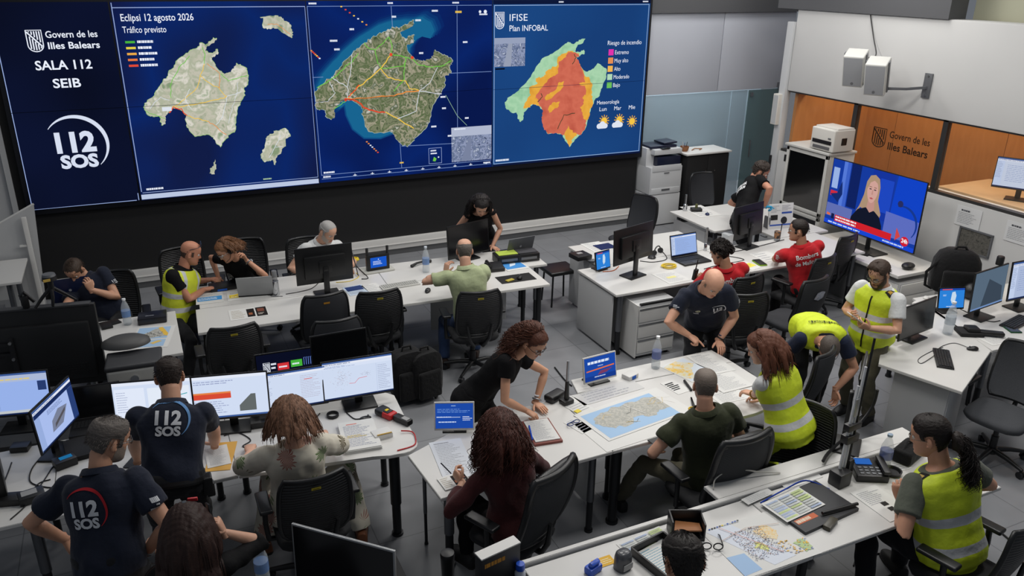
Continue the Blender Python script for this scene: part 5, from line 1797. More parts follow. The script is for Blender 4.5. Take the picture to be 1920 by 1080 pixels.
def cloth(name, c, rough=.85, vary=.1, vscale=60, bump=.25, bscale=22):
 return mat(name, c, rough, 0, .25, vary, vscale, bump, bscale, sheen=.1)


def vest_material(nm='hi_vis_vest', base=(210, 220, 52), bands=((.085, .135), (.225, .275)), straps=True, trim=(196, 198, 200)):
 """fluorescent cloth with reflective grey bands woven round it; heights are kept on the cloth"""
 if nm in MATS:
  return MATS[nm]
 m, nt, b = _new(nm)
 at_ = nt.nodes.new('ShaderNodeAttribute')
 at_.attribute_name = 'cloth'
 sp = nt.nodes.new('ShaderNodeSeparateXYZ')
 nt.links.new(at_.outputs['Vector'], sp.inputs[0])
 tot = None

 def inside(sock, lo, hi):
  a = nt.nodes.new('ShaderNodeMath')
  a.operation = 'COMPARE'
  nt.links.new(sock, a.inputs[0])
  a.inputs[1].default_value, a.inputs[2].default_value = (lo + hi) / 2, (hi - lo) / 2
  return a.outputs[0]
 for lo, hi in bands:
  o = inside(sp.outputs[2], lo, hi)
  if tot is None:
   tot = o
  else:
   mx = nt.nodes.new('ShaderNodeMath')
   mx.operation = 'MAXIMUM'
   nt.links.new(tot, mx.inputs[0])
   nt.links.new(o, mx.inputs[1])
   tot = mx.outputs[0]
 if straps:
  ab = nt.nodes.new('ShaderNodeMath')
  ab.operation = 'ABSOLUTE'
  nt.links.new(sp.outputs[0], ab.inputs[0])
  o = inside(ab.outputs[0], .085, .125)
  gt = nt.nodes.new('ShaderNodeMath')
  gt.operation = 'GREATER_THAN'
  nt.links.new(sp.outputs[2], gt.inputs[0])
  gt.inputs[1].default_value = bands[-1][1]
  an = nt.nodes.new('ShaderNodeMath')
  an.operation = 'MULTIPLY'
  nt.links.new(o, an.inputs[0])
  nt.links.new(gt.outputs[0], an.inputs[1])
  mx = nt.nodes.new('ShaderNodeMath')
  mx.operation = 'MAXIMUM'
  nt.links.new(tot, mx.inputs[0])
  nt.links.new(an.outputs[0], mx.inputs[1])
  tot = mx.outputs[0]
 tc = nt.nodes.new('ShaderNodeTexCoord')
 n = nt.nodes.new('ShaderNodeTexNoise')
 n.inputs['Scale'].default_value = 18
 n.inputs['Detail'].default_value = 3
 nt.links.new(tc.outputs['Object'], n.inputs['Vector'])
 y = nt.nodes.new('ShaderNodeMix')
 y.data_type = 'RGBA'
 l = lin(base)
 y.inputs[6].default_value = tuple(v * .86 for v in l[:3]) + (1,)
 y.inputs[7].default_value = tuple(min(1, v * 1.08) for v in l[:3]) + (1,)
 nt.links.new(n.outputs['Fac'], y.inputs[0])
 mc = nt.nodes.new('ShaderNodeMix')
 mc.data_type = 'RGBA'
 nt.links.new(tot, mc.inputs[0])
 nt.links.new(y.outputs[2], mc.inputs[6])
 mc.inputs[7].default_value = lin(trim)
 nt.links.new(mc.outputs[2], b.inputs['Base Color'])
 bp = nt.nodes.new('ShaderNodeBump')
 bp.inputs['Strength'].default_value = .3
 bp.inputs['Distance'].default_value = .02
 nt.links.new(n.outputs['Fac'], bp.inputs['Height'])
 nt.links.new(bp.outputs['Normal'], b.inputs['Normal'])
 b.inputs['Roughness'].default_value = .6
 MATS[nm] = m
 return m


def person(label, pel, head, yaw, hyaw=None, hpitch=20, hroll=0, syaw=None, s=1.0, sex='m', skin=(186, 138, 112), R=None, L=None, feet=None, seated=True,
     top=None, vest=None, legs=None, belly=0., hair=None, fat=0., shoes=(26, 26, 28), neckback=.0, vox=.008, detail=True, glasses=None, brow=None):
 """one person. pel, head = pelvis and head centre; yaw etc. in degrees clockwise from +y; R, L = dict(h=palm point, d=finger direction, n=palm normal, e=elbow hint, pose=)"""
 o = Person()
 yaw = radians(yaw)
 syaw = radians(syaw) if syaw is not None else yaw
 hyaw = radians(hyaw) if hyaw is not None else syaw
 prof = MALE if sex == 'm' else FEMALE
 pel, head = V3(pel), V3(head)
 hp, hr = radians(hpitch), radians(hroll)
 HF_ = V3((sin(hyaw) * cos(hp), cos(hyaw) * cos(hp), -sin(hp)))
 HR0 = V3((cos(hyaw), -sin(hyaw), 0))
 HU0 = HR0.cross(HF_)
 HR_ = HR0 * cos(hr) + HU0 * sin(hr)
 HU_ = HU0 * cos(hr) - HR0 * sin(hr)
 hs = s * 1.055 if sex == 'm' else s * 1.01
 o.H = Matrix(((HR_.x, HF_.x, HU_.x, head.x), (HR_.y, HF_.y, HU_.y, head.y), (HR_.z, HF_.z, HU_.z, head.z), (0, 0, 0, 1))) @ Matrix.Scale(hs, 4)
 # neck base: below and behind the head
 base = o.H @ V3((0, -.035, -.075))
 ch = (base - pel).normalized()
 c7 = base - (ch * .7 + HU_ * .3).normalized() * .085 * s
 Lt = .515 * s
 o.sp = sp = Spine(pel, c7, yaw, syaw, Lt)
 o.s, o.prof, o.belly = s, prof, belly
 k = (c7 - pel).length / Lt
 if abs(k - 1) > .12:
  print('TORSO', label[:40], 'stretch %.2f' % k)
 root = thing('person', label, 'person', (pel.x, pel.y, 0))
 o.root = root
 W = T(-pel.x, -pel.y, 0)           # children live in the root's space
 o.W = W
 skin = tuple(min(226, int(v * k)) for v, k in zip(skin, (1.06, 1.08, 1.09)))
 skm = mat('skin_%d_%d_%d' % skin, skin, .52, 0, .4, .07, 30)
 sh_w = (.178 if sex == 'm' else .150) * s
 up, fo = .295 * s, .262 * s
 arms = {}
 for nm, sd, A in (('R', 1, R), ('L', -1, L)):
  A = dict(A or {})
  p, Rv, F, U = sp.frame(.445 * s)
  S = p + Rv * sd * sh_w + F * A.get('fwd', .01) + U * A.get('up', -.005)
  if 'h' in A:
   d = V3(A.get('d', F)).normalized()
   w = V3(A['h']) - d * .085 * s
  else:
   w = S + V3((0, 0, -.50 * s)) + F * .08 + Rv * sd * .10
   d = V3((0, 0, -1)) + F * .2
   A.setdefault('n', -Rv * sd)
  e = A.get('e', Rv * sd * .6 - F * .5 + V3((0, 0, -.6)))
  E, w2 = ik(S, w, up, fo, e)
  if (w2 - w).length > .02:
   print('REACH', label[:40], nm, '%.2f' % (w2 - w).length)
  arms[nm] = (S, E, w2, d, V3(A.get('n', (0, 0, -1))), A.get('pose', 'relax'), sd)
 o.arms = arms
 # legs
 o.legs = {}
 for sd in (1, -1):
  p, Rv, F, U = sp.frame(-.03 * s)
  hip = p + Rv * sd * .095 * s
  ft = (feet or {}).get('R' if sd > 0 else 'L')
  F0 = V3((sin(yaw), cos(yaw), 0))
  if ft is None:
   ft = (V3((hip.x, hip.y, .085)) + F0 * (.40 if seated else .02) + V3((cos(yaw), -sin(yaw), 0)) * sd * (.05 if seated else .03))
  ft = V3(ft)
  kn = (feet or {}).get('k', F0 + V3((0, 0, .8 if seated else 0)))
  Kn, an = ik(hip, ft, .435 * s, .425 * s, kn)
  fd = V3((feet or {}).get('d', F0 + V3((cos(yaw), -sin(yaw), 0)) * sd * .18)).normalized()
  o.legs[sd] = (hip, Kn, an, fd)

 # ---- body: torso, neck and arms melted into one skin
 mb = MB()
 torso_rings(mb, sp, prof, -.10 * s, .52 * s, -.014 if top else -.004, s, belly)
 nb = sp.pt(.47 * s, 0, -.012)
 nr = (.058 if sex == 'm' else .047) * s + fat
 limb(mb, [nb, sp.pt(.515 * s, 0, .0), o.H @ V3((0, -.03, -.07)), o.H @ V3((0, -.015, -.035))], [nr * 1.15, nr * 1.02, nr * .97, nr * .9], 16)
 for S, E, w, d, n, pose, sd in arms.values():
  k = (1.0 if sex == 'm' else .82) * s
  bare = 0 if (top or {}).get('sleeve', .55) < .1 else .014
  limb(mb, [S, S.lerp(E, .35), S.lerp(E, .7), E, E.lerp(w, .25), E.lerp(w, .6), w], [.058 * k - bare, .052 * k - bare * .4, .045 * k, .042 * k, .044 * k, .036 * k, .027 * k], 14)
 me = voxel(mb, vox, 4)
 P, az = head_shape(fat, .004 if sex == 'm' else -.002)
 b2 = MB()
 n_, k_ = P.shape[:2]
 rows = [[b2.bm.verts.new(o.H @ V3(P[j, i])) for i in range(k_)] for j in range(n_ - 1)]
 lips = []
 for j in range(n_ - 2):
  for i in range(k_):
   f = b2.bm.faces.new((rows[j][i], rows[j][(i + 1) % k_], rows[j + 1][(i + 1) % k_], rows[j + 1][i]))
   q = P[j, i]
   if q[1] > .06 and -.0785 < q[2] < -.0565 and abs(q[0]) < .024 * (1 - abs(q[2] + .067) / .016):
    lips.append(f)
 b2.bm.faces.new(rows[0][::-1])
 b2.bm.faces.new(rows[-1])
 for f in lips:
  f.material_index = 1
 for sd in (-1, 1):
  b2.ball((0, 0, 0), (.009, .019, .032), m=o.H @ T(sd * .073, -.012, -.008) @ RZ(sd * .45) @ RX(-.15), n=12, k=8)
  b2.ball((0, 0, 0), (.011, .011, .013), m=o.H @ T(sd * .070, -.006, -.028), n=10, k=6)
 for S, E, w, d, n, pose, sd in arms.values():
  b2.mi = 2 if (hair or {}).get('gloves') else 0
  hand(b2, w, d, n, sd, pose, (1.0 if sex == 'm' else .9) * s)
  if b2.mi:
   for f in b2.bm.faces:
    pass
  b2.mi = 0
 bmesh.ops.recalc_face_normals(b2.bm, faces=b2.bm.faces)
 b2.add_mesh(me)
 bpy.data.meshes.remove(me)
 mh = bpy.data.meshes.new('body')
 b2.bm.to_mesh(mh)
 b2.bm.free()
 mh.transform(W)
 lipc = tuple(int(v * k) for v, k in zip(skin, (.86, .68, .66)))
 body = link_mesh('body', mh, [skm, mat('lips_%d_%d_%d' % lipc, lipc, .4), mat('blue_glove', (24, 150, 196), .35)], root, 80)
 o.body = body
 # eyes, brows
 HL = W @ o.H
 for sd in (-1, 1):
  e = MB().ball((sd * .031, .0715, .0015), .0125, m=HL, n=12, k=8).build('eye', EYEW, root, 80)
  MB().ball((sd * .0308, .0795, .0005), .0062, m=HL, n=10, k=6).build('iris', EYED, e, 80)
  MB().tube([HL @ V3((sd * .014, .0935, .017)), HL @ V3((sd * .03, .0935, .021)), HL @ V3((sd * .049, .083, .015))], [.0025, .0036, .002], 6).build('eyebrow', hair_mat(brow or (hair or {}).get('c', (50, 40, 34))), root, 80)
 o.P, o.az, o.HL = P, az, HL

 # ---- clothes
 def finish(me, folds, seed):
  a = coords(me)
  if folds:
   nrm = normals(me)
   rs = np.random.RandomState(seed)
   dsp = np.zeros(len(a))
   for q in range(7):
    dv = rs.normal(size=3)
    dv /= np.linalg.norm(dv)
    fr = rs.uniform(18, 70)
    wv = rs.normal(size=3) * 6
    dsp += np.sin(a @ dv * fr + np.sin(a @ wv + q) * 2.2 + rs.uniform(0, 6)) / (fr / 40)
   a = a + nrm * (dsp * folds / 2.4)[:, None]
  # cloth coordinates: across, depth, height along the spine
  ps = np.array([list(sp.frame(t * s)[0]) for t in np.linspace(-.3, .6, 46)])
  ds = ((a[:, None, :] - ps[None]) ** 2).sum(-1) if len(a) < 60000 else None
  ix = ds.argmin(1)
  tt = np.linspace(-.3, .6, 46)
  fr = [sp.frame(t * s) for t in tt]
  Uv = np.array([list(f[3]) for f in fr])[ix]
  Rv = np.array([list(f[1]) for f in fr])[ix]
  Fv = np.array([list(f[2]) for f in fr])[ix]
  dl = a - ps[ix]
  cl = np.stack([(dl * Rv).sum(1), (dl * Fv).sum(1), tt[ix] + (dl * Uv).sum(1) / s], 1)
  set_coords(me, a)
  at_ = me.attributes.new('cloth', 'FLOAT_VECTOR', 'POINT')
  at_.data.foreach_set('vector', cl.ravel())
  me.transform(W)
  return me
 o.bvh = []

 def garment(nm, m, e, lo, hi, sleeve, folds=.004, seed=1, flare=.0, sl_e=None, cuff=0):
  g = MB()
  torso_rings(g, sp, prof, lo * s, hi * s, e, s, belly, flare)
  for S, E, w, d, n, pose, sd in arms.values():
   k = (1.0 if sex == 'm' else .84) * s
   ee = e if sl_e is None else sl_e
   if sleeve <= 0:
    continue
   pts, rr = [S], [.060 * k + ee]
   if sleeve <= 1:
    for q in (.4, .8, 1.0):
     pts.append(S.lerp(E, sleeve * q))
     rr.append((.058 - .008 * sleeve * q) * k + ee + cuff * q)
   else:
    for q in (.4, .8):
     pts.append(S.lerp(E, q))
     rr.append((.058 - .012 * q) * k + ee)
    pts.append(E)
    rr.append(.045 * k + ee)
    for q in (.4, .7, 1.0):
     pts.append(E.lerp(w, (sleeve - 1) * q))
     rr.append((.044 - .014 * q * (sleeve - 1)) * k + ee)
   # flat-ended sleeve
   g.tube([S - (pts[1] - S).normalized() * .03] + pts, [rr[0] * .8] + rr, 16)
   if sleeve > .2:
    g.ball(S, rr[0] * .96)
  me = finish(voxel(g, vox + .001, 3), folds, seed)
  ob = link_mesh(nm, me, m, root, 80)
  o.bvh.append(BVHTree.FromPolygons([W.inverted() @ v.co for v in me.vertices], [tuple(p.vertices) for p in me.polygons]))
  return ob
 o.finish = finish
 t_ = top or {}
 if t_:
  o.top = garment(t_.get('name', 'shirt'), t_['m'], t_.get('e', .012), t_.get('hem', -.06), t_.get('neck', .505), t_.get('sleeve', .55), t_.get('folds', .003 if vest else .0055), t_.get('seed', 1), t_.get('flare', 0), t_.get('sl_e'), t_.get('cuff', .006))
  if t_.get('collar'):
   R_ = []
   cw = (.073 if sex == 'm' else .058) * s
   for tt_, k in ((.485, 1.25), (.515, 1.08), (.538, 1.04), (.536, 1.14), (.505, 1.36)):
    p, Rv, F, U = sp.frame(tt_ * s)
    R_.append([W @ (p + Rv * cos(a) * cw * k + F * (sin(a) * cw * k * .95 - .004) + U * (-.028 * max(0, sin(a)) ** 2)) for a in [2 * pi * i / 26 for i in range(26)]])
   MB().rings(R_, cap=False).build('collar', t_.get('collar') if t_.get('collar') is not True else t_['m'], o.top, 60)
 if vest:
  o.vest = garment('safety_vest', vest.get('m') or vest_material(), vest.get('e', .032), vest.get('hem', -.10), .497, vest.get('sleeve', 0), .0035, 5, vest.get('flare', .015), vest.get('e', .032) - .006)
  if vest.get('trim'):
   for S, E, w, d, n, pose, sd in arms.values():
    p = S.lerp(E, .03)
    dd = (E - S).normalized()
    u = dd.orthogonal().normalized()
    v = dd.cross(u)
    rr = .068 * s + .022
    pts = [W @ (p + (u * cos(a) + v * sin(a)) * rr) for a in [2 * pi * i / 22 for i in range(24)]]
    MB().tube(pts, .006, 6, False).build('arm_trim', mat('vest_trim', vest['trim'], .5), o.vest, 60)
 g = legs or {}
 if g:
  mb = MB()
  torso_rings(mb, sp, prof, -.115 * s, g.get('waist', .07) * s, g.get('e', .008), s, belly * .6)
  le = g.get('e', .008)
  kk = (1 if sex == 'm' else .94) * s
  endk = g.get('end', 1.0)
  for sd, (hip, Kn, an, fd) in o.legs.items():
   a2 = Kn.lerp(an, endk)
   pts = [hip, hip.lerp(Kn, .3), hip.lerp(Kn, .7), Kn, Kn.lerp(a2, .3), Kn.lerp(a2, .7), a2]
   mb.tube(pts, [(.088 + le) * kk, (.086 + le) * kk, (.070 + le) * kk, (.060 + le) * kk, (.060 + le) * kk, (.050 + le) * kk, (.046 + le) * kk], 16)
   mb.ball(Kn, (.060 + le) * kk)
   mb.ball(hip, (.09 + le) * kk)
  me = finish(voxel(mb, vox + .003, 4), .005, 9)
  o.pants = link_mesh(g.get('name', 'trousers'), me, g['m'], root, 80)
  o.bvh.append(BVHTree.FromPolygons([W.inverted() @ v.co for v in me.vertices], [tuple(p.vertices) for p in me.polygons]))
  for sd, (hip, Kn, an, fd) in o.legs.items():
   fx = fd.cross(V3((0, 0, 1))).normalized()
   R_ = []
   for q, hw, ht in ((-.085, .022, .03), (-.075, .034, .075), (-.03, .038, .085), (.03, .041, .07), (.09, .047, .055), (.14, .044, .043), (.175, .026, .026)):
    c = V3((an.x, an.y, 0)) + fd * q * s
    zb = max(0, an.z - .085)
    R_.append([W @ (c + fx * (hw * s * abs(cos(a)) ** .7 * (1 if cos(a) > 0 else -1)) + V3((0, 0, zb + .004 + (ht * s if sin(a) > 0 else .004) * abs(sin(a)) ** .6 + .012))) for a in [2 * pi * i / 18 for i in range(18)]])
   sho = MB().rings(R_).build('shoe', mat('shoe_%d_%d_%d' % tuple(shoes), shoes, .6), root, 60)
   R_ = []
   for q, hw in ((-.088, .020), (-.07, .036), (0, .041), (.09, .05), (.15, .045), (.182, .022)):
    c = V3((an.x, an.y, max(0, an.z - .085))) + fd * q * s
    R_.append([W @ (c + fx * hw * s * x + V3((0, 0, z))) for x, z in ((1, 0), (1, .018), (-1, .018), (-1, 0))])
   MB().rings(R_).build('shoe_sole', mat('shoe_sole', (34, 32, 30), .7), sho, 30)
 # ---- hair
 hd = hair or {}
 if hd:
  m = hair_mat(hd['c'])
  st_ = hd.get('style', 'short')
  Mh = o.HL
  bv = o.bvh
  if st_ == 'short':
   o.hair = shell(P, az, Mh, hairline(hd.get('front', .078), hd.get('temple', .055), hd.get('nape', -.06), hd.get('side', .009), hd.get('th', .014), hd.get('bald', 0), thin_top=hd.get('thin')), 'hair', m, root, 3, hd.get('rough', .002))
   if hd.get('th', .014) > .006 and not hd.get('bald'):
    fz = strands(o.H, [(RND.uniform(0, 360), 90 - 62 * RND.random() ** .7) for _ in range(420)] + [(RND.uniform(95, 265), RND.uniform(-12, 30)) for _ in range(200)], 5, 4, .007, .0018, down=.25, back=.3, out=hd.get('th', .014) * .6, name='hair_strands', m=m, par=o.hair, wob=.14, side=3, taper=.3)
    fz.data.transform(W)
  elif st_ == 'strands':
   o.hair = shell(P, az, Mh, hairline(hd.get('front', .075), .05, hd.get('nape', -.085), .012, .014, sideburn=0), 'hair', m, root, 3, .002)
   kw = dict(down=hd.get('down', .25), bvh=bv, back=hd.get('back', .45))
   sd_ = hd.get('seed', 1)
   n_, st2 = hd.get('n', 14), hd.get('step', .022)
   vol = strands(o.H, hd['starts'][::2], sd_ + 50, int(n_ * .92), st2, hd.get('vr', .019), out=hd.get('out', .018) * .55, taper=hd.get('vt', .55), wob=.03, side=8, solid=.0075, **kw)
   a = coords(vol)
   nrm = normals(vol)
   rs = np.random.RandomState(sd_)
   dsp = sum(np.sin(a @ (rs.normal(size=3) * np.array([130, 130, 40])) + rs.uniform(0, 6)) for _ in range(5))
   set_coords(vol, a + nrm * (dsp * .0009)[:, None])
   vol.transform(W)
   link_mesh('hair_volume', vol, m, o.hair, 80)
   fine = hd['starts'] * (4 if len(hd['starts']) < 120 or hd.get('curl', 0) > .01 else 3)
   ob = strands(o.H, fine, sd_, n_, st2, hd.get('r', .0028 if hd.get('curl', 0) > .01 else .0033), curl=hd.get('curl', 0), freq=hd.get('freq', 1.0), out=hd.get('out', .018), name='hair_locks', m=m, par=o.hair, taper=hd.get('taper', .35), wob=hd.get('wob', .06), side=4, **kw)
   ob.data.transform(W)
  if hd.get('beard'):
   def bf(a, z):
    if a > 88 or z > (-.045 if a < 26 else (-.045 + .04 * min(1, (a - 26) / 40))) or z < -.117:
     return 0
    if a < 20 and -.080 < z < -.056:
     return 0
    return hd.get('beard_th', .005)
   shell(P, az, Mh, bf, 'beard', hair_mat(hd.get('bc', hd['c'])), root, 5, .0012)
 if glasses:
  G_ = MB()
  for sd in (-1, 1):
   pts = [HL @ V3((sd * .032 + .024 * cos(a) * 1.05, .098 - .010 * abs(cos(a)) * (cos(a) * sd > 0), -.002 + .016 * sin(a))) for a in [2 * pi * i / 18 for i in range(20)]]
   G_.tube(pts, .0022, 5, False)
   G_.tube([HL @ V3((sd * .058, .092, .004)), HL @ V3((sd * .075, .06, .004)), HL @ V3((sd * .078, -.01, .002)), HL @ V3((sd * .076, -.025, -.012))], .0022, 5)
  G_.tube([HL @ V3((-.009, .1, .002)), HL @ V3((0, .104, .004)), HL @ V3((.009, .1, .002))], .002, 5)
  gl = G_.build('glasses', mat('glasses_frame_%d' % glasses[0], glasses, .3), root, 60)
  for sd in (-1, 1):
   MB().rings([[HL @ V3((sd * .032 + .023 * cos(a), .097 - .009 * abs(cos(a)) * (cos(a) * sd > 0), -.002 + .015 * sin(a))) for a in [2 * pi * i / 18 for i in range(18)]],
      [HL @ V3((sd * .032 + .023 * cos(a), .0985 - .009 * abs(cos(a)) * (cos(a) * sd > 0), -.002 + .015 * sin(a))) for a in [2 * pi * i / 18 for i in range(18)]]]).build('lens', mat('lens_glass', (210, 220, 226), .05, alpha=.18), gl, 30)
 return o


def print_on(o, garm, cv, t, x, up_tilt=0, front=False, name='print', bi=0, rot=0, par=None):
 """lays artwork on a garment: t, x = height along the spine and offset to the wearer's right of the artwork's middle"""
 p, R, F, U = o.sp.frame(t * o.s)
 D = -F if front else F          # ray direction towards the cloth
 ux = -R if front else R
 c0, s0 = cos(radians(rot)), sin(radians(rot))
 U2 = (U * c0 - ux * s0)
 X2 = (ux * c0 + U * s0)
 org = p + R * x
 B = o.bvh[bi]

 def fn(u, v, hgt):
  q = org + X2 * u + U2 * v - D * .5
  loc, nor, _, _ = B.ray_cast(q, D, 1.0)
  if loc is None:
   loc, nor, _, _ = B.find_nearest(org + X2 * u + U2 * v - D * .1)
  return o.W @ (loc - D * (.003 + hgt * 1.5))
 return cv.build(name, par or garm, None, .0006, fn)


def print_at(o, garm, cv, point, nrm, up, bi=0, name='badge'):
 """small artwork laid on a garment round a given point"""
 nrm, up = V3(nrm).normalized(), V3(up)
 ux = up.cross(nrm).normalized()
 uy = nrm.cross(ux)
 B = o.bvh[bi]

 def fn(u, v, hgt):
  q = V3(point) + ux * u + uy * v + nrm * .25
  loc, nn, _, _ = B.ray_cast(q, -nrm, .6)
  if loc is None:
   loc, nn, _, _ = B.find_nearest(V3(point) + ux * u + uy * v)
  return o.W @ (loc + nrm * (.003 + hgt * 1.5))
 return cv.build(name, garm, None, .0006, fn)


def watch(o, arm, m, face=(190, 192, 196)):
 S, E, w, d, n, pose, sd = o.arms[arm]
 dd = (w - E).normalized()
 p = w - dd * .03
 u = dd.orthogonal().normalized()
 v = dd.cross(u)
 pts = [o.W @ (p + (u * cos(a) + v * sin(a)) * .033 * o.s) for a in [2 * pi * i / 16 for i in range(18)]]
 b = MB().tube(pts, .007, 6, False).build('wristwatch', m, o.root, 60)
 q = p - V3(n).normalized() * .034 * o.s
 MB().cyl(o.W @ (q - V3(n).normalized() * -.004), o.W @ (q - V3(n).normalized() * .006), .019, n=16).build('watch_face', mat('watch_face_%d' % face[0], face, .3), b)


def forearm_dir(o, a):
 S, E, w, *_ = o.arms[a]
 return (w - E).normalized()
# ------------------------------------------------------------------ the people in the room
NAVY_C = cloth('navy_polo_cloth', (24, 30, 46))
BLACK_C = mat('black_cloth', (14, 14, 16), .85, 0, .2, bump=.25, bscale=22)
RED_C = cloth('red_polo_cloth', (176, 26, 34))
OLIVE_C = cloth('olive_shirt_cloth', (50, 54, 36))
GREEN_C = cloth('pale_green_polo_cloth', (168, 178, 140))
WHITE_C = cloth('white_shirt_cloth', (206, 208, 208))
MAROON_C = cloth('maroon_knit', (70, 30, 32), vary=.35, vscale=120)
TROU_D = cloth('dark_trousers', (22, 23, 27))
JEANS = cloth('blue_jeans', (44, 62, 96), vary=.3)
KHAKI = cloth('khaki_trousers', (92, 88, 72))
YELT = noise_mat('hi_vis_trousers', [(186, 206, 36), (208, 226, 48)], 14)
GREYTEE = cloth('grey_green_tee', (86, 90, 80))
VEST = vest_material()
VEST2 = vest_material('hi_vis_vest_two', (204, 222, 44), ((.03, .085), (.20, .26)), False)
RND = random.Random(21)


def ring_starts(n, a0, a1, e0, e1, seed=1):
 R = random.Random(seed)
 return [(R.uniform(a0, a1), e0 + (e1 - e0) * R.random() ** .8) for _ in range(n)]


DOWN = V3((0, 0, -1))
# 1 man behind the blue laptop
p = person('man in navy polo behind a blue laptop, hand over his face', (-.50, 8.72, .57), at(140, 506, 1.10), 195, 205, 42, top=dict(m=NAVY_C, collar=True), legs=dict(m=TROU_D),
     L=dict(h=at(165, 530, 1.02), d=(-.2, -.1, 1), n=(-.4, .8, 0), e=(.6, -.5, -1), pose='hold'), R=dict(h=(-.92, 8.1, .79), d=(.4, -.8, 0)), hair=dict(c=(60, 48, 40), front=.085, th=.007, side=.006, thin=.07))
c = Canvas(emit=False)
c.text('112', -.03, .0, .035, (214, 216, 220), width=.05, bold=.03).dashes(-.035, -.02, .035, -.006, 1, (210, 212, 216), .8)
S, E, *_ = p.arms['L']
print_at(p, p.top, c, S.lerp(E, .42), (.8, -.5, .3), (0, 0, 1))

# 2 kneeling man in the yellow vest
p = person('balding man in yellow vest over black polo, leaning on the end of the long desk', (.12, 8.46, .56), at(357, 474, 1.22), 132, 92, 18, top=dict(m=BLACK_C, collar=True), vest=dict(m=VEST), legs=dict(m=TROU_D),
     R=dict(h=at(398, 540, .79), d=(1, .1, 0), e=(-.2, -.6, -.6)), L=dict(h=at(408, 522, .80), d=(1, .1, 0)), feet=dict(R=(.10, 7.80, .09), L=(.36, 7.95, .09)), hair=dict(c=(70, 54, 46), bald=.03, front=.09, side=.004, th=.004), skin=(182, 124, 98))
c = Canvas(emit=False)
c.rect(-.035, -.022, .035, .022, (40, 40, 30)).rect(-.022, -.012, .022, .012, (190, 200, 60))
S, E, *_ = p.arms['R']
print_at(p, p.vest, c, S + V3((0, 0, .05)), (.2, -.3, 1), (-.5, .6, 0), bi=1)
HLp = p.HL
sg = MB()
for sd in (-1, 1):
 sg.tube([HLp @ V3((sd * .078, -.02, .05)), HLp @ V3((sd * .076, .05, .085)), HLp @ V3((sd * .06, .075, .10))], .003, 5)
 sg.ball((sd * .033, .072, .108), (.028, .008, .02), m=HLp, n=12, k=8)
sg.build('sunglasses', mat('blue_lens', (30, 44, 66), .15), p.root, 60)

# 3 woman with the headset
p = person('woman with tied wavy hair and headset in black polo, hand at her ear', (.92, 8.92, .57), at(424, 470, 1.21), 222, 246, 30, hroll=-8, sex='f', s=.97, top=dict(m=BLACK_C, collar=True), legs=dict(m=TROU_D),
     L=dict(h=at(455, 476, 1.20), d=(-.4, -.2, 1), n=(-.8, -.3, 0), e=(.7, -.5, -.7), pose='hold'), R=dict(h=at(408, 528, .79), d=(-.3, -1, 0)), skin=(188, 136, 108),
     hair=dict(c=(118, 82, 56), style='strands', front=.07, starts=ring_starts(120, 75, 285, 5, 75, 3), n=9, step=.02, curl=.008, freq=.9, down=.18, out=.022, wob=.12), glasses=(150, 150, 150))
hb = MB().tube([p.HL @ V3((.082 * cos(a), -.01, .02 + .115 * sin(a))) for a in [pi * i / 16 for i in range(17)]], .005, 6)
hb.build('headset_band', BLACK, p.root, 60)
for sd in (-1, 1):
 MB().cyl(p.HL @ V3((sd * .07, -.01, .0)), p.HL @ V3((sd * .098, -.01, .0)), .03, n=14).build('ear_cushion', BLACK, p.root)
MB().tube([p.HL @ V3((-.09, -.005, -.01)), p.HL @ V3((-.085, .05, -.06)), p.HL @ V3((-.05, .1, -.075))], .003, 5).build('microphone', BLACK, p.root, 60)
watch(p, 'L', STEEL)
c = Canvas(emit=False)
sos_logo(c, -.03, -.03, .05, (214, 216, 220), (214, 216, 220))
print_on(p, p.top, c, .34, .07, front=True)

# 4 man in the white shirt
p = person('grey-haired man in white shirt behind the big monitor seen from behind', (1.72, 8.98, .57), at(614, 434, 1.21), 178, 148, 28, top=dict(m=WHITE_C, collar=True), legs=dict(m=TROU_D),
     L=dict(h=(1.98, 8.50, .79), d=(.1, -1, 0)), R=dict(h=(1.5, 8.5, .79), d=(-.1, -1, 0)), hair=dict(c=(150, 148, 146), front=.09, side=.006, th=.006, thin=.05, beard=True, beard_th=.003, bc=(150, 140, 132)), skin=(196, 150, 126))

# 5 woman in the black vest top
p = person('dark-haired woman in black sleeveless top standing and leaning on the long desk', (3.78, 8.98, .86), at(902, 386, 1.36), 192, 192, 42, sex='f', s=.98, seated=False, top=dict(m=BLACK_C, sleeve=.02, neck=.47), legs=dict(m=TROU_D),
     L=dict(h=at(930, 466, .785), d=(.2, -1, 0), e=(.6, .3, 0), pose='flat'), R=dict(h=at(866, 452, .785), d=(-.2, -1, 0), e=(-.6, .3, 0), pose='flat'), feet=dict(R=(3.68, 9.08, .085), L=(3.9, 9.08, .085)), skin=(190, 142, 118),
     hair=dict(c=(24, 20, 20), style='strands', front=.068, starts=ring_starts(210, 95, 265, -5, 80, 5), back=.9, n=17, step=.021, curl=.007, freq=.7, down=.26, out=.02))

# 6 man in the pale green polo
p = person('balding man in pale green polo and jeans seen from behind, hand on his cheek', (2.91, 7.14, .57), at(871, 470, 1.29), 12, 18, 18, belly=.02, top=dict(m=GREEN_C, collar=True, sleeve=.6, e=.018), legs=dict(m=JEANS),
     L=dict(h=at(838, 496, 1.16), d=(.25, .1, 1), n=(.8, .2, 0), e=(-.8, .2, -.7), pose='hold'), R=dict(h=(3.25, 7.72, .79), d=(.2, 1, 0)), feet=dict(L=(2.66, 7.32, .085), R=(3.05, 7.4, .085)), shoes=(60, 46, 40),
     hair=dict(c=(92, 86, 80), bald=.085, nape=-.07, side=.007, th=.006), skin=(192, 146, 122), glasses=(60, 50, 46))

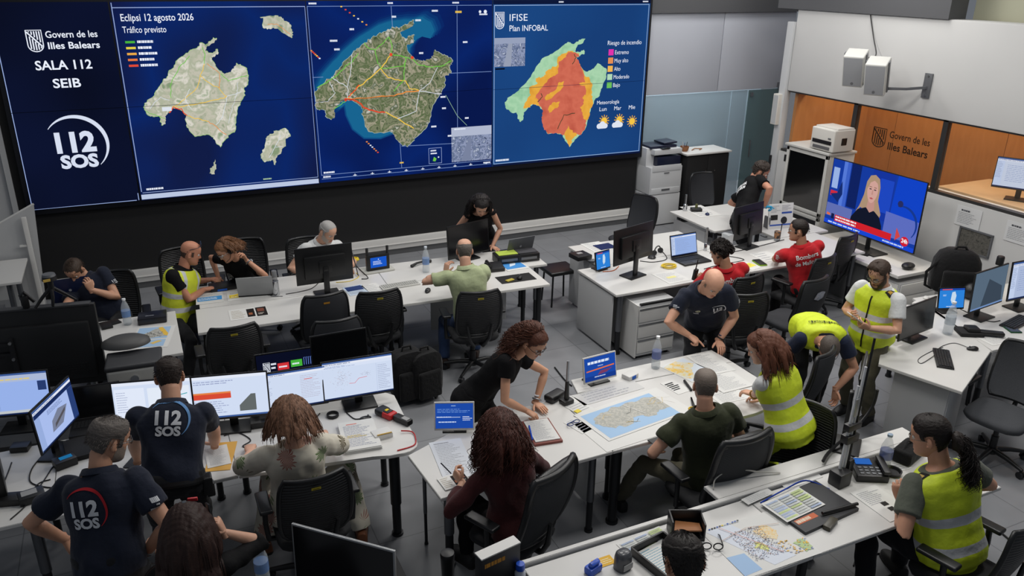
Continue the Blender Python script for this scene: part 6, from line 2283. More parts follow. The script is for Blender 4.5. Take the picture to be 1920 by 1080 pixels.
# 7 woman leaning over the clipboard
p = person('woman with curly brown hair and glasses in black dress leaning over the clipboard', (2.10, 5.12, .88), at(1000, 642, 1.385), 152, 156, 32, sex='f', seated=False, top=dict(m=BLACK_C, sleeve=.42, hem=-.12, neck=.485, flare=.02), legs=dict(m=BLACK_C, e=.02),
     R=dict(h=at(1004, 780, .80), d=(.55, -.8, -.25), n=(-.2, 0, -1), e=(-.7, -.3, -.2), pose='pen'), L=dict(h=at(1016, 764, .785), d=(.15, -1, 0), e=(.8, .2, .1), pose='flat'), feet=dict(R=(1.98, 5.22, .085), L=(2.22, 5.28, .085)), skin=(192, 142, 114), glasses=(28, 28, 32),
     hair=dict(c=(78, 46, 34), style='strands', front=.072, starts=ring_starts(240, 92, 268, -5, 84, 7), back=.8, n=18, step=.018, curl=.014, freq=1.15, down=.20, out=.034, wob=.1))
watch(p, 'L', STEEL)

# 8 woman in the maroon sweater
p = person('woman with long dark red-brown curls in maroon sweater, seated with her back to us', (1.92, 3.98, .57), at(935, 806, 1.24), -8, 4, 22, sex='f', s=1.06, top=dict(m=MAROON_C, sleeve=1.72, e=.016, cuff=.004, hem=-.10), legs=dict(m=BLACK_C),
     L=dict(h=at(852, 886, .84), d=(-.25, .8, .35), n=(.9, .2, 0), e=(-.8, -.4, -.5), pose='pen'), R=dict(h=(2.12, 4.48, .79), d=(.05, 1, 0)), skin=(192, 144, 118),
     hair=dict(c=(66, 34, 26), style='strands', front=.07, starts=ring_starts(300, 50, 310, -8, 84, 8), n=20, step=.018, curl=.014, freq=1.1, down=.24, out=.024, wob=.1))
MB().cyl(p.W @ at(846, 888, .90), p.W @ (at(846, 888, .90) + V3((-.06, .03, .08))), .004).build('pen', ink((60, 62, 70)), p.root)

# 9 bald man
p = person('bald man in navy polo, standing and pointing at the map table', (4.66, 5.57, .92), at(1336, 530, 1.46), 203, 190, 38, belly=.03, s=1.03, fat=.004, seated=False, top=dict(m=NAVY_C, collar=True, sleeve=.6, e=.016, hem=-.10), legs=dict(m=TROU_D),
     R=dict(h=at(1306, 640, .86), d=(.45, -.75, -.45), n=(.2, -.3, -1), e=(-.9, 0, .1), pose='point'), L=dict(h=at(1352, 650, .80), d=(-.35, -.9, -.2), n=(0, .1, -1), e=(.9, 0, .1), pose='relax'), feet=dict(R=(4.52, 5.66, .085), L=(4.82, 5.56, .085)), skin=(202, 150, 124),
     hair=dict(c=(120, 104, 92), bald=.02, side=.003, th=.003))
watch(p, 'L', BLACK, (30, 50, 90))
c = Canvas(emit=False)
sos_logo(c, -.04, -.04, .085, (226, 228, 232), (226, 228, 232))
print_on(p, p.top, c, .33, -.085, front=True)
c = Canvas(emit=False)
c.disc(0, .0, .022, (206, 208, 190)).disc(0, 0, .013, (70, 96, 40)).rect(-.004, -.012, .004, .012, (220, 220, 200)).dashes(-.04, -.045, .04, -.03, 1, (206, 208, 212), .7)
print_on(p, p.top, c, .33, .09, front=True)
for a, nn in (('R', (-.7, -.6, .4)), ('L', (.7, -.6, .4))):
 S, E, *_ = p.arms[a]
 c = Canvas(emit=False)
 c.dashes(-.03, -.02, .03, .02, 3, (206, 208, 214), .5)
 print_at(p, p.top, c, S.lerp(E, .45), nn, (0, 0, 1))

# 10 woman at the rounded end of the table
p = person('woman with reddish brown hair in yellow vest and yellow trousers', (4.09, 3.82, .87), at(1428, 652, 1.43), -18, -52, 22, sex='f', seated=False, top=dict(m=WHITE_C, sleeve=.5), vest=dict(m=VEST2, hem=-.14, flare=.03), legs=dict(m=YELT, e=.012, waist=-.01),
     L=dict(h=at(1392, 738, .80), d=(-.35, 1, -.05), e=(-.5, -.5, -.3), pose='relax'), R=dict(h=at(1412, 744, .80), d=(-.35, 1, -.05), e=(.7, -.6, -.3)), feet=dict(R=(4.2, 3.86, .085), L=(4.0, 3.9, .085)), skin=(196, 148, 122),
     hair=dict(c=(84, 50, 36), style='strands', front=.07, starts=ring_starts(230, 70, 290, -5, 82, 10), n=15, step=.021, curl=.005, freq=.5, down=.27, out=.02))
watch(p, 'L', mat('gold_strap', (170, 140, 80), .3, .8))

# 11 man in olive
p = person('man with shaved grey hair in olive shirt, seated with back to us', (3.45, 3.90, .57), at(1322, 723, 1.275), 16, 32, 12, top=dict(m=OLIVE_C, sleeve=.6, collar=True, e=.015), legs=dict(m=KHAKI),
     L=dict(h=(3.20, 4.22, .66), d=(.5, .6, -.1), e=(-.9, -.3, -.3), pose='relax'), R=dict(h=(3.72, 4.2, .70), d=(-.2, 1, 0)), feet=dict(L=(3.08, 4.46, .085), R=(3.6, 4.45, .085), k=V3((-.4, .8, .8))), skin=(186, 138, 114),
     hair=dict(c=(104, 94, 86), front=.085, side=.0035, th=.003, nape=-.07))
watch(p, 'L', BLACK)
c = Canvas(emit=False)
c.rect(-.02, -.012, .02, -.004, (190, 192, 180)).rect(-.02, .004, .02, .012, (190, 192, 180))
S, E, *_ = p.arms['L']
print_at(p, p.top, c, S.lerp(E, .5), (-.9, -.4, .1), (0, 0, 1))

# 12 bending man
p = person('man in yellow vest and navy sleeves bending down, head lowered', (5.52, 5.06, .86), at(1554, 652, .96), 212, 215, 62, seated=False, top=dict(m=cloth('navy_shirt_cloth', (30, 38, 60)), sleeve=.55), vest=dict(m=vest_material('hi_vis_plain', (208, 226, 44), ((-.06, -.02),), False)), legs=dict(m=TROU_D),
     L=dict(h=at(1566, 748, .40), d=(-.1, -.3, -1), n=(-.8, 0, 0), e=(.8, -.2, 0), pose='relax'), R=dict(h=at(1490, 680, .52), d=(0, -.3, -1), e=(-.8, -.2, 0)), feet=dict(R=(5.36, 5.02, .085), L=(5.62, 4.98, .085)), skin=(184, 134, 108),
     hair=dict(c=(74, 66, 60), front=.085, side=.005, th=.005, thin=.06), glasses=(30, 30, 30))
c = Canvas(emit=False)
c.text('coordinación', 0, 0, .05, (52, 58, 30), width=.27, bold=.02, align='c')
c.it.pop()
R_ = random.Random(6)
for i in range(13):
 x = -.14 + i * .0215
 c.rect(x, -.02, x + .005, .02 - R_.choice((0, .012)), (58, 64, 30)).rect(x, R_.choice((-.02, .0, .015)), x + .015, R_.choice((-.02, .0, .015)) + .026 - .02, (58, 64, 30)).rect(x + .011, -.02, x + .015, .016, (58, 64, 30))
print_on(p, p.vest, c, .40, 0, bi=1)
b = thing('tool_bag', 'small dark bag with a red strap on the floor by the bending man', 'bag', (*at(1532, 812, .0)[:2], 0), .3)
MB().box((0, 0, .09), (.34, .2, .17), bev=.05, seg=3).build('bag_body', cloth('bag_cloth', (38, 36, 34)), b, 60)
MB().tube([(-.15, -.09, .12), (0, -.12, .17), (.15, -.09, .11)], .014, 6).build('red_strap', mat('red_webbing', (170, 34, 36), .7), b)

# 13 standing man with the phone
p = person('bearded man in yellow vest over white shirt, standing with a phone', (5.94, 4.74, .89), at(1648, 514, 1.49), 258, 262, 26, s=.95, belly=.03, fat=.003, seated=False, top=dict(m=WHITE_C, collar=True, sleeve=.62, e=.016), vest=dict(m=VEST2, hem=-.17, flare=.03), legs=dict(m=KHAKI, e=.016),
     R=dict(h=at(1597, 592, 1.10), d=(-.7, -.1, .35), n=(.2, -.8, .6), e=(0, .6, -.8), pose='hold'), L=dict(h=at(1616, 610, 1.08), d=(-.75, .25, .3), n=(.2, .8, .5), e=(.3, -.6, -.8), pose='hold'), feet=dict(R=(5.92, 4.86, .085), L=(5.96, 4.62, .085), d=V3((-1, -.2, 0))), skin=(192, 144, 118),
     hair=dict(c=(56, 44, 36), front=.088, th=.02, side=.009, beard=True, beard_th=.009), glasses=(24, 24, 26))
ph = p
t = thing('mobile_phone', 'white phone held by the bearded man in the yellow vest', 'phone', at(1598, 598, 1.115) + V3((-.02, -.04, .035)), radians(75), rx=radians(35))
MB().box((0, 0, 0), (.075, .15, .009), bev=.004).build('phone_body', WHITE, t)
MB().box((0, 0, .005), (.068, .14, .001)).build('screen', SCREEN_OFF, t)
c = Canvas(emit=False)
c.rect(-.028, -.045, .028, .045, (34, 32, 30)).rect(-.016, -.025, .016, .02, (190, 150, 60))
S, E, *_ = p.arms['L']
print_at(p, p.vest, c, S + V3((-.04, .05, .04)), (0, -.1, 1), (.9, .2, 0), bi=1, name='epaulette')
c = Canvas(emit=False)
c.line([(0, -.26 + i * .03) for i in range(18)], .014, (26, 26, 26))
print_on(p, p.vest, c, .17, 0, front=True, bi=1, name='zip')

# 14 curly firefighter
p = person('curly-haired firefighter in red polo, back to us, head turned left', (5.60, 6.36, .57), at(1350, 474, 1.22), 16, -24, 22, syaw=24, top=dict(m=RED_C, collar=True, sleeve=.6, e=.016), legs=dict(m=TROU_D),
     L=dict(h=at(1312, 518, .86), d=(-.2, .3, 1), n=(.6, .6, 0), e=(-.8, -.3, -.5), pose='grip'), R=dict(h=(5.85, 6.95, .79), d=(.1, 1, 0)), skin=(180, 130, 104),
     hair=dict(c=(28, 22, 20), style='strands', front=.07, nape=-.07, starts=ring_starts(180, 80, 280, -18, 50, 12) + ring_starts(200, 10, 350, 50, 89, 13), n=5, step=.012, curl=.009, freq=1.7, down=.06, out=.022, wob=.25, taper=.8, vr=.016))
FIRE = p


def bombers():
 c = Canvas(emit=False)
 c.text('Bombers', 0, .01, .075, (226, 224, 224), width=.25, bold=.02, align='c').text('de Mallorca', 0, -.068, .07, (226, 224, 224), width=.285, bold=.02, align='c')
 return c


print_on(p, p.top, bombers(), .385, .01)
t = thing('walkie_talkie', 'black handheld radio in the hand of the curly-haired firefighter', 'radio', at(1308, 516, .88) + V3((-.01, .03, 0)), .3, rx=.15)
MB().box((0, 0, 0), (.055, .035, .13), bev=.008).build('radio_body', BLACK, t)
MB().cyl((-.015, 0, .06), (-.015, 0, .19), .007, .005).build('aerial', BLACK, t)

# 15 firefighter with glasses
p = person('firefighter with short dark hair and glasses in red polo, elbow on the desk', (6.82, 6.44, .57), at(1497, 432, 1.27), 16, -42, 4, syaw=26, top=dict(m=RED_C, collar=True, sleeve=.62, e=.017), legs=dict(m=TROU_D), belly=.01,
     L=dict(h=(6.93, 6.98, .80), d=(1, .2, 0), e=(-.9, .2, -.5)), R=dict(h=(7.06, 7.02, .79), d=(-.3, 1, 0), e=(.6, 0, -.4)), skin=(176, 126, 100),
     hair=dict(c=(34, 28, 26), th=.010, side=.007), glasses=(120, 110, 100))
print_on(p, p.top, bombers(), .385, .01)
S, E, *_ = p.arms['L']
c = Canvas(emit=False)
c.dashes(-.03, -.03, .03, .03, 3, (220, 216, 216), .6)
print_at(p, p.top, c, S.lerp(E, .55), (-.8, -.5, .2), (0, 0, 1))

# 16 man with the blue gloves
p = person('man with tousled dark hair in black shirt and blue gloves leaning over the desk', (7.08, 7.94, .94), at(1426, 322, 1.49), 120, 130, 26, s=1.03, seated=False, top=dict(m=BLACK_C, collar=True, sleeve=.6), legs=dict(m=TROU_D),
     R=dict(h=at(1444, 388, 1.12), d=(1, -.25, -.1), n=(0, -.3, -1), e=(-.2, -.8, -.3), pose='point'), L=dict(h=(7.72, 8.5, .92), d=(.9, .2, 0), e=(0, .6, -.5)), feet=dict(R=(7.14, 7.9, .085), L=(7.02, 8.1, .085)), skin=(176, 124, 100),
     hair=dict(c=(52, 44, 40), th=.022, side=.012, rough=.007, front=.085, gloves=True))
c = Canvas(emit=False)
R_ = random.Random(3)
for j in range(2):
 for i in range(5):
  x = -.12 + i * .05
  y = .02 - j * .07
  c.rect(x, y, x + .012, y + .05, (216, 218, 220)).rect(x, y + R_.choice((.0, .02, .04)), x + .04, y + R_.choice((.0, .02, .04)) + .012, (216, 218, 220)).rect(x + .028, y, x + .04, y + .05, (216, 218, 220))
print_on(p, p.top, c, .34, 0)

# 17 ponytailed man
p = person('ponytailed man in yellow vest over grey-green shirt at the front desk', (4.36, 2.60, .58), at(1744, 818, 1.285), 12, -26, 14, s=1.1, top=dict(m=GREYTEE, sleeve=.62, e=.016), vest=dict(m=vest_material('hi_vis_vest_back', (204, 222, 44), ((.02, .075), (.19, .25)), False), hem=-.14), legs=dict(m=TROU_D),
     L=dict(h=at(1686, 912, .93), d=(-.1, .25, 1), n=(.7, .6, 0), e=(-.5, -.2, -1), pose='grip'), R=dict(h=(4.62, 3.0, .79), d=(.1, 1, 0), e=(.8, -.3, -.4)), feet=dict(L=(4.05, 2.9, .085), R=(4.5, 3.0, .085)), skin=(184, 134, 108),
     hair=dict(c=(26, 20, 18), style='strands', front=.074, nape=-.08, starts=[(180 + RND.uniform(-12, 12), RND.uniform(-20, 8)) for _ in range(130)], n=19, step=.018, curl=.022, freq=.9, down=.26, out=.035, wob=.2, vr=.026, r=.003), glasses=(90, 80, 70))
c = Canvas(emit=False)
c.rect(-.03, -.055, .03, .055, (30, 30, 30)).rect(-.018, -.03, .018, .03, (190, 160, 90))
for a, ux in (('L', -1), ('R', 1)):
 S, E, *_ = p.arms[a]
 print_at(p, p.vest, c, S + V3((0, -.01, .05)), (0, -.1, 1), V3((ux, .2, 0)), bi=1, name='epaulette')
MB().tube([p.HL @ V3((.02 * cos(a), -.115 + .0 * a, -.01 + .02 * sin(a))) for a in [2 * pi * i / 10 for i in range(12)]], .006, 6, False).build('hair_band', BLACK, p.root)

# 18 man at the bottom edge
p = person('dark-haired man at the bottom edge, only his head in view', (1.78, 1.98, .95), at(1281, 1052, 1.68), 12, 14, 24, seated=False, top=dict(m=cloth('dark_blue_cloth', (26, 34, 56)), sleeve=.6, collar=True), legs=dict(m=TROU_D),
     L=dict(h=(1.72, 2.55, 1.0), d=(.1, 1, 0)), R=dict(h=(2.02, 2.55, 1.0), d=(0, 1, 0)), skin=(182, 134, 108), hair=dict(c=(36, 32, 30), th=.007, side=.006, thin=.075))

# 19 woman on the phone
p = person('woman with straight dark brown hair and red hair clip holding a phone, bottom left', (-.10, 3.62, .62), at(352, 988, 1.29), 10, 12, 16, sex='f', top=dict(m=BLACK_C, sleeve=1.25), legs=dict(m=TROU_D),
     R=dict(h=at(408, 975, 1.27), d=(-.25, .1, 1), n=(-.9, .2, 0), e=(.45, -.3, -1), pose='grip'), L=dict(h=(-.3, 4.0, .85), d=(.2, 1, 0)), skin=(190, 144, 120),
     hair=dict(c=(46, 30, 26), style='strands', front=.068, starts=ring_starts(320, 55, 305, 0, 86, 14), n=22, step=.022, curl=0, down=.34, out=.020, wob=.035))
cl = MB().box((0, 0, 0), (.05, .012, .02), m=p.HL @ T(.03, .03, .132) @ RX(.3), bev=.004).build('hair_clip', mat('red_clip', (190, 40, 48), .4), p.root)
MB().box((0, 0, 0), (.02, .012, .03), m=p.HL @ T(0.0, -.03, .135) @ RX(-.3), bev=.004).build('hair_slide', STEEL, p.root)
t = thing('mobile_phone', 'dark phone held to her ear by the long-haired woman at bottom left', 'phone', at(402, 968, 1.30) + V3((-.02, .01, 0)), .2, rx=1.2)
MB().box((0, 0, 0), (.01, .14, .07), bev=.003).build('phone_body', BLACK, t)

# 20 man in navy with the white and blue ring
p = person('man in navy polo, white 112 and blue ring, standing, back to us', (-.10, 4.80, .95), at(318, 706, 1.50), 3, 4, 30, s=1.04, seated=False, top=dict(m=NAVY_C, collar=True, sleeve=.62, e=.014, hem=-.03), legs=dict(m=TROU_D, waist=.05), belly=.01,
     L=dict(h=(-.30, 5.42, .79), d=(.2, 1, 0), e=(-.9, -.2, 0)), R=dict(h=at(404, 826, .79), d=(.1, 1, 0), e=(.9, -.2, 0), pose='flat'), feet=dict(L=(-.24, 4.86, .085), R=(.04, 4.86, .085)), skin=(186, 138, 112), hair=dict(c=(44, 36, 32), th=.008, side=.006, thin=.09), vox=.007)
c = Canvas(emit=False)
sos_logo(c, -.082, -.065, .155, (214, 216, 220), (96, 140, 190))
print_on(p, p.top, c, .36, -.01, rot=-4)
bl = MB()
torso_rings(bl, p.sp, MALE, -.035 * p.s, .005 * p.s, .018, p.s)
bl.bm.transform(p.W)
bl.build('belt', BLACK, p.pants, 60)
for x, y, z, w_, d_, h_ in ((.20, -.02, -.06, .06, .08, .13), (-.20, -.02, -.05, .05, .10, .16), (.215, .02, -.10, .05, .06, .10)):
 q = p.sp.pt(z * p.s, x, y)
 MB().box(p.W @ q, (w_, d_, h_), bev=.012, seg=3).build('belt_pouch', BLACK, p.pants)

# 21 grey-haired man with the red ring
p = person('grey-haired man with glasses in navy polo with a red ring round 112', (-.47, 4.14, .94), at(205, 824, 1.55), 27, 62, 20, s=1.04, belly=.02, seated=False, top=dict(m=NAVY_C, collar=True, sleeve=.62, e=.017, hem=-.12), legs=dict(m=TROU_D),
     L=dict(h=at(133, 1030, .80), d=(.2, .1, -1), n=(.9, 0, 0), e=(-1, -.1, 0), pose='relax'), R=dict(h=at(300, 1018, .93), d=(.9, .5, .1), n=(-.3, .2, -1), e=(.6, -.7, -.6), pose='relax'), feet=dict(L=(-.60, 4.18, .085), R=(-.36, 4.12, .085)), skin=(184, 136, 110),
     hair=dict(c=(88, 82, 78), th=.012, side=.010, thin=.095, beard=True, beard_th=.0025, bc=(120, 108, 98)), glasses=(22, 22, 24), vox=.007)
c = Canvas(emit=False)
sos_logo(c, -.078, -.07, .15, (206, 208, 212), (176, 38, 46))
print_on(p, p.top, c, .30, -.03)
S, E, *_ = p.arms['R']
c = Canvas(emit=False)
c.dashes(-.03, .012, .03, .04, 1, (214, 216, 220), .9).dashes(-.015, -.004, .015, .006, 1, (214, 216, 220), .9).dashes(-.045, -.04, .045, -.012, 1, (214, 216, 220), .9)
print_at(p, p.top, c, S.lerp(E, .45), (.45, -.85, .2), (0, 0, 1))
watch(p, 'R', STEEL)

# 22 woman in the floral blouse


def floral():
 m, nt, b = _new('floral_cloth')
 tc = nt.nodes.new('ShaderNodeTexCoord')
 v = nt.nodes.new('ShaderNodeTexVoronoi')
 v.inputs['Scale'].default_value = 7.5
 v.inputs['Randomness'].default_value = .7
 nt.links.new(tc.outputs['Object'], v.inputs['Vector'])

 def mth(op, a, b=None, c=None):
  n = nt.nodes.new('ShaderNodeMath')
  n.operation = op
  for i, q in enumerate((a, b, c)):
   if q is None:
    continue
   if isinstance(q, (int, float)):
    n.inputs[i].default_value = q
   else:
    nt.links.new(q, n.inputs[i])
  return n.outputs[0]
 sb = nt.nodes.new('ShaderNodeVectorMath')
 sb.operation = 'SUBTRACT'
 nt.links.new(tc.outputs['Object'], sb.inputs[0])
 nt.links.new(v.outputs['Position'], sb.inputs[1])
 xyz = nt.nodes.new('ShaderNodeSeparateXYZ')
 nt.links.new(sb.outputs[0], xyz.inputs[0])
 ang = mth('ARCTAN2', xyz.outputs[0], xyz.outputs[2])
 pet = mth('SINE', mth('MULTIPLY', ang, 11))
 rad = mth('MULTIPLY_ADD', pet, .07, v.outputs['Distance'])
 ring = mth('GREATER_THAN', mth('SINE', mth('MULTIPLY', ang, 22)), -.75)
 sp = nt.nodes.new('ShaderNodeSeparateColor')
 nt.links.new(v.outputs['Color'], sp.inputs[0])
 fac = mth('MULTIPLY', mth('MULTIPLY', mth('LESS_THAN', rad, .40), ring), mth('GREATER_THAN', sp.outputs[1], .38))
 r = nt.nodes.new('ShaderNodeValToRGB')
 r.color_ramp.interpolation = 'CONSTANT'
 r.color_ramp.elements[0].color = lin((96, 122, 72))
 e = r.color_ramp.elements[1]
 e.position, e.color = .38, lin((160, 106, 94))
 for p_, c_ in ((.6, (98, 88, 64)), (.8, (126, 148, 98))):
  e = r.color_ramp.elements.new(p_)
  e.color = lin(c_)
 nt.links.new(sp.outputs[0], r.inputs[0])
 mx = nt.nodes.new('ShaderNodeMix')
 mx.data_type = 'RGBA'
 nt.links.new(fac, mx.inputs[0])
 mx.inputs[6].default_value = lin((208, 202, 186))
 nt.links.new(r.outputs[0], mx.inputs[7])
 nt.links.new(mx.outputs[2], b.inputs['Base Color'])
 b.inputs['Roughness'].default_value = .8
 return m


FLORAL = floral()
p = person('woman with shoulder-length brown hair in cream floral blouse and trousers, back to us', (.66, 4.76, .58), at(545, 782, 1.27), 2, 6, 16, sex='f', s=1.08, belly=.02, top=dict(m=FLORAL, sleeve=1.2, e=.026, sl_e=.028, hem=-.14, flare=.05, folds=.005), legs=dict(m=FLORAL, e=.03),
     L=dict(h=(.42, 5.26, .79), d=(.2, 1, 0), e=(-.9, -.3, -.4)), R=dict(h=(.93, 5.24, .79), d=(0, 1, 0), e=(.9, -.3, -.4)), feet=dict(R=(1.10, 4.92, .085), L=(.42, 5.1, .085), k=V3((.25, .9, .8))), shoes=(112, 66, 38), skin=(192, 146, 122), vox=.007,
     hair=dict(c=(104, 74, 56), style='strands', front=.07, starts=ring_starts(280, 60, 300, -5, 86, 16), n=10, step=.022, curl=.006, freq=.6, down=.24, out=.028, wob=.07))
# ------------------------------------------------------------------ things on the desks and floor
RND = random.Random(5)


def quad(a, b, c_, d, z=DH):
 """middle, turn and size of a sheet whose corners (near left, near right, far right, far left) are seen at these pixels"""
 A, B, C_, D = (at(*q, z) for q in (a, b, c_, d))
 m = (A + B + C_ + D) / 4
 u = ((B - A) + (C_ - D)) / 2
 v = ((D - A) + (C_ - B)) / 2
 return m.x, m.y, atan2(u.y, u.x), u.length, v.length


def sheet(label, a, b, c_, d, z=DH, **k):
 x, y, rz, w, dd = quad(a, b, c_, d, z)
 return paper(label, x, y, rz, w, dd, z, **k)


LANDP = noise_mat('printed_land', [(168, 168, 160), (186, 184, 175), (158, 159, 152), (194, 191, 181)], 30, detail=10, dist=.4)
SEAP = (160, 190, 220)
YMAP = noise_mat('printed_yellow_land', [(228, 206, 120), (214, 216, 206), (232, 190, 70), (206, 214, 216)], 12, detail=8, dist=1)


def town(c, x0, y0, x1, y1, n, cols, R, s=.006):
 """many small blocks of a printed street plan"""
 for k in cols:
  V, F = [], []
  for _ in range(n // len(cols)):
   x, y = R.uniform(x0, x1), R.uniform(y0, y1)
   w, h, a = R.uniform(.3, 1) * s, R.uniform(.15, .4) * s, R.uniform(-.5, .5)
   b = len(V)
   V += [(x + i * w * cos(a) - j * h * sin(a), y + i * w * sin(a) + j * h * cos(a)) for i, j in ((0, 0), (1, 0), (1, 1), (0, 1))]
   F.append((b, b + 1, b + 2, b + 3))
  c.it.append((V, F, c.col(k)))


def island_map(c, w, d):
 c.rect(w * .04, d * .05, w * .86, d * .90, SEAP)
 P = [(.08, .55), (.14, .72), (.25, .80), (.33, .78), (.42, .86), (.50, .80), (.60, .84), (.72, .78), (.80, .83), (.94, .76), (.94, .30), (.80, .33), (.72, .22), (.62, .25), (.58, .36), (.48, .38), (.42, .22), (.30, .20), (.26, .30), (.20, .26), (.14, .38)]
 c.poly([(x * w * .91, y * d) for x, y in rough_edge(P, .012, 4, 3)], LANDP)
 R = random.Random(2)
 for k in range(9):
  x, y = R.uniform(.15, .9), R.uniform(.3, .75)
  c.line([(x * w, y * d), ((x + .06) * w, (y + R.uniform(-.1, .1)) * d), ((x + .12) * w, (y + R.uniform(-.15, .15)) * d)], .003, R.choice([(236, 232, 226), (110, 112, 108), (220, 190, 110)]))
 c.line([(.50 * w, .80 * d), (.55 * w, .5 * d), (.58 * w, .36 * d)], .004, (232, 232, 230))


def yellow_map(c, w, d):
 c.rect(w * .04, d * .05, w * .96, d * .95, (206, 214, 222)).poly([(x * w, y * d) for x, y in rough_edge([(.04, .9), (.6, .95), (.95, .6), (.7, .5), (.5, .35), (.3, .1), (.04, .2)], .02, 4, 5)], YMAP)


def coast_map(c, w, d):
 c.rect(w * .05, d * .42, w * .88, d * .95, SEAP).rect(w * .05, d * .06, w * .88, d * .36, SEAP)
 c.poly([(x * w, y * d) for x, y in rough_edge([(.10, .52), (.3, .70), (.48, .86), (.6, .9), (.84, .62), (.86, .52), (.6, .48), (.4, .44), (.2, .47)], .012, 4, 5)], LANDP)
 c.poly([(x * w, y * d) for x, y in rough_edge([(.55, .92), (.66, .94), (.88, .62), (.88, .50), (.78, .56)], .01, 3, 6)], (226, 186, 80)).poly([(x * w, y * d) for x, y in rough_edge([(.5, .22), (.7, .32), (.8, .28), (.6, .16)], .01, 3, 6)], (222, 190, 110))
 R = random.Random(1)
 town(c, .3 * w, .5 * d, .7 * w, .72 * d, 60, [(70, 72, 78), (110, 110, 112), (226, 226, 224)], R, .02)


def street_map(c, w, d):
 R = random.Random(8)
 c.poly([(.0 * w, .42 * d), (.22 * w, .40 * d), (.24 * w, .06 * d), (.0 * w, .04 * d)], (162, 190, 222))
 c.poly([(.05 * w, .95 * d), (.38 * w, .98 * d), (.72 * w, .10 * d), (.40 * w, .06 * d)], (212, 218, 228))
 c.poly([(x * w, y * d) for x, y in rough_edge([(.55, .72), (.72, .78), (.80, .60), (.70, .45), (.58, .52)], .02, 4, 3)], noise_mat('printed_orange_town', [(232, 190, 100), (222, 214, 190), (236, 178, 76)], 60))
 c.poly([(x * w, y * d) for x, y in rough_edge([(.38, .42), (.46, .52), (.54, .40), (.48, .30)], .02, 4, 3)], (216, 220, 140)).poly([(x * w, y * d) for x, y in rough_edge([(.82, .30), (.95, .34), (.98, .14), (.86, .10)], .02, 4, 3)], (180, 200, 150))
 town(c, .25 * w, .2 * d, .65 * w, .8 * d, 700, [(120, 124, 130), (150, 150, 156), (190, 160, 150), (130, 140, 170)], R, .010)
 town(c, .65 * w, .1 * d, .98 * w, .4 * d, 60, [(150, 160, 190), (236, 190, 90)], R, .02)
 for i in range(12):
  c.rect(w * (.1 + i * .035), d * .965, w * (.125 + i * .035), d * .985, R.choice([(80, 110, 180), (222, 200, 70), (60, 64, 70), (200, 204, 208)]))
 c.line([(.22 * w, .95 * d), (.4 * w, .6 * d), (.62 * w, .2 * d)], .004, (210, 150, 140)).line([(.1 * w, .7 * d), (.5 * w, .8 * d), (.9 * w, .7 * d)], .004, (190, 170, 160))


def grid_sheet(c, w, d):
 R = random.Random(4)
 for i in range(3):
  for j in range(9):
   x0, y0 = w * (.06 + i * .31), d * (.06 + j * .095)
   c.rect(x0, y0, x0 + w * .27, y0 + d * .07, R.choice([(206, 210, 206), (198, 214, 150), (176, 190, 214), (206, 210, 206)]))
   c.dashes(x0, y0 + d * .01, x0 + w * .26, y0 + d * .06, 2, (120, 126, 140), .3, R)
  c.rect(w * (.045 + i * .31), d * .05, w * (.05 + i * .31), d * .93, (120, 124, 130))


def photo_sheet(c, w, d):
 c.dashes(w * .06, d * .1, w * .42, d * .9, 6, (170, 160, 140), .3)
 c.rect(w * .46, d * .12, w * .66, d * .88, (28, 24, 24)).rect(w * .50, d * .3, w * .60, d * .5, (150, 90, 60)).rect(w * .70, d * .08, w * .98, d * .92, (30, 26, 26)).rect(w * .74, d * .5, w * .92, d * .8, (120, 70, 56)).dashes(w * .74, d * .2, w * .9, d * .4, 2, (190, 180, 170), .5)


def banner(top, low):
 def f(c, w, d):
  c.rect(w * .05, d * .25, w * .95, d * .62, top).dashes(w * .08, d * .32, w * .9, d * .55, 2, low, .5).dashes(w * .08, d * .70, w * .9, d * .9, 3, (160, 162, 168), .3)
 return f


# --- the long desk
laptop('silver laptop seen from behind before the woman with the headset', .93, 8.34, radians(168), 112, .36, .25, None, lid=SILVER)
t = thing('equipment_case', 'flat black case with blue edge beside the silver laptop', 'case', at(418, 540), .05)
MB().box((0, 0, .022), (.27, .2, .04), bev=.008).build('case_body', BLACK, t)
MB().box((-.02, -.102, .018), (.10, .006, .02), bev=.002).build('blue_strip', ink((40, 90, 180)), t)
sheet('white leaflet with a blue panel at the corner of the long desk', (369, 573), (420, 565), (417, 548), (366, 552), art=banner((70, 150, 214), (220, 232, 244)), n=3)
sheet('sheet with a yellow panel next to the blue leaflet', (428, 566), (503, 555), (497, 541), (424, 548), art=banner((236, 214, 90), (250, 244, 214)), n=3)
tag(MB().tube([at(432, 558) + V3((0, 0, .012)), at(470, 548) + V3((0, 0, .016)), at(509, 533) + V3((0, 0, .012))], .009, 6, flat=.5).build('yellow_strap', ink((232, 206, 70)), None), 'yellow strap lying across the papers by the silver laptop', 'strap')
sheet('white sheet with two dark photos near the front edge of the long desk', (434, 602), (503, 592), (500, 573), (426, 583), art=photo_sheet)
t = thing('steel_flask', 'upright steel flask with clear top on the long desk', 'flask', at(518, 553))
MB().lathe([(.036, 0), (.038, .004), (.036, .16), (.030, .165)], 20).build('flask_body', CHROME, t)
MB().lathe([(.026, .165), (.028, .17), (.026, .27), (.022, .275)], 18).build('flask_top', mat('smoked_plastic', (150, 152, 154), .15, alpha=.6), t)
sheet('pale leaflet with a dark blue block right of the big monitor', (653, 556), (690, 549), (680, 533), (645, 539), art=lambda c, w, d: c.rect(w * .08, d * .45, w * .92, d * .92, (40, 60, 110)).dashes(w * .1, d * .1, w * .9, d * .38, 3, (150, 160, 180), .3), c=mat('pale_blue_paper', (190, 204, 220), .7))
sheet('blank white sheet beside the white keyboard', (690, 552), (720, 545), (708, 530), (682, 535), rows=5)
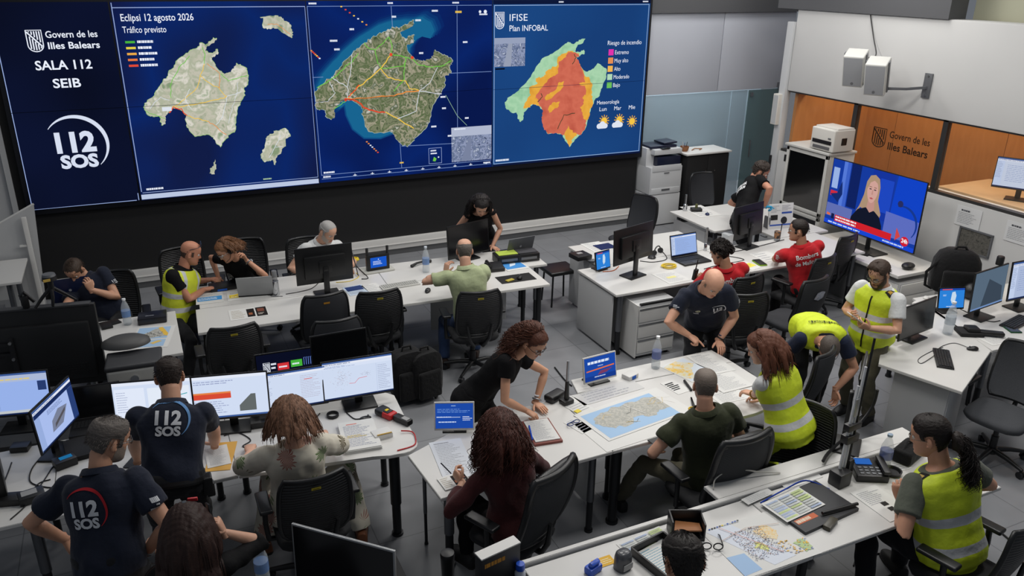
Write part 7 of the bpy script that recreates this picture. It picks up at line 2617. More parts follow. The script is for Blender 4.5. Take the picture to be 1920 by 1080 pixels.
x, y = at(750, 536)[:2]
keyboard('pale keyboard on the long desk behind the pushed-in chairs', x, y, radians(2), base=mat('keyboard_pale', (196, 196, 192), .5), keys=mat('keys_pale', (176, 176, 172), .5))
x, y = at(817, 526)[:2]
keyboard('short black keyboard left of the man in the green polo', x, y, radians(8), w=.28, d=.12)
mouse('black mouse in front of the pale keyboard', *at(802, 547)[:2], 2.6)
bottle('clear bottle with blue label on the long desk before the green polo man', *at(799, 510)[:2], h=.31, cap=(206, 214, 224))
bottle('clear bottle with blue label on the desk of the man in the blue-laptop corner', *at(240, 608)[:2], h=.27, cap=(226, 228, 230))
t = thing('desk_phone', 'black desk phone with handset by the right elbow of the green polo man', 'phone', at(927, 505), radians(-6))
MB().box((0, 0, .03), (.2, .19, .05), m=RX(.12), bev=.01).build('phone_base', BLACK, t)
MB().tube([(-.07, -.08, .075), (-.075, 0, .085), (-.07, .08, .075)], [.022, .015, .022], 10).build('handset', BLACK, t, 60)
t = thing('phone_handset', 'curved black handset lying behind the bottle on the long desk', 'handset', at(790, 497), .3)
MB().tube([(-.14, 0, .018), (-.05, .02, .03), (.05, .02, .03), (.14, 0, .018)], [.02, .013, .013, .02], 10).build('handset_body', BLACK, t, 60)
t = thing('mouse_pad', 'black mouse pad at the right end of the long desk', 'mouse pad', at(967, 522), radians(-2))
MB().box((0, 0, .0025), (.42, .22, .004), bev=.001).build('pad', MATT, t)
mouse('dark mouse on the black mouse pad', *at(974, 523)[:2], -.4, DH + .0055)
tag(MB().box((0, 0, 0), (.10, .05, .012), m=T(*(at(956, 527) + V3((0, 0, .012)))) @ RZ(.3), bev=.005).build('folded_cloth', ink((176, 160, 70)), None), 'small yellow cloth on the black mouse pad', 'cloth')
sheet('white folder with a blue picture below the printers', (944, 510), (986, 503), (978, 487), (939, 493), n=4, art=lambda c, w, d: c.rect(w * .06, d * .15, w * .94, d * .94, (70, 140, 206)).poly([(.3 * w, .4 * d), (.6 * w, .5 * d), (.75 * w, .75 * d), (.45 * w, .7 * d)], (206, 220, 234)))
laptop('grey laptop seen from behind beside the printers', 3.98, 8.42, radians(186), 108, .36, .25, None, lid=mat('laptop_grey', (92, 94, 98), .4, .3))
for lb, px, cx in (('black box printer at the right end of the long desk', (986, 486), (70, 70, 74)), ('low black box with a yellow-green top beside the grey laptop', (950, 490), (170, 190, 80))):
 t = thing('portable_printer', lb, 'printer', at(*px), radians(-4))
 MB().box((0, 0, .05), (.28 if 'end' in lb else .3, .2, .10), bev=.012).build('body', BLACK, t)
 MB().box((0, .01, .104), (.24, .15, .008), bev=.003).build('top_panel', ink(cx), t)
 MB().box((0, -.102, .05), (.2, .006, .03)).build('paper_slot', GREYM, t)
cable('cable', 'black aerial lead curling by the rugged radio', [at(672, 520) + V3((0, 0, .02)), at(660, 500) + V3((0, 0, .25)), at(668, 512) + V3((0, 0, .1)), at(690, 522) + V3((0, 0, .01)), at(678, 524) + V3((0, 0, .006))], .006)
for lb, px, m in (('black lead across the long desk under the big monitor', [(536, 552), (560, 548), (585, 541), (600, 528)], BLACK), ('yellow lead beside the big monitor', [(630, 530), (655, 528), (672, 520), (668, 512)], ink((222, 196, 70))), ('grey lead beside the steel flask', [(505, 550), (510, 556), (530, 556)], GREYM), ('pale lead in front of the big monitor', [(570, 566), (590, 562), (625, 565)], ink((150, 150, 146)))):
 dcable(lb, px, .004, m)
tag(MB().lathe([(.05, 0), (.055, .01), (.045, .03), (.035, .034), (.03, .01)], 20, m=T(*at(665, 488))).build('yellow_figure', ink((220, 196, 60)), None), 'small yellow disc behind the big monitor', 'trinket')

# --- the desk of the blue laptop
laptop('dark blue laptop seen from behind hiding the face of the man at left', *at(136, 560)[:2], radians(184), 100, .36, .27, None, lid=mat('laptop_blue', (22, 34, 72), .35, .3))
t = thing('network_router', 'flat black router on the desk beside the water bottle at left', 'router', at(287, 601), radians(-4))
MB().box((0, 0, .035), (.26, .19, .065), bev=.012).build('router_body', mat('router_black', (22, 23, 30), .3), t)
c = Canvas(emit=False)
c.dashes(-.06, -.02, .06, .02, 1, (120, 122, 130), .5)
c.build('maker_mark', t, T(0, -.03, .0682))
sheet('printed coast map in blue and yellow on the left desk', (246, 655), (325, 650), (320, 610), (252, 616), art=coast_map)
t = thing('wallet', 'open black wallet near the elbow of the man at left', 'wallet', at(199, 612), .2)
MB().box((0, 0, .012), (.10, .16, .022), bev=.008).box((.09, .03, .008), (.10, .11, .012), m=RZ(.2), bev=.004).build('wallet_body', BLACK, t)
# silver unit with a dark hood in front of that desk
t = thing('paper_shredder', 'silver metal unit with a round lock and dark hood before the left desk', 'shredder', (-.28, 6.60, 0), radians(-4))
MB().box((0, 0, .49), (.40, .30, .98), bev=.02, seg=3).build('unit_body', mat('satin_silver', (172, 172, 168), .4), t)
MB().box((0, 0, 1.0), (.42, .30, .045), bev=.02, seg=3).build('unit_rim', mat('dark_grey_plastic', (52, 53, 56), .5), t)
h_ = []
for s, zz in ((1, .0), (.96, .03), (.7, .055), (.1, .062)):
 h_.append([V3((-.06 + .19 * s * cos(a), .20 + .13 * s * sin(a), 1.06 + zz)) for a in [2 * pi * i / 28 for i in range(28)]])
MB().rings(h_).build('hood', mat('hood_grey', (70, 70, 70), .5), t, 70)
MB().cyl((.0, -.15, .90), (.0, -.162, .90), .03, n=20).build('lock', CHROME, t)
MB().tube([(.0, -.158, .87), (.0, -.16, .72)], .018, 8).build('lock_plate', mat('satin_silver'), t)
# tripod on the trolley
t = thing('camera_tripod', 'small black tripod head standing on the back of the big screen', 'tripod', (-.78, 6.86, 1.457), .3)
for k in range(3):
 a = 2 * pi * k / 3 + .4
 MB().tube([(.0, .0, .16), (.09 * cos(a), .035 * sin(a), .08), (.17 * cos(a), .03 * sin(a), .008)], [.016, .014, .010], 8).build('leg', BLACK, t, 60)
MB().cyl((0, 0, .13), (0, 0, .22), .022).cyl((0, 0, .22), (0, 0, .25), .055, .05, 20).build('tripod_head', BLACK, t)
MB().cyl((0, 0, .252), (0, 0, .27), .05, .045, 20).build('head_plate', GREYM, t)
MB().box((-.03, -.052, .235), (.05, .006, .02)).build('gold_label', ink((190, 160, 80)), t)
t = thing('clamp', 'black clamp with a handle on the edge of the big screen', 'clamp', (-.98, 6.90, 1.457), .1)
MB().box((0, 0, .05), (.05, .05, .10), bev=.01).tube([(-.03, 0, .10), (.0, 0, .13), (.06, 0, .04)], .014, 8).build('clamp_body', BLACK, t)

# --- left bench
t = thing('computer_tower', 'black computer tower with a silver badge at the left edge', 'computer', (-1.22, 5.46, DH), radians(10))
MB().box((0, 0, .2), (.20, .42, .40), bev=.012).build('tower_case', BLACK, t)
MB().box((0, 0, .402), (.18, .38, .006)).build('top_plate', mat('tower_top', (120, 122, 124), .5), t)
MB().cyl((.101, -.12, .14), (.104, -.12, .14), .03, n=18).build('badge', STEEL, t)
laptop('black laptop behind the turned blue monitor', -.58, 6.05, radians(-4), 95, .36, .26, None)
t = thing('docking_station', 'flat black dock in front of the turned blue monitor', 'dock', at(178, 838), radians(8))
MB().box((0, 0, .02), (.38, .28, .036), bev=.008).build('dock_body', MATT, t)
for lb, px, s in (('black power adapter with a white label on the left desk', (61, 937), 1.), ('black power adapter at the very left of the desk', (22, 942), .9), ('black adapter beside the computer tower', (40, 843), .8)):
 t = thing('power_adapter', lb, 'adapter', at(*px), radians(12 if s == 1 else -15), 'adapters on the left desk')
 MB().box((0, 0, .028 * s), (.15 * s, .11 * s, .054 * s), bev=.008).build('adapter_body', BLACK, t)
 if s == 1:
  MB().box((-.01, .01, .0555), (.09, .06, .0015)).build('label_plate', mat('label_grey', (150, 150, 150), .5), t)
t = thing('label_printer', 'small black box with a blue screen behind the grey-haired man', 'box', at(123, 872), radians(20))
MB().box((0, 0, .03), (.14, .10, .06), bev=.008).build('box_body', BLACK, t)
MB().box((.01, .0, .0615), (.08, .04, .002)).build('blue_screen', glow((40, 130, 190), .6), t)
sheet('dark closed folder between the two men in navy', (236, 877), (272, 879), (272, 838), (262, 838), n=8, c=mat('dark_folder', (44, 46, 50), .5), rows=0, name='folder', cat='folder')
t = thing('glasses_case', 'black soft case by the arm of the grey-haired man', 'case', at(252, 893), .3)
MB().ball((0, 0, .03), (.09, .05, .03)).build('case_body', BLACK, t, 60)
sheet('orange folder by the right hand of the man in the 112 polo', (385, 885), (436, 881), (441, 828), (398, 832), n=3, c=mat('orange_card', (216, 166, 76), .6), rows=0, name='folder', cat='folder')
sheet('printed page lying on the orange folder', (388, 880), (435, 868), (424, 834), (384, 841), z=DH + .004)
t = thing('radio_charger', 'black handset with a metal aerial standing between the lit monitors', 'radio', at(478, 782), 0)
MB().box((0, 0, .05), (.06, .05, .10), bev=.012).box((0, 0, .15), (.05, .03, .12), bev=.01).build('radio_body', BLACK, t)
MB().cyl((-.01, 0, .21), (-.01, 0, .34), .006, .004).build('aerial', STEEL, t)
t = thing('network_switch', 'small black box behind the woman in the floral blouse', 'box', at(492, 796), -.1)
MB().box((0, 0, .025), (.17, .11, .05), bev=.006).build('box_body', BLACK, t)
tr = MB()
for k in range(3):
 tr.tube([at(624, 781) + V3((.042 * cos(a), .042 * sin(a), .006 + k * .008)) for a in [2 * pi * i / 24 for i in range(26)]], .0055, 6, False)
tag(tr.build('coiled_cable', BLACK, None, 60), 'black cable coiled into a ring on the bench', 'cable')
mouse('black mouse by the ringed cable on the left bench', *at(685, 788)[:2], -1.2)
sheet('thick stack of papers with red print on the left bench', (650, 854), (720, 840), (696, 792), (632, 800), n=30, h=.03, art=lambda c, w, d: c.rect(w * .2, d * .88, w * .5, d * .90, (220, 90, 70)).dashes(w * .1, d * .1, w * .9, d * .85, 16, (150, 156, 176), .3).dashes(w * .15, d * .4, w * .8, d * .5, 2, (226, 206, 140), .5), name='paper_stack', cat='papers')
t = thing('clamp_meter', 'red and black clamp meter at the end of the left bench', 'meter', at(738, 786), radians(28))
MB().box((0, .07, .026), (.09, .15, .05), bev=.018, seg=3).build('meter_body', mat('meter_red', (190, 34, 36), .45), t)
MB().box((0, .12, .03), (.1, .09, .052), bev=.02, seg=3).box((0, .06, .052), (.06, .06, .008), bev=.003).build('meter_screen_bezel', BLACK, t)
MB().box((.0, .07, .0575), (.03, .022, .003)).build('yellow_button', ink((226, 196, 50)), t)
MB().box((.01, -.09, .024), (.062, .16, .045), bev=.012).build('grip', BLACK, t)
MB().box((.01, -.12, .0475), (.04, .06, .003)).build('display_window', mat('label_grey'), t)
cable('red_lead', 'red and black test lead round the rounded desk corner', [at(752, 812) + V3((0, 0, .02)), at(772, 812) + V3((0, 0, .012)), at(779, 822) + V3((0, 0, .008)), at(776, 836) + V3((0, 0, .006)), at(745, 846) + V3((0, 0, .006))], .005, mat('meter_red'))
t = thing('tissue_box', 'white open box beside the paper stack on the left bench', 'box', at(716, 818), .1)
MB().box((0, 0, .02), (.14, .10, .04), bev=.006).build('box_body', WHITE, t)
MB().cyl((-.05, -.04, .045), (.06, -.05, .045), .005).build('pencil', ink((206, 170, 90)), t)
for lb, px in (('black lead looping down from the turned monitor', [(95, 900), (70, 910), (52, 945), (20, 975)]), ('black lead from the dock to the adapter', [(160, 850), (140, 868), (105, 872), (84, 900), (60, 935)]), ('black lead curving round the grey-haired man', [(84, 850), (60, 880), (58, 905), (90, 915), (120, 913)]), ('black lead at the far left of the bench', [(22, 868), (14, 890), (0, 925)]),
      ('thin lead looped beside the 112 man', [(420, 818), (445, 812), (470, 826), (455, 838), (478, 840)]), ('thin lead behind the woman in the floral blouse', [(440, 790), (452, 806), (478, 800)]), ('lead from the street plan monitor to the mouse', [(650, 775), (664, 786), (676, 786)]), ('lead curling right of the street plan monitor', [(690, 762), (698, 758), (700, 748)]), ('lead under the lit monitors by the switch box', [(575, 778), (590, 784), (600, 776)])):
 dcable(lb, px, .0045)
bottle('clear bottle cut by the bottom edge near the dark screen', *at(494, 1092)[:2], h=.28, cap=(150, 170, 190))
tag(MB().box((0, 0, .36), (1.3, .34, .72), m=T(.35, 3.62, 0), bev=.01).build('low_cabinet', mat('dark_cabinet', (40, 41, 44), .5), None), 'dark low cabinet under the silver-framed screen at the bottom edge', 'cabinet') if False else None

# --- map table
sheet('white pages in a blue folder under the display panel', (836, 904), (893, 890), (866, 823), (801, 830), n=4, c=mat('blue_folder_page', (206, 210, 216), .7), rows=20, name='folder', cat='folder')
sheet('leaflet with dark pictures by the left hand of the maroon sweater woman', (832, 922), (880, 905), (872, 884), (822, 896), art=photo_sheet, z=DH + .006)
x, y, rz, w_, d_ = quad((997, 838), (1050, 829), (1030, 788), (985, 794))
t = thing('clipboard', 'brown-red clipboard with lined pages between the two curly-haired women', 'clipboard', (x, y, DH), rz)
MB().box((0, 0, .01), (w_ * 1.06, d_ * 1.04, .02), bev=.003).build('board', mat('brown_red_board', (126, 62, 52), .5), t)
MB().box((0, 0, .024), (w_ * .92, d_ * .92, .008)).build('pages', PAPER, t)
c = Canvas(emit=False)
c.dashes(-w_ * .4, -d_ * .4, w_ * .4, d_ * .4, 16, (150, 152, 160), .25)
c.build('print', t, T(0, 0, .0285))
tag(MB().cyl(at(992, 806) + V3((0, 0, .035)), at(998, 832) + V3((0, 0, .035)), .006).build('blue_pen', ink((30, 80, 190)), None), 'blue pen on the brown-red clipboard', 'pen')
sheet('large white sheet under the printed island map', (1142, 844), (1310, 795), (1250, 742), (1072, 800), rows=0)
sheet('large printed map of an island with blue sea on the table', (1143, 831), (1297, 767), (1233, 729), (1074, 776), z=DH + .0035, art=island_map, name='map', cat='map')
sheet('transparent folder at the back of the map table', (1092, 762), (1212, 727), (1180, 712), (1075, 742), rows=4, c=mat('clear_folder', (196, 196, 194), .3), name='folder', cat='folder')
sheet('white pages with a yellow corner left of the large map', (1072, 784), (1105, 766), (1085, 745), (1062, 752), rows=6)
tag(MB().box((0, 0, 0), (.05, .04, .004), m=T(*(at(1083, 772) + V3((0, 0, .006)))) @ RZ(.3)).build('sticky_note', ink((226, 206, 80)), None), 'yellow sticky note left of the large map', 'note')
sheet('white pages fanned under the left end of the large map', (1090, 815), (1120, 800), (1085, 780), (1058, 792), rows=5)
t = thing('aerial', 'tall silver and black aerial on a base behind the map table', 'aerial', at(1062, 756), .2)
MB().box((0, 0, .02), (.10, .08, .04), bev=.012).cyl((0, 0, .04), (0, 0, .20), .02, .016).build('aerial_base', BLACK, t)
MB().cyl((0, 0, .20), (0, 0, .38), .012, .010).build('aerial_rod', STEEL, t)
t = thing('flight_case', 'rounded black case behind the aerial on the map table', 'case', at(1040, 748), .4)
MB().box((0, 0, .03), (.18, .10, .06), bev=.025, seg=3).build('case_body', BLACK, t)
t = thing('speaker_tube', 'short black tube standing left of the blue display panel', 'tube', at(1100, 706), 0)
MB().lathe([(.03, 0), (.03, .17), (.026, .175)], 18).build('tube_body', BLACK, t)
bottle('clear bottle on the map table in front of the bald man', *at(1229, 690)[:2], h=.31, lab=(60, 80, 160), cap=(232, 234, 236))
t = thing('mint_box', 'small white and blue box next to the blue display panel', 'box', at(1181, 708), .3)
MB().box((0, 0, .02), (.12, .09, .04), bev=.006).build('box_body', WHITE, t)
MB().box((0, -.046, .02), (.05, .003, .03)).build('blue_label', ink((50, 100, 190)), t)
sheet('yellow and white street map under the hand of the bald man', (1285, 722), (1330, 700), (1290, 668), (1250, 684), art=yellow_map, name='map', cat='map')
sheet('printed page with lists at the far side of the table', (1330, 704), (1382, 694), (1330, 660), (1290, 668), rows=14)
sheet('open printed booklet before the woman in the yellow vest', (1352, 740), (1412, 722), (1372, 698), (1320, 708), n=8, rows=12, name='booklet', cat='booklet')
sheet('white page under the booklet at the rounded table end', (1345, 758), (1400, 748), (1390, 728), (1335, 742), rows=8)
sheet('page with black bars left of the large map top', (1270, 742), (1294, 732), (1264, 712), (1240, 718), art=lambda c, w, d: [c.rect(w * .1, d * (.3 + i * .12), w * (.6 + .1 * (i % 3)), d * (.36 + i * .12), (40, 40, 44)) for i in range(5)])
tag(MB().cyl(at(1283, 716) + V3((0, 0, .012)), at(1296, 734) + V3((0, 0, .012)), .011).build('marker', BLACK, None), 'black marker between the maps', 'marker')
t = thing('scissors', 'scissors with yellow grips beside the olive-shirted man', 'scissors', at(1300, 762), -.5)
for sd in (-1, 1):
 MB().tube([(sd * .015 + .03 * cos(a), -.06 + .03 * sin(a), .01) for a in [2 * pi * i / 12 for i in range(14)]], .006, 6, False).build('grip', ink((206, 170, 50)), t, 60)
 MB().box((sd * .006, .05, .01), (.012, .16, .004), m=RZ(sd * .05)).build('blade', BLACK, t)
sheet('black folder sticking out under the large map', (1226, 836), (1268, 823), (1262, 812), (1215, 826), n=10, c=BLACK, rows=0, name='folder', cat='folder')
t = thing('reading_glasses', 'folded reading glasses with blue rims at the left of the large map', 'glasses', at(1075, 797), .3)
for sd in (-1, 1):
 MB().tube([(sd * .034 + .026 * cos(a), .02 * sin(a), .02) for a in [2 * pi * i / 14 for i in range(16)]], .003, 5, False).tube([(sd * .06, 0, .02), (sd * .05, .02, .02), (-sd * .04, .03, .008)], .003, 5).build('rim', ink((40, 60, 120)), t, 60)

# --- firefighters' bench
laptop('black laptop with a lit page in front of the curly-haired firefighter', *at(1296, 489)[:2], radians(2), 104, .40, .27, win_pic((150, 176, 226), (70, 110, 180), 12, 'doc'))
t = thing('document_case', 'flat black case with grey badge at the near end of the back desk', 'case', at(1088, 484), .1)
MB().box((0, 0, .03), (.21, .2, .055), bev=.01).build('case_body', BLACK, t)
MB().box((.0, .02, .0585), (.07, .05, .003)).build('badge', mat('label_grey'), t)
sheet('white sheet on the back desk behind the flat black case', (1104, 474), (1140, 468), (1132, 452), (1098, 457), rows=6)
sheet('dark blue booklet with a badge on the back desk', (1122, 470), (1150, 464), (1146, 456), (1116, 460), z=DH + .002, n=6, c=ink((28, 40, 84)), rows=0, name='booklet', cat='booklet')
mouse('grey mouse in front of the flat black case', *at(1111, 491)[:2], 1.0, m=GREYM)
for lb, px, cc in (('yellow cable coil beside the black laptop', (1254, 500), (222, 194, 66)),):
 tr = MB()
 for k in range(6):
  q = at(*px) + V3((RND.uniform(-.03, .03), RND.uniform(-.03, .03), .005 + k * .004))
  tr.tube([q + V3((.08 * cos(a) * RND.uniform(.9, 1.1), .06 * sin(a), 0)) for a in [2 * pi * i / 18 for i in range(20)]], .005, 5, False)
 tag(tr.build('yellow_cable', ink(cc), None, 60), lb, 'cable')
t = thing('headphones', 'black headphones on the desk behind the double-back monitor', 'headphones', at(1236, 477), .4)
MB().tube([(.07 * cos(a), .03, .03 + .07 * sin(a)) for a in [pi * i / 10 for i in range(11)]], .008, 6).build('headband', BLACK, t, 60)
for sd in (-1, 1):
 MB().cyl((sd * .055, .03, .03), (sd * .085, .03, .03), .032).build('ear_cup', BLACK, t)
t = thing('puck_speaker', 'small black round speaker next to the headphones', 'speaker', at(1222, 484), 0)
MB().lathe([(.045, 0), (.05, .015), (.03, .035), (.0, .036)], 18).build('speaker_body', BLACK, t)
sheet('printed page with yellow marks on the firefighters desk', (1252, 533), (1290, 526), (1266, 506), (1224, 514), art=lambda c, w, d: c.dashes(w * .1, d * .1, w * .9, d * .9, 12, (180, 182, 186), .3).rect(w * .3, d * .4, w * .7, d * .55, (226, 220, 150)))
sheet('page with a yellow heading between the two firefighters', (1398, 509), (1420, 502), (1400, 487), (1385, 492), art=banner((226, 214, 90), (200, 190, 80)))
t = thing('phone_wallet', 'dark phone in a lime-edged case between the firefighters', 'phone', at(1424, 494), radians(-12))
MB().box((0, 0, .008), (.10, .19, .014), bev=.003).build('case', ink((130, 170, 50)), t)
MB().box((.0, 0, .018), (.092, .18, .01), bev=.003).build('phone_body', BLACK, t)
sheet('blank page before the firefighter with glasses', (1432, 492), (1468, 486), (1440, 470), (1408, 476), rows=4)
t = thing('tumbler', 'dark picture tumbler with black straw beside the firefighter with glasses', 'cup', at(1456, 451), 0)
MB().lathe([(.032, 0), (.036, .01), (.04, .13), (.038, .13), (.034, .012)], 20).build('cup', mat('tumbler_glass', (170, 172, 176), .08, alpha=.4), t)
MB().lathe([(.037, .035), (.041, .125)], 20).build('wrap', noise_mat('tumbler_print', [(24, 26, 30), (60, 50, 44), (170, 120, 80), (30, 32, 40)], 22), t)
MB().cyl((.05, 0, .0), (.055, .0, .22), .006).build('straw', BLACK, t)
t = thing('display_board', 'white printed board with blue bars propped behind the firefighters', 'board', at(1462, 428), radians(-8))
MB().box((0, .0, .17), (.38, .015, .34), m=RX(-.12), bev=.002).build('board', PAPER, t)
c = Canvas(emit=False)
c.rect(.20, .20, .36, .225, (50, 80, 160)).rect(.02, .04, .36, .06, (60, 90, 170)).rect(.03, .12, .14, .19, (40, 38, 38)).disc(.24, .11, .05, (44, 44, 48), 14).dashes(.03, .22, .18, .32, 5, (150, 152, 160), .3).dashes(.2, .24, .36, .32, 4, (150, 152, 160), .3)
c.build('print', t, RX(-.12) @ basis((-.19, -.0085, 0), (1, 0, 0), (0, 0, 1)))
MB().box((-.17, .06, .08), (.02, .12, .16)).build('stand', GREYM, t)
t = thing('clear_stand', 'clear plastic stand by the monitor of the gloved man', 'stand', at(1360, 470), .2)
MB().prism([(-.05, -.06), (.05, -.06), (.03, .06), (-.03, .06)], 0, .22).build('stand_body', mat('frosted_plastic', (206, 210, 212), .2, alpha=.6), t)
for lb, px, hh, rb in (('steel microphone stem rising behind the curly-haired firefighter', (1322, 470), .30, .02), ('clear tube with steel base on the desk of the gloved man', (1284, 395), .24, .03)):
 t = thing('desk_microphone', lb, 'microphone', at(*px))
 MB().lathe([(rb, 0), (rb * 1.05, .01), (rb, .09), (rb * .6, .10)], 16).build('base', CHROME, t)
 MB().cyl((0, 0, .1), (0, 0, hh), .015).build('stem', STEEL, t)
t = thing('handset_dock', 'black handset dock with knob on the desk of the gloved man', 'dock', at(1305, 396), -.4)
MB().box((0, 0, .025), (.16, .10, .05), bev=.015, seg=3).build('dock_body', BLACK, t)
MB().lathe([(.02, .05), (.02, .09), (.016, .11)], 12).build('knob', ink((90, 92, 60)), t)
mouse('dark blue mouse on the desk of the gloved man', *at(1326, 403)[:2], -.6, m=mat('mouse_navy', (36, 46, 84), .35))
sheet('white page beneath the dark blue mouse', (1298, 408), (1345, 404), (1322, 384), (1288, 388), rows=6)
for lb, px in (('black lead across the desk of the two firefighters', [(1320, 505), (1350, 497), (1395, 488), (1360, 480)]), ('long black lead before the gloved man', [(1362, 475), (1400, 468), (1440, 458), (1470, 450)]), ('black lead behind the double-back monitor', [(1200, 490), (1225, 492), (1250, 486), (1240, 470)]), ('orange lead under the small tablet', [(1130, 510), (1150, 508), (1160, 500)])):
 dcable(lb, px, .005, BLACK if 'orange' not in lb else ink((200, 110, 70)))
# TV console top
sheet('white page on the console below the television', (1625, 481), (1665, 472), (1645, 462), (1605, 466), z=.62, rows=6)
t = thing('keyboard_tray', 'dark keyboard on the console below the television', 'keyboard', at(1602, 472, .62), radians(-70))
MB().box((0, 0, .01), (.40, .14, .02), bev=.004).build('keyboard_body', BLACK, t)
t = thing('black_pouch', 'small black pouch on the drawer unit beside the bearded man', 'pouch', (8.36, 6.34, .62), .2)
MB().ball((0, 0, .04), (.10, .07, .04)).build('pouch_body', BLACK, t, 60)

# --- right desks
x, y = at(1768, 674)[:2]
keyboard('black keyboard on the angled desk with its lead', x, y, radians(44), w=.40, d=.14)
x, y = at(1906, 606)[:2]
keyboard('black keyboard at the right edge under the twin monitors', x, y, radians(12), w=.44, d=.15)
mouse('black mouse beside the keyboard of the angled desk', *at(1823, 656)[:2], 1.1)
cable('mouse_lead', 'thin black lead running from the mouse of the angled desk', [at(1816, 654) + V3((0, 0, .01)), at(1790, 644) + V3((0, 0, .004)), at(1766, 650) + V3((0, 0, .004)), at(1752, 662) + V3((0, 0, .004))], .003)
cable('keyboard_lead', 'thin lead looping left of the angled desk keyboard', [at(1752, 668) + V3((0, 0, .01)), at(1728, 682) + V3((0, 0, .004)), at(1722, 674) + V3((0, 0, .004)), at(1745, 660) + V3((0, 0, .004)), at(1768, 652) + V3((0, 0, .004))], .003)
bottle('tall clear bottle on the angled desk before the blue tablet', *at(1776, 626)[:2], h=.34, r=.047, lab=(200, 210, 220), cap=(226, 226, 222), fill=.65)
t = thing('handset_cradle', 'black handset lying across a cradle on the right desk', 'handset', at(1830, 628), radians(-30))
MB().box((-.06, .02, .02), (.22, .18, .04), bev=.012).build('cradle', MATT, t)
MB().box((.12, .0, .035), (.24, .07, .04), m=RZ(-.15), bev=.015, seg=3).box((-.04, .02, .055), (.12, .12, .04), bev=.015).build('handset', BLACK, t)
sheet('printed page with drawings at the edge of the right desk', (1852, 648), (1896, 642), (1878, 622), (1832, 630), rows=10)
t = thing('mobile_phone', 'dark phone in a green case on the right desk', 'phone', at(1895, 617), radians(-25))
MB().box((0, 0, .007), (.11, .2, .013), bev=.004).build('case', ink((40, 80, 56)), t)
MB().box((0, 0, .0145), (.10, .19, .003)).build('screen', SCREEN_OFF, t)
t = thing('backpack', 'black backpack leaning against the grey wall under the framed grille', 'backpack', (7.92, 5.42, DH), radians(-35))
R_ = []
for z, hw, hd, oy in ((0, .20, .12, 0), (.03, .24, .15, 0), (.2, .25, .155, .0), (.34, .235, .14, .01), (.43, .19, .11, .02), (.47, .12, .07, .03)):
 R_.append([V3((hw * abs(cos(a)) ** .6 * (1 if cos(a) > 0 else -1), oy + hd * abs(sin(a)) ** .6 * (1 if sin(a) > 0 else -1), z)) for a in [2 * pi * i / 28 for i in range(28)]])
BAG = cloth('bag_black', (14, 14, 16), bump=.4, bscale=30)
MB().rings(R_).build('bag_body', BAG, t, 60)
MB().box((0, -.15, .15), (.34, .07, .24), bev=.04, seg=3).build('front_pocket', BAG, t, 60)
MB().tube([(-.06, 0, .46), (-.03, 0, .50), (.05, 0, .50), (.08, 0, .46)], .014, 8).build('top_handle', BAG, t, 60)
MB().tube([(-.2, -.06, .36), (-.32, -.08, .22), (-.30, -.06, .06), (-.22, -.04, .02)], .016, 8).build('strap', BAG, t, 60)
t = thing('white_card_box', 'white flat box with a knob beside the backpack', 'box', at(1738, 573), radians(15))
MB().box((0, 0, .015), (.22, .22, .03), bev=.004).build('box_body', WHITE, t)
MB().lathe([(.03, .03), (.034, .045), (.02, .06)], 16, m=T(.1, .06, 0)).build('knob', WHITE, t)
t = thing('webcam', 'black cylinder camera on top of the grey-lit monitor', 'camera', (7.66, 4.80, 1.293), 0)
MB().lathe([(.035, 0), (.036, .01), (.036, .08), (.03, .09)], 18).build('camera_body', BLACK, t)
dcable('black lead behind the grey-lit monitor', [(1800, 580), (1838, 598), (1860, 604), (1875, 602)], .005)
t = thing('dark_helmet', 'round black case behind the left of the twin monitors', 'case', at(1818, 560), 0)
MB().ball((0, 0, .09), (.10, .09, .09)).build('case_body', BLACK, t, 60)

# --- front desk
t = thing('radio_mast', 'tall silver and black telescopic mast standing on the front desk', 'mast', at(1578, 905), .1)
MB().box((-.03, 0, .055), (.12, .10, .11), bev=.012).box((.07, .02, .08), (.05, .05, .16), bev=.008).build('mast_base', BLACK, t)
for i, (x, hgt, r_) in enumerate(((0, .62, .011), (.04, .75, .012), (.075, .95, .010))):
 MB().cyl((x - .02, .02, .1), (x + .04, .04, .1 + hgt), r_, r_ * .8).build('mast_tube', mat('mast_silver', (196, 198, 202), .3) if i < 2 else BLACK, t)
MB().box((.045, .03, .42), (.13, .05, .05), bev=.006).box((.04, .03, .33), (.12, .06, .06), bev=.006).build('mast_clamp', BLACK, t)
MB().box((.045, .035, .56), (.045, .03, .14), bev=.01).build('mast_slider', SILVER, t)
mo = monitor('thin black screen seen edge-on behind the tall mast', 4.42, 3.50, 38, .50, .42, 1.02, 3, None, base=.765, thin=True)
cable('black_hose', 'thick black cable hooking down behind the tall mast', [V3((4.72, 3.62, 1.12)), V3((4.70, 3.62, .98)), V3((4.55, 3.60, .86)), V3((4.2, 3.5, .80)), V3((4.05, 3.42, .80))], .012)
t = thing('desk_phone', 'black desk phone with blue screen beside the labelled water bottle', 'phone', at(1626, 889), radians(-28))
MB().box((0, 0, .035), (.22, .2, .06), m=RX(.1), bev=.012).build('phone_base', BLACK, t)
MB().box((-.03, .05, .0715), (.11, .06, .003), m=RX(.1)).build('screen', glow((50, 110, 200), .8), t)
k_ = MB()
for i in range(4):
 for j in range(3):
  k_.box((-.07 + i * .04, -.07 + j * .03, .066), (.026, .018, .008), m=RX(.1), bev=.002)
k_.build('keys', GREYM, t)
MB().box((.09, .0, .085), (.05, .19, .03), m=RX(.1), bev=.012).build('handset', BLACK, t)
bottle('clear bottle with bright blue label beside the desk phone', *at(1656, 878)[:2], h=.28, r=.043, lab=(60, 130, 206), cap=(150, 190, 220))
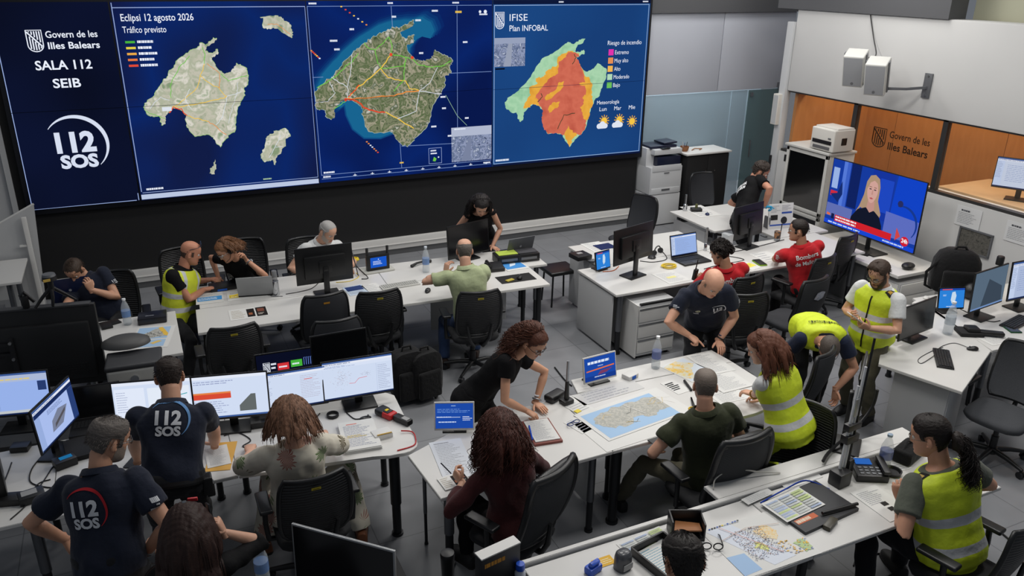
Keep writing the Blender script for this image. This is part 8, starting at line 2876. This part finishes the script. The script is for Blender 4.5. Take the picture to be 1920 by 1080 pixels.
t = thing('camera_bag', 'black camera bag behind the labelled bottle on the front desk', 'bag', at(1700, 858), .3)
MB().box((0, 0, .05), (.26, .14, .10), bev=.03, seg=3).build('bag_body', BAG, t, 60)
MB().tube([(-.12, 0, .08), (0, .02, .13), (.12, 0, .08)], .008, 6).build('strap', BAG, t, 60)
t = thing('ashtray', 'dark round dish under the labelled bottle', 'dish', at(1672, 888), 0)
MB().lathe([(.05, 0), (.06, .01), (.065, .03), (.055, .03), (.045, .012)], 20).build('dish_body', BLACK, t)
sheet('white crumpled pages between the bottle and the ponytailed man', (1680, 885), (1705, 878), (1695, 862), (1668, 868), rows=4)
sheet('printed page with three dark pictures before the ponytailed man', (1670, 978), (1716, 964), (1642, 908), (1592, 926), n=3, art=lambda c, w, d: [c.dashes(w * .1, d * .5, w * .9, d * .92, 9, (150, 152, 158), .3)] + [c.rect(w * (.42 + .0), d * (.06 + i * .17), w * .62, d * (.17 + i * .17), (40, 38, 36)) for i in range(3)])
x, y, rz, w_, d_ = quad((1512, 1003), (1610, 958), (1528, 905), (1427, 947))
t = thing('folder', 'open black folder with a sticker strip on the front desk', 'folder', (x, y, DH), rz)
MB().box((0, 0, .012), (w_, d_, .022), bev=.004).build('folder_body', mat('folder_black', (40, 41, 45), .5), t)
c = Canvas(emit=False)
c.rect(-w_ * .46, -d_ * .30, -w_ * .10, -d_ * .18, (196, 110, 80)).dashes(-w_ * .45, -d_ * .29, -w_ * .11, -d_ * .19, 1, (226, 210, 190), .7)
c.build('sticker', t, T(0, 0, .0235))
sheet('gridded page clipped on the open black folder', (1474, 980), (1545, 948), (1500, 912), (1428, 945), z=DH + .026, art=grid_sheet)
tag(MB().cyl(at(1540, 972) + V3((0, 0, .04)), at(1606, 954) + V3((0, 0, .04)), .011).build('marker', BLACK, None), 'long black marker on the open folder', 'marker')
tag(MB().box((0, 0, .012), (.13, .05, .03), m=T(*(at(1556, 986) + V3((0, 0, .005)))) @ RZ(.4), bev=.008).build('stapler', mat('stapler_dark', (50, 46, 30), .4), None), 'dark stapler at the edge of the open folder', 'stapler')
sheet('large street map with orange towns unfolded on the front desk', (1395, 1088), (1545, 1035), (1442, 958), (1318, 995), art=street_map, name='map', cat='map')
sheet('gridded page with green and blue rows at the back of the front desk', (1180, 1058), (1262, 1020), (1246, 985), (1166, 1018), art=grid_sheet)
sheet('printed page with yellow corner half under the mast', (1480, 915), (1545, 893), (1520, 882), (1450, 905), rows=5)
sheet('loose pages at the left end of the narrow shelf desk', (1400, 948), (1450, 925), (1440, 915), (1392, 936), z=.765, rows=4)
cable('cable', 'white power cord arching over the narrow shelf desk', [V3((3.16, 3.5, .775)), V3((3.2, 3.53, .83)), V3((3.35, 3.54, .85)), V3((3.55, 3.5, .80)), V3((3.7, 3.46, .775))], .005, ink((190, 188, 180)))
cable('cable', 'blue cord along the back of the open black folder', [at(1425, 950) + V3((0, 0, .03)), at(1470, 925) + V3((0, 0, .03)), at(1510, 908) + V3((0, 0, .03)), at(1555, 920) + V3((0, 0, .012))], .005, ink((40, 70, 170)))
t = thing('paper_tray', 'black paper tray with printed pages at the bottom edge', 'tray', at(1246, 1052), radians(10))
MB().box((0, 0, .004), (.26, .30, .006)).box((-.13, 0, .03), (.012, .30, .06), bev=.003).box((.13, 0, .03), (.012, .30, .06), bev=.003).box((0, .15, .03), (.26, .012, .06), bev=.003).build('tray_body', BLACK, t)
paper('printed sheets inside the black paper tray', at(1246, 1052).x, at(1246, 1052).y, radians(10), .22, .27, DH + .008, n=6, rows=12, inkc=(120, 170, 190))
t = thing('pencil_sharpener', 'grey translucent desk sharpener beside the gridded page', 'sharpener', at(1167, 1064), .2)
R_ = [[V3((hw * abs(cos(a)) ** .7 * (1 if cos(a) > 0 else -1), hd * abs(sin(a)) ** .7 * (1 if sin(a) > 0 else -1), z)) for a in [2 * pi * i / 20 for i in range(20)]] for z, hw, hd in ((0, .052, .045), (.08, .05, .043), (.11, .044, .036), (.118, .03, .024))]
MB().rings(R_).build('sharpener_body', mat('smoke_grey', (74, 76, 80), .25), t, 60)
MB().box((0, -.046, .035), (.07, .006, .04), bev=.003).build('window', mat('label_grey'), t)
t = thing('blue_punch', 'small blue plastic hole punch at the bottom edge', 'punch', at(1112, 1072), .3)
MB().box((0, 0, .025), (.10, .06, .05), bev=.012).box((0, .02, .06), (.07, .03, .04), m=RX(.4), bev=.01).build('punch_body', mat('bright_blue_plastic', (30, 80, 190), .35), t)
sheet('orange printed card left of the grey sharpener', (1120, 1068), (1152, 1056), (1146, 1040), (1108, 1052), art=lambda c, w, d: c.rect(0, 0, w, d, (222, 176, 70)).dashes(w * .1, d * .2, w * .9, d * .8, 3, (240, 230, 190), .4), name='card', cat='card')
t = thing('desk_organizer', 'black organizer with a brown leather insert on the front desk', 'organizer', at(1285, 1002), radians(-24))
MB().box((0, 0, .01), (.20, .13, .02)).box((-.1, 0, .07), (.012, .13, .14), bev=.004).box((.1, 0, .06), (.012, .13, .12), bev=.004).box((0, .06, .07), (.2, .012, .14), bev=.004).build('organizer_body', BLACK, t)
MB().prism([(-.085, -.05), (.085, -.05), (.085, .02), (-.06, .045)], .06, .07).build('leather_insert', mat('brown_leather', (150, 96, 52), .55), t)
t = thing('reading_glasses', 'black-rimmed glasses lying beside the dark-haired man at the bottom', 'glasses', at(1335, 1032), -.5)
for sd in (-1, 1):
 MB().tube([(sd * .034 + .028 * cos(a), .0, .03 + .024 * sin(a)) for a in [2 * pi * i / 14 for i in range(16)]], .004, 5, False).tube([(sd * .062, 0, .04), (sd * .064, .12, .02), (sd * .06, .14, .01)], .0035, 5).build('rim', BLACK, t, 60)
t = thing('box_file', 'black box file with gold lettering strip standing at the bottom edge', 'file', at(933, 1092), radians(10))
MB().box((0, 0, .12), (.26, .07, .24), bev=.004).build('file_body', mat('folder_black'), t)
MB().box((0, 0, .242), (.262, .072, .008)).build('white_top', WHITE, t)
c = Canvas(emit=False)
c.dashes(.02, .17, .24, .205, 1, (196, 140, 60), .8)
c.build('gold_print', t, basis((-.13, -.0358, 0), (1, 0, 0), (0, 0, 1)))
t = thing('travel_mug', 'black travel mug cut by the bottom edge', 'mug', at(840, 1085), 0)
MB().lathe([(.034, 0), (.04, .15), (.042, .17), (.038, .185), (.02, .19)], 22).build('mug_body', BLACK, t)
t = thing('cleaning_bottle', 'blue-capped bottle beside the black box file', 'bottle', at(975, 1088), 0)
MB().lathe([(.03, 0), (.032, .06), (.018, .08)], 16).build('bottle_body', mat('pale_plastic', (190, 196, 206), .3), t)
MB().lathe([(.026, .08), (.028, .10), (.024, .12)], 16).build('cap', mat('bright_blue_plastic'), t)
# support for the things at the bottom left
desk('side_table', 'small black side table under the box file at the bottom edge', rect_poly(1.05, 2.95, 1.675, 3.40), [(1.55, 3.02, .02), (1.15, 3.02, .02)], cat='table', top_mat=MATT)
desk('desk', 'black desk carrying the dark silver-framed screen', rect_poly(.05, 3.30, 1.04, 3.80), [(1.0, 3.46, .03), (.15, 3.46, .03)], top=.745, top_mat=MATT)

# --- bags on the floor
for lb, px, s, rz in (('black wheeled briefcase standing on the floor, left of a pair', (766, 752), 1.0, .12), ('black laptop bag standing on the floor, right of a pair', (798, 748), .95, .2)):
 t = thing('travel_bag', lb, 'bag', (*at(*px, 0)[:2], 0), rz, 'bags on the floor by the long desk')
 R_ = []
 for y_, k in ((-.09, .86), (-.075, 1), (.075, 1), (.09, .86)):
  R_.append([V3((.17 * s * k * abs(cos(a)) ** .5 * (1 if cos(a) > 0 else -1), y_, .03 + .27 * s + .26 * s * k * abs(sin(a)) ** .5 * (1 if sin(a) > 0 else -1))) for a in [2 * pi * i / 28 for i in range(28)]])
 MB().rings(R_).build('bag_body', BAG, t, 60)
 MB().box((0, -.105, .22 * s), (.26 * s, .05, .30 * s), bev=.025, seg=3).build('front_pocket', BAG, t, 60)
 MB().tube([(-.05, 0, .55 * s), (-.04, 0, .60 * s), (.04, 0, .60 * s), (.05, 0, .55 * s)], .012, 8).build('handle', BAG, t, 60)
 for sx in (-1, 1):
  MB().cyl((sx * .13 * s - .015, .05, .025), (sx * .13 * s + .015, .05, .025), .025).build('wheel', CPLASTIC, t)
dcable('black lead trailing on the floor from the wheeled bag', [(800, 700), (812, 730), (818, 748), (822, 735)], .006, z=0)
dcable('black lead coiled on the floor beside the front desk', [(1600, 1062), (1612, 1045), (1660, 1040), (1690, 1062), (1660, 1085)], .006, z=0)
dcable('black lead lying across the floor right of the ponytailed man', [(1845, 975), (1870, 995), (1900, 1020)], .008, z=0)
dcable('black lead on the floor in front of the map table', [(1040, 690), (1060, 715), (1072, 725)], .008, z=0)
